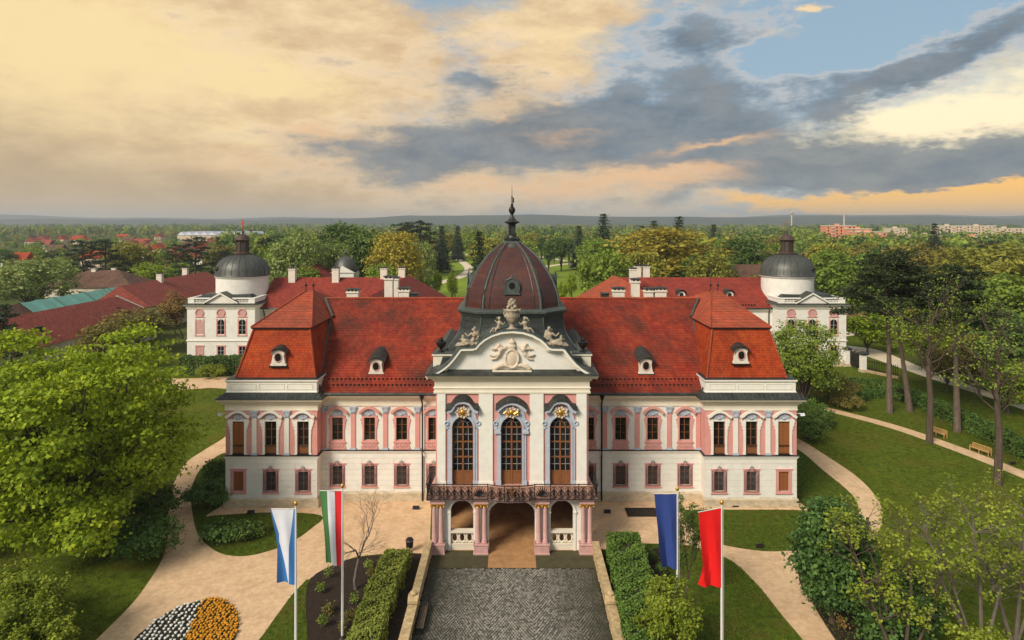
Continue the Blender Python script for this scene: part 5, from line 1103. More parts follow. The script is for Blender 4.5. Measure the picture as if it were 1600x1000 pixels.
def broad(h, r, m, bark='bark', nl=9, ncl=260, per=22, leaf=.42, spread=.55, th=.22, flat=.5, seed=1, rz=None, tr=.02, lo=-.55, kr=(.55, .72), lr=(.34, .5)):
    rg = np.random.default_rng(seed); zc = h*(th+(1-th)*.5); rz = rz or h*(1-th)*.5
    L_ = []
    for i in range(nl):
        a = i*2.4+rg.uniform(0, 1); e = math.asin(np.clip(lo+(.95-lo)*(i+.5)/nl, -1, 1)); k = rg.uniform(*kr)
        L_.append((np.array([math.cos(a)*math.cos(e)*r*k, math.sin(a)*math.cos(e)*r*k, zc+math.sin(e)*rz*k]), r*rg.uniform(*lr)))
    L_.append((np.array([0, 0, zc]), r*.5))
    c_ = np.array([l[0] for l in L_]); q = np.array([l[1] for l in L_]); idx = rg.choice(len(L_), ncl*2, p=q**2/np.sum(q**2))
    d = unit(rg.normal(size=(len(idx), 3)) + np.array([0, 0, .35])); P_ = c_[idx] + d*q[idx][:, None]*rg.uniform(.72, 1.08, (len(idx), 1))*np.array([1, 1, rz/r if rz < r else 1])
    ins = (np.linalg.norm(P_[:, None]-c_[None], axis=2) < q[None]*.72).any(1); P_, d = P_[~ins][:ncl], d[~ins][:ncl]
    C, N = fill(P_, d, per, spread, rg, flat)
    crown = leaves('crown', C, N, leaf*rg.uniform(.45, 1.45, len(C)), LM[m], rg=rg)
    mb = MB(); R0 = max(.08, h*tr); mb.tube([(0, 0, -.15), (0, 0, .4), (.1*r*.2, 0, h*th), (0, .05*r, zc)], [R0*1.4, R0, R0*.8, R0*.35], 8)
    for l, qq in L_[:-1]:
        z0 = h*th*rg.uniform(.8, 1.2); mid = l*.5 + np.array([0, 0, z0*.5+.05*h]); mb.tube([(0, 0, z0), tuple(mid), tuple(l)], [R0*.45, R0*.3, R0*.12], 5)
    for k in rg.choice(len(P_), min(len(P_), 60), False):
        j = np.argmin(np.linalg.norm(c_-P_[k], axis=1)); mb.tube([tuple(c_[j]), tuple((c_[j]+P_[k])/2+rg.normal(size=3)*.1*r*.3), tuple(P_[k])], [R0*.12, R0*.08, R0*.03], 4)
    return crown, mb.mesh('trunk', M[bark])
def conifer(h, r, m='dark', seed=1, layers=22, per=16, leaf=.5, droop=.25):
    rg = np.random.default_rng(seed); P_, D_ = [], []
    mb = MB().tube([(0, 0, -.15), (0, 0, h*.5), (0, 0, h*.98)], [h*.016, h*.011, .03], 7)
    for k in range(layers):
        t = (k+.3)/layers; z = h*(.08+.92*t); R_ = r*(1-t)**.8*rg.uniform(.8, 1.1)+.12; nb = max(4, int(11*(1-t))+2)
        for b in range(nb):
            a = 2*math.pi*(b+rg.uniform(-.3, .3))/nb + k; dv = np.array([math.cos(a), math.sin(a), 0])
            if k % 2: mb.tube([(0, 0, z), tuple(dv*R_*.9 + np.array([0, 0, z-droop*R_]))], [.05, .015], 3)
            for s_ in np.linspace(.3, 1, max(2, int(R_/.8)+1)): P_.append(dv*R_*s_ + np.array([0, 0, z-droop*R_*s_**2])); D_.append(dv)
    P_, D_ = np.array(P_), np.array(D_); C, N = fill(P_, D_, per, .28+r*.05, rg, .35, .9)
    return leaves('crown', C, N, leaf*rg.uniform(.7, 1.3, len(C)), LM[m], .2, rg), mb.mesh('trunk', M['bark'])
def pads(h, pl, m, bark, seed=1, trunk=None, leaf=.4, per=20, dens=5.0, tr=.3):
    """cedar or pine: flat foliage pads (x, y, z, radius) on a tall stem"""
    rg = np.random.default_rng(seed); P_ = []; mb = MB(); tk = trunk or [(0, 0, -.2), (.1, 0, h*.4), (.2, .1, h*.75), (.1, 0, h*.95)]
    mb.tube(tk, [tr*1.25] + [tr*(1-.72*i/(len(tk)-1)) for i in range(1, len(tk))], 9)
    for x, y, z, R_ in pl:
        n = int(dens*R_*R_)+4; a = rg.uniform(0, 2*math.pi, n); q = R_*np.sqrt(rg.uniform(0, 1, n)); P_.append(np.stack([x+q*np.cos(a), y+q*np.sin(a), z+.22*R_*(1-(q/R_)**2)+rg.normal(size=n)*.12], 1))
        zt = [p[2] for p in tk]; tx, ty = np.interp(z-.6, zt, [p[0] for p in tk]), np.interp(z-.6, zt, [p[1] for p in tk])
        mb.tube([(tx, ty, z-.25*math.hypot(x-tx, y-ty)-.5), ((x+tx)/2, (y+ty)/2, z-.35), (x, y, z-.05)], [tr*.3, tr*.22, tr*.08], 5)
        for k in range(5): p = P_[-1][k % n]; mb.tube([(x, y, z-.05), tuple(p-np.array([0, 0, .1]))], [tr*.1, .02], 4)
    P_ = np.concatenate(P_); D_ = np.tile(np.array([0, 0, 1.]), (len(P_), 1)); C, N = fill(P_, D_, per, .42, rg, .4, .6)
    return leaves('crown', C, N, leaf*rg.uniform(.6, 1.3, len(C)), LM[m], .22, rg), mb.mesh('trunk', M[bark])
def grow(mb, p, d, L, r, lvl, tips, rd, spr, up, nch=(2, 4)):
    pts = [p]
    for i in range(3):
        d = (d + Vector((rd.gauss(0, .16), rd.gauss(0, .16), rd.gauss(0, .1)+up))).normalized(); p = p + d*(L/3); pts.append(p)
    mb.tube(pts, r, 7 if lvl > 2 else (5 if lvl > 0 else 4), r*.58, False)
    tips.append((p, d, lvl))
    if lvl == 0: return
    for c in range(rd.randint(*nch)):
        a = rd.uniform(0, 2*math.pi); q = d.orthogonal().normalized(); q.rotate(Matrix.Rotation(a, 3, d)); s_ = spr*rd.uniform(.6, 1.2)
        o = pts[3] if c < 2 else pts[rd.choice((1, 2))]
        grow(mb, o, (d*math.cos(s_) + q*math.sin(s_)).normalized(), L*rd.uniform(.62, .82), r*.56, lvl-1, tips, rd, spr, up, nch)
def branchy(h, m, seed=1, lvl=4, spr=.6, up=.05, L0=.3, per=10, leaf=.22, spread=.25, bark='bark_grey', r0=None, minl=0, lean=(0, 0), nch=(2, 4), keep=1.0):
    rd = random.Random(seed); rg = np.random.default_rng(seed); mb = MB(); tips = []
    grow(mb, Vector((0, 0, -.1)), Vector((lean[0], lean[1], 1)).normalized(), h*L0, r0 or h*.013, lvl, tips, rd, spr, up, nch)
    tr_ = mb.mesh('trunk', M[bark])
    T_ = [t for t in tips if t[2] <= minl and rd.random() < keep]
    if not m or not T_: return None, tr_
    P_ = np.array([tuple(t[0]) for t in T_]); D_ = np.array([tuple(t[1]) for t in T_]); C, N = fill(P_, D_, per, spread, rg, .7, .5)
    return leaves('crown', C, N, leaf*rg.uniform(.6, 1.3, len(C)), LM[m], .38, rg), tr_
def tree(mm, name, label, cat, x, y, group=None, sc=(1, 1, 1), rz=0.0, z=0.0):
    t = thing(name, label, cat, (x, y, z), group); t.rotation_euler = (0, 0, rz); t.scale = sc
    if mm[0]: o = bpy.data.objects.new('crown' if cat == 'tree' else 'foliage', mm[0]); col.objects.link(o); o.parent = t
    if mm[1]: o = bpy.data.objects.new('trunk' if cat == 'tree' else 'stem', mm[1]); col.objects.link(o); o.parent = t
    return t
# ---- trees close to the palace
x, y = G(135, 862)
mp = broad(18.2, 9.6, 'maple', 'bark', 60, 1250, 52, .32, .56, .02, .30, 17, 8.6, .024, -.9, (.5, 1.0), (.13, .26))
tree(mp, 'maple_tree', 'large spreading maple in bright spring leaf left of the palace', 'tree', x-2.2, y+.6)
x, y = G(40, 700)
tree(broad(11.5, 4.6, 'green', 'bark', 12, 240, 16, .32, .6, .2, .45, 5), 'thin_tree', 'thin-leaved green tree behind the large maple', 'tree', x, y)
def multistem(h, m, seed, n=12, fan=.55, per=9, leaf=.17, bark='bark', lvl=3, spread=.15, minl=2, lk=.42):
    rd_ = random.Random(seed); rg = np.random.default_rng(seed); mb = MB(); tips = []
    for i in range(n):
        a = i*2.4; k = fan*math.sqrt((i+.5)/n); grow(mb, Vector((.12*math.cos(a), .12*math.sin(a), -.05)), Vector((math.cos(a)*k, math.sin(a)*k, 1)).normalized(), h*lk*rd_.uniform(.8, 1.1), .035, lvl, tips, rd_, .38, .10, (2, 4))
    P_ = np.array([tuple(t[0]) for t in tips if t[2] <= minl]); D_ = np.array([tuple(t[1]) for t in tips if t[2] <= minl]); k = 4
    P_ = np.concatenate([P_-D_*q*.14 for q in range(k)]); D_ = np.concatenate([D_]*k); C, N = fill(P_, D_, per, spread, rg, 1, .4)
    return leaves('crown', C, N, leaf*rg.uniform(.6, 1.3, len(C)), LM[m], .38, rg), mb.mesh('trunk', M[bark])
for (x, y), h_, lab in (((-29.6, 39.0), 4.3, 'yellow-green feathery shrub in lower corner beside gravel walk'), ((-32.6, 40.3), 4.6, 'second yellow-green feathery shrub against the first, off the walk'), ((-27.6, 37.2), 3.4, 'smallest yellow-green feathery shrub at the walk edge')):
    tree(multistem(h_, 'fresh', int(-x*10), 12, .75, 8, .18), 'yellow_green_shrub', lab, 'shrub', x, y)
x, y = G(556, 922)
tree(branchy(8.4, None, 9, 6, .62, .03, .27, bark='bark_grey', r0=.13, nch=(2, 4)), 'bare_tree', 'small leafless tree in the rose bed beside tricolour flag', 'tree', x, y)
x, y = G(1072, 955)
tree(branchy(7.0, 'deep', 8, 4, .35, .22, .36, 14, .17, .16, 'bark', .09, 1, (0, 0), (3, 4)), 'slender_tree', 'slender dark upright tree between navy and scarlet flags', 'tree', x, y, None, (.8, .8, 1))
tree(broad(4.9, 1.9, 'fresh', 'bark', 9, 240, 30, .17, .2, .12, .6, 31), 'light_green_tree', 'small rounded light green tree below the navy flag', 'tree', 9.45, 38.3)
x, y = G(1335, 978)
tree(broad(9.0, 2.15, 'laurel', 'bark', 26, 560, 32, .25, .36, .02, .6, 44, 4.5, .02, -.9), 'laurel_bush', 'tall dense dark green bush at the bend of the gravel walk', 'bush', x-1.3, y+.3)
tree(broad(5.0, 2.1, 'laurel', 'bark', 14, 360, 30, .25, .34, .02, .6, 45, 2.5, .02, -.9), 'laurel_bush', 'lower dark green bush leaning against the tall bush', 'bush', x+1.3, y-2.2)
def open_tree(h, limbs, seed, m='fresh', bark='bark_grey'):
    """thin trunk with a few long limbs and small tufts of new leaves"""
    rd_ = random.Random(seed); rg = np.random.default_rng(seed); mb = MB(); tips = []
    for bx, by, ex, ey, ez, r_ in limbs:
        p0 = Vector((bx*.2, by*.2, -.1)); p1 = Vector((ex, ey, ez)); mid = p0.lerp(p1, .5)+Vector((bx, by, .06*h)); pts = [p0, p0.lerp(mid, .5)+Vector((0, 0, .1)), mid, mid.lerp(p1, .5)+Vector((rd_.uniform(-.2, .2), rd_.uniform(-.2, .2), .15)), p1]
        mb.tube(pts, [r_, r_*.85, r_*.65, r_*.42, r_*.15], 7)
        for q in range(2, 5):
            for c_ in range(5):
                d = Vector((rd_.gauss(0, .7), rd_.gauss(0, .7), rd_.uniform(.15, .9))).normalized(); grow(mb, pts[q].lerp(pts[q-1], rd_.random()*.7), d, h*.11, r_*.28, 2, tips, rd_, .6, .06, (2, 3))
    T_ = [t for t in tips if t[2] == 0 and rd_.random() < .8] + [t for t in tips if t[2] == 1 and rd_.random() < .4]
    C, N = fill(np.array([tuple(t[0]) for t in T_]), np.array([tuple(t[1]) for t in T_]), 9, .15, rg, .8, .5)
    return leaves('crown', C, N, .19*rg.uniform(.6, 1.3, len(C)), LM[m], .38, rg), mb.mesh('trunk', M[bark])
tree(open_tree(9.5, [(-.3, 0, -2.6, 1.0, 7.6, .13), (.3, 0, .6, .3, 8.6, .12), (0, .3, -1.0, 2.0, 8.2, .10), (.5, 0, 2.2, 0, 6.0, .09)], 33, 'fresh', 'bark'), 'leafing_tree', 'thin leaning tree coming into leaf in front of dark bush', 'tree', 22.8, 37.4)
tree(open_tree(10, [(-.4, 0, -3.2, .6, 8.2, .15), (.2, 0, -.4, .2, 9.0, .13), (.4, .2, 2.4, .8, 7.6, .11), (0, .4, -1.6, 2.2, 7.8, .10)], 37), 'leafing_tree', 'forked tree with sparse yellow-green leaves on the right lawn', 'tree', 28.0, 38.2)
tree(open_tree(10, [(-.3, 0, -2.2, .4, 8.0, .14), (.2, 0, .8, .2, 8.8, .13), (.4, 0, 2.8, .6, 7.2, .1)], 39), 'leafing_tree', 'sparse yellow-green tree at the edge of the right lawn', 'tree', 31.4, 40.0)
tree(branchy(4.2, 'fresh', 43, 4, .6, .05, .3, 12, .2, .25, 'bark', .06, 1, (0, 0), (3, 4)), 'leafing_shrub', 'low yellow-green shrub under the sparse right-hand trees', 'shrub', 26.6, 36.5)
x, y = G(1254, 640)
tree(broad(12.6, 4.5, 'green', 'bark', 20, 520, 24, .32, .5, .06, .55, 51, 6.2), 'linden_tree', 'dense pale green tree in front of the gold-cross pavilion', 'tree', x, y)
def shrub(px, py, h, r, m, label, seed, name='shrub', leaf=.2):
    x, y = G(px, py); return tree(broad(h, r, m, 'bark', 10, max(60, int(90*r)), 24, leaf, .22*max(1, r*.5), .05, .6, seed), name, label, 'shrub', x, y)
shrub(325, 792, 2.6, 2.0, 'laurel', 'dark evergreen shrub at the outer corner of shuttered left pavilion', 61)
shrub(342, 760, 2.6, 1.6, 'deep', 'dark shrub against the side wall of left pavilion', 62)
shrub(345, 842, 1.3, 1.5, 'laurel', 'low evergreen clump in turf plot nearest the blue and white flag', 63)
shrub(385, 840, 1.1, 1.3, 'deep', 'second low evergreen clump in turf plot beside the facade', 64)
shrub(228, 872, 3.0, 2.4, 'laurel', 'rounded glossy shrub under the maple beside gravel walk', 65)
shrub(245, 812, 2.6, 2.0, 'deep', 'dull green shrub under the maple beside narrowing walk', 66)
shrub(25, 800, 2.6, 3.0, 'deep', 'blue-green shrub under the outer branches of maple', 67)
shrub(1262, 690, 3.4, 2.0, 'deep', 'dark shrub beside outer wall of right pavilion', 68); shrub(1275, 668, 2.6, 2.2, 'deep', 'dark spreading shrub by start of footpath', 69)
shrub(1258, 648, 2.2, 2.4, 'hedge', 'green shrub at foot of the pale green tree', 70)
shrub(1295, 626, 4.2, 3.6, 'autumn', 'brownish green shrub thicket below the pale green tree', 71); shrub(1325, 640, 2.0, 2.0, 'autumn', 'small brownish shrub at lawn corner', 72)
shrub(1300, 855, 3.0, 1.6, 'green', 'leafy shrub on turf inside the curving walk', 73)
shrub(333, 590, 2.4, 2.2, 'fresh', 'round golden-green clipped bush before the hedge', 74, 'clipped_bush')
for i, (px, py) in enumerate([(505,930),(520,960),(500,985),(545,975),(552,945),(530,990),(515,905),(580,905),(575,890)]):
    x, y = G(px, py); tree(branchy(.9, 'autumn' if i % 2 else 'green', 80+i, 2, .7, .1, .45, 14, .12, .12, 'bark', .02, 1, (0, 0), (3, 4)), 'rose_bush', 'small sparse rose bush in the dark soil bed', 'rose bush', x, y, 'rose bushes in the planting bed')
for i, (px, py) in enumerate([(1022,880),(1030,905),(1018,915),(1035,930),(1025,945),(1045,890)]):
    x, y = G(px, py); tree(branchy(1.2, 'deep', 90+i, 2, .7, .1, .45, 16, .14, .15, 'bark', .02, 1, (0, 0), (3, 4)), 'bed_shrub', 'small dark shrub in soil strip beside tall hedge', 'shrub', x, y, 'shrubs beside the tall hedge')
for i, (px, py) in enumerate([(1275,930),(1295,955),(1310,985),(1285,945),(1262,915)]):
    x, y = G(px, py); tree(branchy(1.0, 'rust', 100+i, 2, .8, .1, .45, 16, .13, .14, 'bark', .02, 1, (0, 0), (3, 4)), 'ground_cover_shrub', 'small brown ground-cover shrub along bend of the walk', 'shrub', x, y, 'brown shrubs along the walk')
# ---- pines on the right lawn
def rpads(rd, n, z0, z1, R_, pr, cx=0.2):
    out = []
    for i in range(n):
        t = i/(n-1); z = z0+(z1-z0)*t; a = i*2.4+rd.uniform(0, .6); q = R_*(1-.75*t)*rd.uniform(.55, 1); out.append((cx+q*math.cos(a), q*math.sin(a), z, pr*(1-.35*t)*rd.uniform(.75, 1.15)))
    return out
rd = random.Random(3)
for k, (px, py, h, lab, n, z0, R_, pr, tk) in enumerate([
    (1390, 645, 22.3, 'tallest pine with broad flat dark crown, pale straight trunk', 24, 13.0, 7.0, 2.9, [(0,0,-.2),(-.1,0,9),(-.4,0,15),(-.6,0,21)]),
    (1422, 643, 20.2, 'pine with leaning trunk next to the tallest pine', 15, 14.5, 5.0, 2.3, [(0,0,-.2),(-1.0,0,7),(-1.9,0,13),(-2.2,0,19)]),
    (1496, 675, 20.6, 'pine with dark crown standing by the hedge', 20, 13.0, 5.6, 2.5, [(0,0,-.2),(-.2,0,8),(-.3,0,14),(0,0,19.6)])]):
    x, y = G(px, py); tree(pads(h, rpads(rd, n, z0, h-.3, R_, pr), 'pine', 'bark_pine', 120+k, tk, .5, 22, 3.6, .36), 'pine_tree', lab, 'tree', x, y)
for k, (px, py, h, lab, m_) in enumerate([(1452, 692, 19.5, 'tall half-bare tree with fine upright branches next to bench', 'green'), (1559, 757, 17.5, 'tall half-bare tree with crooked twigs beyond the second bench', 'green')]):
    x, y = G(px, py); rd_ = random.Random(k); mb = MB(); tips = []
    mb.tube([(0,0,-.2),(.15,0,5),(-.1,0,9),(.1,0,h*.62)], [.40, .32, .26, .18], 8)
    for i in range(16):
        z = h*(.40+.26*i/15); a = i*2.4; grow(mb, Vector((0, 0, z)), Vector((math.cos(a)*.75, math.sin(a)*.75, .55)).normalized(), h*.13, .075, 3, tips, rd_, .55, .09, (2, 3))
    grow(mb, Vector((.1, 0, h*.61)), Vector((0, 0, 1)), h*.16, .16, 4, tips, rd_, .5, .08, (2, 3))
    T_ = [t for t in tips if t[2] == 0 and rd_.random() < .45]; C, N = fill(np.array([tuple(t[0]) for t in T_]), np.array([tuple(t[1]) for t in T_]), 10, .32, rng, .7)
    tree((leaves('crown', C, N, .26, LM[m_]), mb.mesh('trunk', M['bark'])), 'half_bare_tree', lab, 'tree', x, y)
# ---- background trees
KIND = {}
def kd(k, *mm): KIND[k] = list(mm)
kd('green', *[broad(17, 6.5, 'green', 'bark', 13, 330, 15, .75, .8, .12, .5, 200+i) for i in range(3)])
kd('deep', *[broad(17, 6.0, 'deep', 'bark', 12, 320, 15, .75, .8, .10, .5, 210+i) for i in range(2)])
kd('olive', *[broad(18, 7.0, 'olive', 'bark', 13, 320, 14, .75, .85, .14, .5, 220+i) for i in range(2)])
kd('gold', broad(22, 7.6, 'gold', 'bark', 16, 460, 14, .7, .85, .12, .5, 230))
kd('autumn', *[broad(15, 5.5, 'autumn', 'bark_grey', 12, 260, 12, .65, .8, .15, .5, 240+i) for i in range(2)])
kd('blossom', *[broad(19, 7.6, 'blossom', 'bark', 18, 420, 18, .6, .6, .08, .6, 250+i) for i in range(2)])
kd('fresh', broad(12, 4.6, 'maple', 'bark', 11, 260, 14, .6, .65, .12, .5, 260))
kd('dark', *[conifer(19, 4.2, 'dark', 270+i, 20, 10, .8) for i in range(2)])
kd('cedar', *[pads(18, rpads(random.Random(i), 22, 5, 17.5, 7.5, 3.2), 'dark', 'bark', 280+i, None, .7, 12, 2.4, .4) for i in range(2)])
kd('column', broad(15, 2.3, 'deep', 'bark', 10, 240, 14, .6, .5, .04, .7, 290, 7.2))
kd('rust', branchy(13.5, 'rust', 301, 5, .42, .10, .26, 9, .34, .45, 'bark_grey', .16, 1, (0, 0), (3, 4)))
BASEH = dict(green=17, deep=17, olive=18, gold=22, autumn=15, blossom=19, fresh=12, dark=19, cedar=18, column=15, rust=13.5)
BASER = dict(green=6.5, deep=6, olive=7, gold=7.6, autumn=5.5, blossom=7.6, fresh=4.6, dark=4.2, cedar=8, column=2.3, rust=5)
NAMES = dict(green=('leafy_tree', 'mid green leafy tree'), deep=('dark_leafy_tree', 'dark green leafy tree'), olive=('olive_tree', 'olive green loose-crowned tree'), gold=('golden_tree', 'golden tree'), autumn=('brown_tree', 'brownish half-leafed tree'),
             blossom=('chestnut_tree', 'chestnut tree in pale blossom'), fresh=('young_tree', 'small bright green young tree'), dark=('spruce_tree', 'dark pointed spruce'), cedar=('cedar_tree', 'dark layered cedar'), column=('poplar_tree', 'narrow columnar tree'), rust=('budding_tree', 'rust-coloured budding tree'))
cnt = [0]
taken = []
def region(X, Y, h):
    px = CX+X/Y*F; far = (' far' if Y > 280 else '') + (', low,' if h < 11 else (', tall,' if h > 15.5 else ''))
    for lim, tx in ((110, ' beyond the stable roof'), (330, ' behind the barns and derelict house'), (470, ' behind the red-cross dome'), (640, ' behind the left wing'), (790, ' at the park meadow left of the maroon dome'), (930, ' at the park meadow right of the maroon dome'), (1140, ' behind the right wing'), (1300, ' behind the gold-cross dome'), (1420, ' in woods beyond the stone mound'), (9999, ' in woods beyond the benches')):
        if px < lim: return far + tx
def bt(k, px, Y, top=None, r=None, label=None, h=None, group=None):
    X = PX(px, Y); h = h or PZ(top, Y); cnt[0] += 1; mm = KIND[k][cnt[0] % len(KIND[k])]; sr = (r or BASER[k]*h/BASEH[k]) / BASER[k]; taken.append((X, Y, BASER[k]*sr))
    return tree(mm, NAMES[k][0], label or ' '.join((NAMES[k][1] + region(X, Y, h)).split()[:16]), 'tree', X, Y, group or NAMES[k][0] + 's in the background', (sr, sr, h/BASEH[k]), cnt[0]*1.3)
bt('gold', 622, 185, 357, 7.8, 'tall golden-leaved tree above the left wing roof'); bt('blossom', 655, 205, 374, 5, 'pale green chestnut right of the golden tree'); bt('green', 596, 165, 412, 4.2, 'low green tree at foot of the golden tree')
bt('gold', 1048, 195, 352, 16.5, 'very wide olive-gold tree behind the right wing roof'); bt('olive', 1000, 170, 388, 6, 'yellow-green tree under the wide olive-gold tree'); bt('olive', 1105, 172, 392, 6, 'loose yellow-green tree right of the wide olive-gold tree')
bt('green', 946, 158, 384, 6.6, 'broad green tree beside the park meadow'); bt('green', 930, 180, 398, 4.0, 'rounded green tree on meadow edge')
bt('dark', 749, 150, 360, 3.7, 'large dark spruce immediately beside the maroon dome'); bt('dark', 738, 120, 436, 2, 'low dark spruce top beside the maroon dome')
bt('blossom', 466, 190, 362, 8.5, 'broad chestnut speckled with blossom behind left wing'); bt('blossom', 515, 196, 376, 6.5, 'smaller blossoming chestnut near small rear dome'); bt('green', 430, 205, 374, 7); bt('deep', 575, 215, 352, 8); bt('deep', 540, 235, 350, 9); bt('olive', 600, 210, 375, 6)
bt('cedar', 130, 240, 376, 9, 'dark spreading cedar behind the derelict house'); bt('cedar', 165, 255, 374, 9); bt('cedar', 305, 225, 371, 9, 'dark spreading cedar behind the outbuilding chimneys'); bt('cedar', 412, 215, 372, 6); bt('cedar', 275, 260, 382, 7)
bt('blossom', 50, 180, 401, 10.5, 'huge round chestnut beside the tarpaulin barn'); bt('fresh', 235, 235, 410, 7, 'yellow-green tree behind outbuilding'); bt('olive', 205, 270, 374, 9); bt('fresh', 185, 215, 425, 1.8, 'small yellow bush by derelict house gable')
bt('rust', 287, 138, 439, 5.5, 'rust-coloured budding tree beside red-cross pavilion'); bt('autumn', 215, 128, 478, 6, 'thin brownish tree by white stable end'); bt('autumn', 165, 112, 500, 4)
bt('green', 478, 178, 415, 5); bt('cedar', -12, 92, 478, 5.5, 'dark cedar cut by the frame edge beside stable roof')
for px, Y, tp in ((943, 330, 333), (1061, 320, 337), (1022, 340, 344), (905, 350, 352), (657, 300, 346), (715, 420, 352), (690, 330, 352), (632, 310, 347), (1115, 400, 350), (1460, 330, 348), (1003, 390, 352)): bt('dark' if px not in (657, 632) else 'cedar', px, Y, tp)
for px, Y, tp in ((846, 420, 363), (857, 330, 368), (877, 340, 362), (889, 380, 364), (866, 400, 366), (926, 300, 370), (940, 260, 374)): bt('column' if px < 900 else 'green', px, Y, tp)
for px, Y, tp in ((700, 440, 362), (718, 460, 364), (735, 440, 362), (672, 400, 368), (760, 300, 368), (830, 440, 362), (815, 290, 372)): bt('green' if px % 2 else 'olive', px, Y, tp)
for px, Y, tp in ((683, 215, 422), (706, 205, 425), (668, 205, 432), (893, 205, 425), (878, 195, 440)): bt('fresh', px, Y, tp, 1.7)
# right-hand side
bt('deep', 1600, 96, 498, 6.2, 'dense bright green tree at the frame edge beyond the benches'); bt('fresh', 1355, 128, 488, 4.5, 'yellow-green small tree beside stone mound'); bt('deep', 1165, 225, 372, 7.5, 'dark round tree behind right wing chimneys'); bt('olive', 1545, 170, 378, 13, 'wide yellow-green tree among right-hand woods')
bt('green', 1570, 125, 425, 7); bt('green', 1500, 120, 440, 6); bt('fresh', 1450, 108, 480, 4.5); bt('deep', 1540, 112, 470, 6); bt('green', 1330, 165, 405, 8); bt('deep', 1370, 170, 385, 8); bt('autumn', 1430, 190, 372, 9); bt('green', 1300, 190, 390, 7); bt('olive', 1290, 215, 375, 7)
bt('autumn', 1530, 98, 520, 3.5); bt('fresh', 1575, 88, 560, 3.2); bt('autumn', 1480, 100, 540, 3.2); bt('olive', 1600, 145, 400, 9)
# filler woodland trees, each its own thing
rd = random.Random(12)
zones = [(lambda X, Y: -165 < X < -45 and Y < 228), (lambda X, Y: abs(X) < 64 and Y < 165), (lambda X, Y: 40 < X < 72 and Y < 145), (lambda X, Y: 55 < X < 100 and 180 < Y < 215), (lambda X, Y: -70 < X < -40 and 175 < Y < 200)]
def meadow_view(X, Y):
    px = CX+X/Y*F; py = HY+H/Y*F; return (640 < px < 770 and py > 385 and Y < 640 and px > 640+(Y-200)*.1) or (830 < px < 922 and py > 388 and Y < 520)
n = 0; tries = 0
while n < 185 and tries < 6000:
    tries += 1; px = rd.uniform(-70, 1670); Y = math.exp(rd.uniform(math.log(112 if px > 1330 else 165), math.log(430))); X = PX(px, Y)
    if any(f(X, Y) for f in zones) or meadow_view(X, Y) or (1300 < px < 1470 and Y < 160): continue
    k = rd.choices(['green', 'deep', 'olive', 'autumn', 'blossom', 'fresh', 'dark', 'cedar'], [5, 2.6, 4.5, 3, 1.3, 2.4, .9, .7])[0]
    h = rd.uniform(10, 19) if px > 340 else rd.uniform(6, 11)
    if k == 'fresh': h *= .8
    if Y < 160: h = min(h, 14)
    r = BASER[k]*h/BASEH[k]*rd.uniform(.95, 1.25)
    if any(math.hypot(X-a, Y-b) < (r+c)*.6 for a, b, c in taken): continue
    bt(k, px, Y, None, r, None, h); n += 1
# far woods: read as one mass
def far_mass(name, n, d0, d1, mats, seed, hmin, hmax, leafk, nleaf, label):
    rg = np.random.default_rng(seed); Cs, Ns, Ss = [], [], []
    for i in range(n):
        Y = math.exp(rg.uniform(math.log(d0), math.log(d1))); px = rg.uniform(-110, 1710); X = PX(px, Y)
        if meadow_view(X, Y): continue
        h = rg.uniform(hmin, hmax)*(.55 if px < 345 and Y < 950 else 1)
        if px < 345 and Y < 900 and rg.uniform() < .35: continue
        r = h*rg.uniform(.30, .48); k = int(nleaf*(1 if Y < 900 else .6)); d = unit(rg.normal(size=(k, 3))); d[:, 2] = np.abs(d[:, 2])*1.0-.25; d = unit(d)
        Cs.append(np.array([X, Y, h*.52]) + d*np.array([r, r, h*.48])*rg.uniform(.7, 1.05, (k, 1))); Ns.append(unit(d+rg.normal(size=(k, 3))*.5)); Ss.append(np.full(k, (leafk*h/14)*(1 if Y < 900 else 1.35))*rg.uniform(.7, 1.3, k))
    me = leaves(name, np.concatenate(Cs), np.concatenate(Ns), np.concatenate(Ss), mats, .42, rg)
    o = stuff(obj(name, me)); o['label'] = label; o['category'] = 'woodland'; return o
far_mass('distant_woodland', 1500, 330, 2800, LM['green'], 1, 10, 18, 2.1, 85, 'mass of mid green treetops towards the horizon')
far_mass('distant_woodland', 1500, 330, 3000, LM['deep'], 2, 10, 19, 2.1, 85, 'mass of dark green treetops towards the horizon')
far_mass('distant_woodland', 1100, 330, 2500, LM['olive'], 3, 9, 17, 2.1, 85, 'mass of olive green treetops towards the horizon')
far_mass('distant_woodland', 700, 330, 2500, LM['autumn'], 4, 9, 16, 2.0, 80, 'mass of brownish treetops towards the horizon')
# hills along the horizon
for nm, d, zt, seed in (('hills', 4300, 72, 1), ('hills', 6200, 108, 5)):
    mb = MB(); n = 140; rg = np.random.default_rng(seed); xs = np.linspace(-1.3*d, 1.3*d, n)
    prof = zt*(.62+.22*np.sin(xs/d*3.1+seed)+.12*np.sin(xs/d*9+2*seed)+.05*np.sin(xs/d*31)) + np.repeat(rg.normal(size=n//2), 2)*1.2 + rg.normal(size=n)*.8
    rows = [[(x, d-600, -2) for x in xs], [(x, d, z) for x, z in zip(xs, prof)], [(x, d+900, z*.7) for x, z in zip(xs, prof)]]
    mb.loops(rows, False, False, False); struct(mb.build(nm, M['hill'], None, True))

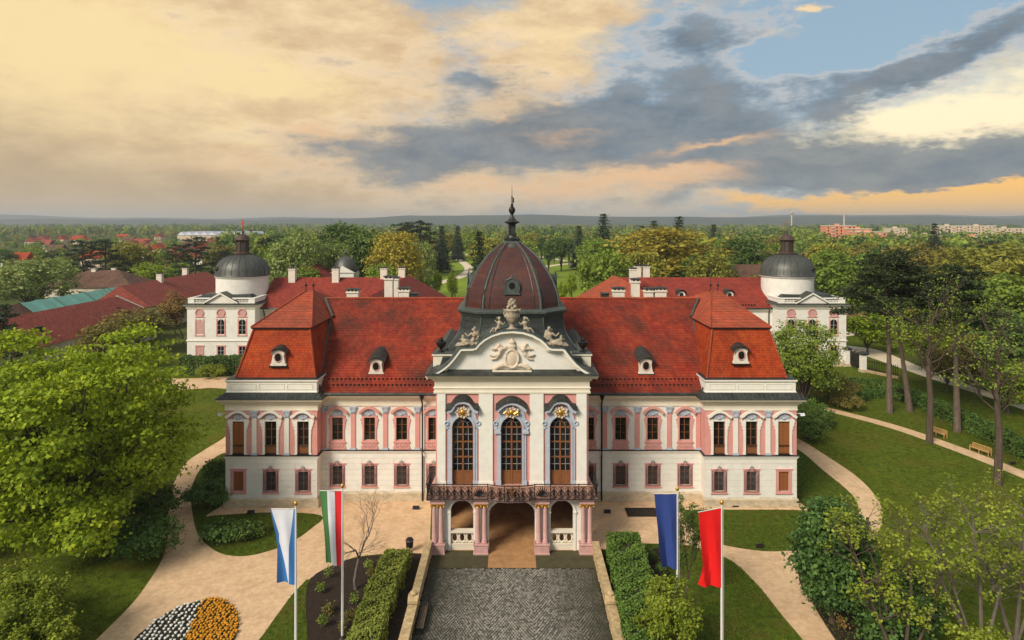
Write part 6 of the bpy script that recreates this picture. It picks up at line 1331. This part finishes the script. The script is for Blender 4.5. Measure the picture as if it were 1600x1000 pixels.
# ------------------------------------------------------------------ hedges
def hedge(pts, wd, h, m, label, n, leaf=.16, seed=1, name='hedge'):
    p = [np.array(q, float) for q in smooth_poly(pts, 5, False)]; c0 = p[0]
    t = thing(name, label, 'hedge', (c0[0], c0[1], 0)); rg = np.random.default_rng(seed)
    path = [(q[0], q[1]) for q in p]
    MB().sweep(path, [(-wd/2+.18, 0), (wd/2-.18, 0), (wd/2-.15, h-.25), (0, h-.14), (-wd/2+.15, h-.25)]).build('stem', M['soil'], t)
    seg = np.array([np.linalg.norm(p[i+1]-p[i]) for i in range(len(p)-1)]); cum = np.concatenate([[0], np.cumsum(seg)]); s_ = rg.uniform(0, cum[-1], n); i = np.clip(np.searchsorted(cum, s_)-1, 0, len(seg)-1)
    A = np.array(p)[i]; D = (np.array(p)[i+1]-A)/seg[i][:, None]; base = A + D*(s_-cum[i])[:, None]; nr = np.stack([-D[:, 1], D[:, 0]], 1)
    per = 2*h+wd; u = rg.uniform(0, per, n); off = np.where(u < h, -wd/2, np.where(u < h+wd, u-h-wd/2, wd/2)); z = np.where(u < h, u, np.where(u < h+wd, h, u-h-wd))
    lump = .13*np.sin(s_*2.1+off*2)+.10*np.sin(s_*5.3+z*3+off*4); ins = rg.uniform(-.2, .08, n)+lump*.8
    outn = np.stack([nr[:, 0]*np.sign(off), nr[:, 1]*np.sign(off), np.zeros(n)], 1); topm = (u >= h) & (u < h+wd)
    N = np.where(topm[:, None], np.array([[0, 0, 1.]]), outn); C = np.stack([base[:, 0]+nr[:, 0]*off, base[:, 1]+nr[:, 1]*off, z], 1) + N*ins[:, None]
    endm = rg.uniform(0, 1, n) < min(.12, wd/cum[-1]*.5)
    C[endm, :2] = p[0] - D[0]*rg.uniform(-.15, .1, (endm.sum(), 1)) + nr[0]*rg.uniform(-wd/2, wd/2, (endm.sum(), 1)); C[endm, 2] = rg.uniform(0, h, endm.sum()); N[endm] = np.array([-D[0][0], -D[0][1], 0])
    C[:, 2] = np.maximum(C[:, 2], .03); N = unit(N+rg.normal(size=(n, 3))*.6+np.array([0, 0, .3]))
    me = leaves('foliage', C-np.array([c0[0], c0[1], 0]), N, leaf*rg.uniform(.7, 1.4, n), LM[m], .38, rg); o = bpy.data.objects.new('foliage', me); col.objects.link(o); o.parent = t
    return t
hedge([G(622, 884), G(612, 905), G(590, 960), G(562, 1045)], 1.9, 1.25, 'hedge_mix', 'low clipped yellow-green hedge left of the cobbled drive', 15000, .15, 1)
hedge([(8.75, 50.6), (8.6, 47), (8.35, 43), (8.1, 36)], 2.5, 2.0, 'hedge', 'tall dense clipped hedge right of the cobbled drive', 24000, .15, 2)
hedge([G(1424, 628), G(1450, 640), G(1500, 663), G(1560, 693), G(1640, 735)], 2.0, 1.7, 'hedge', 'long straight hedge behind the two benches', 15000, .24, 3)
hedge([G(1306, 608), G(1345, 609), G(1388, 613), G(1412, 623)], 1.8, 1.6, 'hedge', 'clipped hedge below the iron gate fence', 7000, .24, 4)
hedge([G(1335, 634), G(1350, 624), G(1380, 621), G(1412, 628)], 1.3, 1.0, 'hedge', 'low curved hedge around lawn corner near pines', 5000, .22, 5)
hedge([G(288, 584), G(320, 586), G(372, 584), G(420, 584)], 2.4, 3.0, 'deep', 'tall dark hedge in front of the red-cross pavilion', 9000, .32, 6)

# ------------------------------------------------------------------ grass on the lawns
def inside(X, Y, poly):
    c_ = np.zeros(len(X), bool); q = np.array(poly); j = len(q)-1
    for i in range(len(q)):
        yi, yj = q[i][1], q[j][1]
        if yi != yj: c_ ^= ((yi > Y) != (yj > Y)) & (X < (q[j][0]-q[i][0])*(Y-yi)/(yj-yi)+q[i][0])
        j = i
    return c_
rg = np.random.default_rng(77); n = 330000; Y = np.exp(rg.uniform(math.log(36), math.log(108), n)); X = rg.uniform(-.86, .86, n)*Y
pl = np.zeros(n, bool); bedm = np.zeros(n, bool)
for q in PLOTS: pl |= inside(X, Y, q)
for q in (BEDL, BEDR): bedm |= inside(X, Y, q)
ok = (pl | ~(inside(X, Y, GRAV) | inside(X, Y, GR2))) & ~bedm & ~((np.abs(X) < 26.9) & (Y > 58.9) & (Y < 81)) & ~((np.abs(X) < 7.2) & (Y < 62))
for p, wd in PATHS:
    if p[:, 1].min() > 125: continue
    d2 = np.min((X[:, None]-p[None, :, 0])**2+(Y[:, None]-p[None, :, 1])**2, axis=1); ok &= d2 > (wd/2+.25)**2
X, Y = X[ok], Y[ok]; patch = np.sin(X*.9+1.3*np.sin(Y*.5))+np.sin(Y*.7+X*.35); keep = rg.uniform(-2.2, 1.6, len(X)) < patch; X, Y = X[keep], Y[keep]; n = len(X)
S = rg.uniform(.07, .15, n)*(Y/55)**.5; C = np.stack([X, Y, S*.38+.02], 1); N = unit(np.stack([rg.normal(size=n), rg.normal(size=n), np.abs(rg.normal(size=n))*.9], 1))
o = stuff(obj('grass', leaves('grass', C, N, S, LM['grass'], .3, rg))); o['label'] = 'short grass of the palace lawns'; o['category'] = 'grass'

# ------------------------------------------------------------------ walls of the drive
for s, lab in ((-1, 'weathered limestone wall along the drive beside the low hedge'), (1, 'weathered limestone wall along the drive beside the tall hedge')):
    t = thing('drive_wall', lab, 'wall', (s*6.7, 44, 0)); rg = np.random.default_rng(5+s)
    def run(y0, y1, n, hh, th, x0):
        mb = MB(); rings = []
        for i in range(n+1):
            y = y0+(y1-y0)*i/n; j = rg.normal(size=8)*.022; hz_ = hh+.03*math.sin(y*2.3); rings.append([(s*(x0+j[0]), y, 0), (s*(x0-.01+j[1]), y, hz_*.5), (s*(x0+j[2]), y, hz_), (s*(x0+th+j[3]), y, hz_+j[4]*.5), (s*(x0+th+j[5]), y, hz_*.5), (s*(x0+th), y, 0)])
        return mb.loops(rings)
    run(51.0, 43.6, 26, .95, .42, 6.42).build('wall', M['stone'], t); run(43.7, 24, 60, .82, .5, 6.40).build('wall', M['stone'], t)
    mb = MB()
    y = 50.95
    while y > 43.8:                               # coping slabs
        L_ = 1.15+rg.uniform(-.1, .1); y1 = max(y-L_, 43.7); MB().box(s*6.36, s*6.90, y1+.02, y, .945+rg.uniform(0, .015), 1.09+rg.uniform(0, .02)).build('coping_stone', M['stone'], t); y = y1
    y = 42.7
    while y > 25:
        L_ = 1.2+rg.uniform(-.1, .1); MB().box(s*6.34, s*6.96, y-L_+.025, y, .80+rg.uniform(0, .015), .95+rg.uniform(0, .025)).build('coping_stone', M['stone'], t); y -= L_
    v = MB(); v.loops([[(s*xx, 43.25+r_*math.cos(a), .95+r_*math.sin(a)*.9) for a, r_ in [(q*.45, .52-.018*q) for q in range(14)]] for xx in (6.34, 7.0)])
    v.tube([(s*6.33, 43.25+(.45-.03*q)*math.cos(q*.6), .95+(.45-.03*q)*math.sin(q*.6)) for q in range(14)], .06, 5)
    v.ell((s*6.67, 43.3, 1.42), (.26, .3, .16), 8, 5); v.build('volute', M['stone'], t)
# bench on the drive
def bench(name, label, x, y, rz, L_, m, legm, group=None, back=True):
    t = thing(name, label, 'bench', (x, y, 0), group, rz); o = lambda mb, n, mm: obj(n, mb.mesh(n, M[mm]), t)
    for i in range(4): o(MB().box(-L_/2, L_/2, -.05+.12*i, .05+.12*i, .42, .46), 'seat_slat', m)
    if back:
        o(MB().box(-L_/2, L_/2, .43, .47, .84, .92), 'top_rail', m); o(MB().box(-L_/2, L_/2, .42, .46, .50, .55), 'lower_rail', m)
        n = int(L_/.14)
        for i in range(n): xx = -L_/2+.08+(L_-.16)*i/(n-1); o(MB().box(xx-.03, xx+.03, .43, .455, .55, .84), 'back_slat', m)
    for xx in (-L_/2+.04, L_/2-.04, 0) if L_ > 1.7 else (-L_/2+.04, L_/2-.04):
        o(MB().box(xx-.035, xx+.035, -.06, .01, 0, .64 if back and abs(xx) > .1 else .42), 'leg', legm); o(MB().box(xx-.035, xx+.035, .40, .47, 0, .92 if back else .42), 'leg', legm)
        if back and abs(xx) > .1: o(MB().box(xx-.04, xx+.04, -.08, .45, .62, .66), 'armrest', m)
    return t
bench('bench', 'plain dark backless bench beside the drive wall', -5.75, 42.4, R(90), 2.6, 'bark', 'black', None, False)
for px, py, lab in ((1467, 683, 'pale wooden park bench beside the half-bare tree'), (1535, 711, 'pale wooden park bench standing alone on the footpath')):
    x, y = G(px, py); a = np.array(G(1440, 684)); b = np.array(G(1560, 727)); bench('park_bench', lab, x, y+.5, math.atan2(b[1]-a[1], b[0]-a[0]), 2.2, 'teak', 'teak', 'park benches on the footpath')
x, y = G(640, 862)
t = thing('litter_bin', 'black oval litter bin on a post beside the porch', 'bin', (x, y, 0))
obj('post', MB().tube([(0, 0, 0), (0, 0, .4)], .04, 8).mesh('post', M['black']), t); obj('bin_body', MB().lathe([(.16, .3), (.27, .36), (.3, .6), (.3, .95), (.24, 1.08), (.08, 1.14)], (0, 0, 0), 16).mesh('bin_body', M['black'], True), t); obj('rim', MB().lathe([(.31, .88), (.33, .9), (.33, .95), (.31, .97)], (0, 0, 0), 16).mesh('rim', M['grille']), t)
# light well grating and small ground fittings
a, b = G(982, 807), G(1026, 795)
t = thing('light_well_grating', 'black iron grating set in gravel by the facade', 'grating', ((a[0]+b[0])/2, (a[1]+b[1])/2, 0)); xa, xb, ya, yb = a[0], b[0]-.2, a[1], b[1]
MB().box(xa, xb, ya, yb, .014, .03).build('well', M['dark'], t); MB().box(xa-.08, xb+.08, ya-.08, ya, .014, .07).box(xa-.08, xb+.08, yb, yb+.08, .014, .07).box(xa-.08, xa, ya, yb, .014, .068).box(xb, xb+.08, ya, yb, .014, .068).build('frame', M['black'], t)
for i in range(12): xx = xa+(xb-xa)*(i+.5)/12; MB().box(xx-.02, xx+.02, ya, yb, .03, .06).build('bar', M['black'], t)
for i, (px, py, lab) in enumerate([(392, 803, 'black ground floodlight before left pavilion'), (650, 796, 'black ground floodlight left of porch'), (949, 802, 'black ground floodlight right of porch beside grating'), (1149, 793, 'black ground floodlight before right pavilion'), (1215, 792, 'black ground floodlight near outer corner of right pavilion'), (1187, 856, 'black spotlight on turf beside the walk'), (1582, 726, 'black spotlight beside footpath past second bench')]):
    x, y = G(px, py); t = thing('ground_floodlight', lab, 'floodlight', (x, y, 0), 'ground floodlights')
    obj('housing', MB().loops([[(-.28, -.16, .12), (.28, -.16, .12), (.28, .1, .06), (-.28, .1, .06)], [(-.28, -.06, .36), (.28, -.06, .36), (.28, .14, .3), (-.28, .14, .3)]]).mesh('housing', M['black']), t); obj('bracket', MB().box(-.32, -.29, -.05, .1, 0, .25).box(.29, .32, -.05, .1, 0, .25).box(-.29, .29, -.04, .06, 0, .04).mesh('bracket', M['grille']), t)
for s in (-1, 1):
    x = s*26.5+XS; P(MB().tube([(x-.1*s, YP+.3, 8.6), (x+s*.45, YP+.1, 8.7)], .03, 5).loops([[(x+s*.35, YP-.15, 8.5), (x+s*.75, YP-.1, 8.55), (x+s*.75, YP+.1, 8.58), (x+s*.35, YP+.05, 8.53)], [(x+s*.35, YP-.1, 8.66), (x+s*.72, YP, 8.74), (x+s*.72, YP+.12, 8.74), (x+s*.35, YP+.08, 8.68)]]), 'wall_lamp', M['f_white'])

# ------------------------------------------------------------------ flags
def flag(pole_x, pole_y, ztop, w_, strips, label, plabel, seed, amp=.10, droop=.0):
    t = thing('flagpole', plabel, 'flagpole', (pole_x, pole_y, 0), 'flagpoles before the palace')
    obj('pole', MB().tube([(0, 0, 0), (0, 0, ztop*.5), (0, 0, ztop)], [.085, .07, .05], 10).mesh('pole', M['whitepole'], True), t); obj('finial', MB().lathe([(.05, ztop-.02), (.09, ztop+.02), (.12, ztop+.12), (.08, ztop+.22), (.02, ztop+.27)], (0, 0, 0), 10).mesh('finial', M['gold'], True), t)
    obj('base_plate', MB().lathe([(.22, 0), (.22, .05), (.12, .08), (.11, .3), (.09, .32)], (0, 0, 0), 12).mesh('base_plate', M['grille']), t); obj('crossbar', MB().tube([(0, -.03, ztop-.18), (-w_-.03, -.03, ztop-.18-droop)], .022, 6).mesh('crossbar', M['whitepole']), t)
    obj('halyard', MB().tube([(.07, -.07, ztop-.2), (.10, -.08, ztop*.55), (.08, -.08, 1.1)], .008, 4).mesh('halyard', M['f_white']), t)
    f = thing('flag', label, 'flag', (pole_x, pole_y, ztop-.2), 'banner flags'); f.location = (pole_x, pole_y, ztop-.2)
    Lz = strips['len']; rd_ = random.Random(seed); ph = rd_.uniform(0, 6)
    def pt(x, t_): q = -x/w_; return (x, -.04+amp*(.35+t_)*math.sin(9*q+t_*2.6+ph)*min(1, q*3)+.07*math.sin(t_*6+q*5+ph)*min(1, q*2), -t_*strips['zl'](q)-droop*q)
    n = 26
    for (m, lo, hi) in strips['parts']:
        mb = MB(); k = 7; rows = [[pt(lo(t_)+(hi(t_)-lo(t_))*j/k, t_) for j in range(k+1)] for t_ in [i/n for i in range(n+1)]]
        mb.loops(rows, False, False, False); back = [[(a, b+.012, c) for a, b, c in r] for r in rows]; mb.loops(back, False, False, False)
        obj('stripe', mb.mesh('stripe', M[m], True), f)
    return f
itp = lambda xs, ys: (lambda t_: float(np.interp(t_, xs, ys)))
edge0 = lambda t_: -.05
flag(-12.84, 38.0, 9.7, 1.42, dict(len=4.6, zl=lambda q: 4.5-.25*q, parts=[('f_blue', itp([0, .35, .5, 1], [-1.48, -1.2, -1.12, -1.06]), itp([0, .35, .45, 1], [-1.42, -1.0, -1.02, -.43])), ('f_white', itp([0, .35, .45, 1], [-1.42, -1.0, -1.02, -.43]), itp([0, .5, 1], [-.12, -.36, -.41])), ('f_blue', itp([0, .5, 1], [-.12, -.36, -.41]), edge0)]),
     'blue and white banner twisted so white tapers to a point', 'white flagpole carrying the blue and white banner', 1)
L2 = itp([0, .5, 1], [-1.42, -1.2, -1.06])
flag(-10.76, 40.6, 9.67, 1.42, dict(len=4.7, zl=lambda q: 4.75-.2*q, parts=[('f_green', L2, itp([0, .5, 1], [-.96, -.82, -.72])), ('f_white', itp([0, .5, 1], [-.96, -.82, -.72]), itp([0, .5, 1], [-.50, -.42, -.33])), ('f_red', itp([0, .5, 1], [-.50, -.42, -.33]), edge0)]),
     'tricolour banner of green, white and red vertical stripes', 'white flagpole carrying the tricolour banner', 2)
flag(10.36, 40.1, 9.7, 1.42, dict(len=4.6, zl=lambda q: 4.75-.35*q, parts=[('f_navy', itp([0, .5, .75, 1], [-1.46, -1.24, -1.2, -1.02]), edge0)]), 'plain deep blue banner hanging in soft folds', 'white flagpole carrying the deep blue banner', 3, .14)
flag(12.5, 38.15, 9.7, 1.40, dict(len=4.6, zl=lambda q: 4.75-.45*q, parts=[('f_scar', itp([0, .3, .7, 1], [-1.4, -1.3, -1.18, -1.42]), edge0)]), 'plain scarlet banner with slanting top edge', 'white flagpole carrying the scarlet banner', 4, .12, .28)

# ------------------------------------------------------------------ flower bed
FB = gp([(205,1010),(235,978),(268,955),(300,943),(332,936),(358,944),(372,966),(368,995),(345,1030),(300,1075),(215,1075)], 4)
bed = struct(sheet('flower_bed', FB, .06, M['soil'], .06))
def flowers(name, test, colr, label, n, seed, extra):
    rg = np.random.default_rng(seed); xs = [p[0] for p in FB]; ys = [p[1] for p in FB]; Cs = []
    s0 = .34
    for gx in np.arange(min(xs), max(xs), s0*extra):
        for gy in np.arange(min(ys), max(ys), s0*extra):
            x, y = gx+rg.uniform(-.07, .07), gy+rg.uniform(-.07, .07); px = CX+x/y*F; py = HY+H/y*F
            if inpoly(x, y, FB) and test(px, py): Cs.append((x, y))
    mb = MB()
    for x, y in Cs:
        r_ = rg.uniform(.085, .125); mb.ell((x, y, .12+rg.uniform(0, .06)), (r_, r_, .07), 6, 3)
    o = stuff(mb.build(name, colr)); o['label'] = label; o['category'] = 'flowers'
    P_ = np.array([(x, y, .1) for x, y in Cs]); C, N = fill(P_, np.tile([0, 0, 1.], (len(P_), 1)), 6, .09, rg, .3, .8)
    g = stuff(obj('bedding_leaves', leaves('bedding_leaves', C, N, .1, LM['deep'], .4, rg))); g['label'] = 'dark leaves under the ' + label; g['category'] = 'flowers'
ln = lambda px, py: px-318+(py-938)*.45
flowers('white_flowers', lambda a, b: ln(a, b) < 0, mat('white_petals', (.62, .62, .58), .8, .3, 9), 'white flowers in the oval bed', 0, 1, 1.0)
flowers('orange_flowers', lambda a, b: ln(a, b) >= 0, mat('orange_petals', (.52, .22, .012), .8, .5, 7), 'orange flowers in the oval bed', 0, 2, .68)

# ------------------------------------------------------------------ gate, mound, tables, lamp
for px, py, lab in ((1323, 572, 'stone gate pier with dark cap beside pavilion corner'), (1348.5, 581, 'stone gate pier with dark cap where railing starts')):
    x, y = G(px, py); t = thing('gate_pier', lab, 'gate pier', (x, y, 0), 'gate piers')
    for n_, mb, m_ in (('shaft', MB().box(-.42, .42, -.42, .42, .5, 3.0), 'trim'), ('base', MB().box(-.55, .55, -.55, .55, 0, .5), 'plinth'), ('cap', MB().loops([[(-.5, -.5, 3.0), (.5, -.5, 3.0), (.5, .5, 3.0), (-.5, .5, 3.0)], [(-.8, -.8, 3.3), (.8, -.8, 3.3), (.8, .8, 3.3), (-.8, .8, 3.3)], [(-.25, -.25, 3.6), (.25, -.25, 3.6), (.25, .25, 3.6), (-.25, .25, 3.6)]]), 'metal')): obj(n_, mb.mesh(n_, M[m_]), t)
def railing(p0, p1, hh, label, name, step=.28, stone=True):
    a, b = np.array(p0), np.array(p1); L_ = np.linalg.norm(b-a); d = (b-a)/L_; t = thing(name, label, 'railing', (p0[0], p0[1], 0), None, math.atan2(d[1], d[0]))
    if stone: obj('footing', MB().box(0, L_, -.2, .2, 0, .45).mesh('footing', M['stone']), t)
    for z in (.6, hh-.35): obj('rail', MB().box(0, L_, -.05, .05, z, z+.12).mesh('rail', M['black']), t)
    me = MB().tube([(0, 0, .4), (0, 0, hh)], .045, 5).lathe([(.05, hh-.05), (.06, hh), (.01, hh+.14)], (0, 0, 0), 5).mesh('bar', M['black'])
    for i in range(int(L_/step)): o = bpy.data.objects.new('bar', me); col.objects.link(o); o.parent = t; o.location = ((i+.5)*step, 0, 0)
g1, g2, g3 = G(1323, 572), G(1348.5, 581), G(1404, 592)
railing((g1[0]+.4, g1[1]), (g2[0]-.2, g2[1]+.3), 2.9, 'black iron gate between the two stone piers', 'iron_gate', .2, False)
railing((g2[0]+.4, g2[1]), g3, 2.2, 'black iron railing on stone footing running from gate pier', 'iron_railing', .3)
x, y = G(1339, 508)
t = thing('stone_mound', 'conical mound of rough brown stones beyond gold-cross pavilion', 'mound', (x, y, 0)); rg = np.random.default_rng(9)
obj('core', MB().lathe([(3.3, 0), (3.0, 1.5), (2.3, 3.4), (1.3, 4.9), (.2, 5.5)], (0, 0, 0), 18).mesh('core', M['rubble']), t)
st = MB().ell((0, 0, 0), (.42, .32, .28), 6, 4).mesh('stone', M['rubble'])
for i in range(150):
    z = rg.uniform(.1, 5.2); r_ = np.interp(z, [0, 1.5, 3.4, 4.9, 5.5], [3.3, 3.0, 2.3, 1.3, .2]); a = rg.uniform(0, 2*math.pi); o = bpy.data.objects.new('stone', st); col.objects.link(o); o.parent = t; o.location = (r_*math.cos(a), r_*math.sin(a), z); o.rotation_euler = (rg.uniform(0, 1), rg.uniform(0, 1), a)
for px, py, lab in ((1354, 528, 'dark picnic table on grass nearer the stone mound'), (1378, 536, 'dark picnic table on grass beside pine trunk')):
    x, y = G(px, py); t = thing('picnic_table', lab, 'picnic table', (x, y, 0), 'picnic tables', R(-20))
    for i in range(5): obj('table_plank', MB().box(-2.0, 2.0, -.42+i*.17, -.26+i*.17, .72, .77).mesh('table_plank', M['bark']), t)
    for sx in (-1, 1): obj('seat_plank', MB().box(-2.0, 2.0, sx*.85-.15, sx*.85+.15, .42, .47).mesh('seat_plank', M['bark']), t)
    for xx in (-1.4, 1.4):
        for sx in (-1, 1): obj('leg', MB().loops([[(xx-.05, sx*.2, .72), (xx+.05, sx*.2, .72), (xx+.05, sx*.32, .72), (xx-.05, sx*.32, .72)], [(xx-.05, sx*.75, 0), (xx+.05, sx*.75, 0), (xx+.05, sx*.87, 0), (xx-.05, sx*.87, 0)]]).mesh('leg', M['bark']), t)
        obj('cross_beam', MB().box(xx+.05, xx+.11, -.98, .98, .34, .42).mesh('cross_beam', M['bark']), t)
for px, py, h_, lab in ((1506, 588, 4.8, 'white park lamp post behind the hedge'), (296, 560, 4.2, 'white park lamp post beside red-cross pavilion')):
    x, y = G(px, py); t = thing('lamp_post', lab, 'lamp post', (x, y, 0), 'park lamp posts')
    obj('post', MB().tube([(0, 0, 0), (0, 0, h_)], .07, 8, .05).mesh('post', M['whitepole']), t); obj('lamp_head', MB().lathe([(.06, h_-.1), (.3, h_), (.36, h_+.12), (.3, h_+.2), (.1, h_+.35)], (0, 0, 0), 12).mesh('lamp_head', M['f_white'], True), t)
x, y = G(1333, 522); t = thing('blue_sign', 'small round blue sign on a post by the lane', 'sign', (x, y, 0)); obj('post', MB().tube([(0, 0, 0), (0, 0, 2.2)], .04, 6).mesh('post', M['grille']), t); obj('sign_disc', MB().loops([[(.45*math.cos(a), yy, 2.4+.45*math.sin(a)) for a in [2*math.pi*i/16 for i in range(16)]] for yy in (-.08, -.05)]).mesh('sign_disc', M['f_blue']), t)

# ------------------------------------------------------------------ distant village, greenhouse and flats
rd = random.Random(4)
desc = {'tile_barn': 'red-tiled', 'tile_hip': 'orange-tiled', 'tile_old': 'brown-tiled', 'tile_new': 'bright red-tiled'}
for i in range(30):
    px = rd.uniform(-20, 335); Y = rd.uniform(330, 820); X = PX(px, Y); w_, dd, ze = rd.uniform(8, 12), rd.uniform(9, 15), rd.uniform(4, 6.5); ax = rd.choice('xy'); tm = rd.choice(['tile_barn', 'tile_hip', 'tile_old', 'tile_new'])
    house('village_house', f'{desc[tm]} pale village house among trees beyond the barns', 'house', X, X+(w_ if ax == 'y' else dd), Y, Y+(dd if ax == 'y' else w_), ze, ze+rd.uniform(3.5, 5), ax, tm, rd.choice(['cream', 'white', 'plaster']), (0, 0), [(X+2.2+2.8*k, Y, 1.4, 1.3, 1.5, 'y') for k in range(2)], (), f'{desc[tm]} village houses')
Yg = 760; t = thing('greenhouse', 'long low white greenhouse roof beyond the village', 'greenhouse', (PX(330, Yg), Yg, 0))
for i in range(9):
    x0 = PX(277, Yg)+i*9.1; gable_roof(MB(), x0, x0+9.0, Yg, Yg+60, 9.5, 13.5, 'y', 0, 0, 0).build('roof_bay', M['f_white'], t); MB().box(x0, x0+9.0, Yg, Yg+60, 0, 9.0).build('wall_bay', M['cream'], t)
wme = MB().box(-.7, .7, -.06, .05, 0, 1.5).mesh('window', M['glass']); bme = MB().box(-1.3, 1.3, -1.0, .0, 0, 1.0).mesh('balcony', M['cream'])
def flats(px0, px1, Y, ytop, wm, label, floors=4):
    x0, x1 = PX(px0, Y), PX(px1, Y); zt = PZ(ytop, Y); t = thing('apartment_block', label, 'apartment block', ((x0+x1)/2, Y+6, 0), 'apartment blocks beyond the woods')
    MB().box(x0, x1, Y, Y+12, -.1, zt).build('wall', M[wm], t); MB().box(x0-.3, x1+.3, Y-.3, Y+12.3, zt, zt+.5).build('roof', M['chim'], t); n = int((x1-x0)/4.2)
    for k in range(floors):
        for i in range(n):
            o = bpy.data.objects.new('balcony' if i % 3 == 1 else 'window', bme if i % 3 == 1 else wme); col.objects.link(o); o.parent = t; o.location = (x0+(i+.5)*(x1-x0)/n-(x0+x1)/2, -6, zt-2.5-k*3.0)
    for i in range(max(1, n//6)): MB().box(x0+(i+.4)*(x1-x0)/max(1, n//6), x0+(i+.4)*(x1-x0)/max(1, n//6)+3, Y+4, Y+8, zt+.5, zt+2.2).build('roof_hut', M[wm], t)
for a in ((1291, 1338, 640, 353, 'orange', 'salmon apartment block stepping up at its roof'), (1330, 1362, 600, 358, 'orange', 'salmon apartment block in front of the stepped one'), (1338, 1386, 560, 363, 'orange', 'low salmon block with balconies over the treetops'), (1390, 1418, 720, 357, 'cream', 'small cream block between the salmon and cream rows'), (1464, 1556, 760, 353, 'cream', 'long cream apartment block near the hill'), (1556, 1640, 740, 357, 'cream', 'cream block cut by the frame edge'), (1432, 1472, 560, 368, 'cream', 'low cream roof between trees'), (1508, 1545, 500, 371, 'orange', 'low salmon building close behind the woods')): flats(*a)
for px, Y, yt, lab, nm in ((1237, 1700, 331, 'distant water tower on the skyline', 'water_tower'), (1319, 1500, 336, 'distant chimney stack on the skyline', 'chimney_stack')):
    t = thing(nm, lab, nm.replace('_', ' '), (PX(px, Y), Y, 0)); zt = PZ(yt, Y)
    obj('shaft', MB().tube([(0, 0, 0), (0, 0, zt*.9)], 2.2, 12, 1.6).mesh('shaft', M['plaster'], True), t); obj('top', (MB().lathe([(1.6, zt*.86), (4.5, zt*.91), (4.5, zt*.98), (.5, zt)], (0, 0, 0), 14) if nm == 'water_tower' else MB().lathe([(2, zt*.88), (2.2, zt*.9), (2.2, zt), (1.5, zt)], (0, 0, 0), 12)).mesh('top', M['plinth'], True), t)

# ------------------------------------------------------------------ air
hzm = bpy.data.materials.new('haze'); hzm.use_nodes = True; ht = hzm.node_tree; ht.nodes.remove(ht.nodes['Principled BSDF']); pv = ht.nodes.new('ShaderNodeVolumePrincipled')
pv.inputs['Color'].default_value = (.78, .84, .90, 1); pv.inputs['Density'].default_value = 1.5e-4; pv.inputs['Anisotropy'].default_value = 0.2
ht.links.new(pv.outputs[0], ht.nodes['Material Output'].inputs['Volume'])
stuff(MB().box(-9600, 9600, -500, 9600, -6, 125).build('haze', hzm))

# ------------------------------------------------------------------ clean up
for o in PROTO:
    try: bpy.data.objects.remove(o)
    except Exception: pass
for o in bpy.data.objects:
    if '_w' in o: del o['_w']
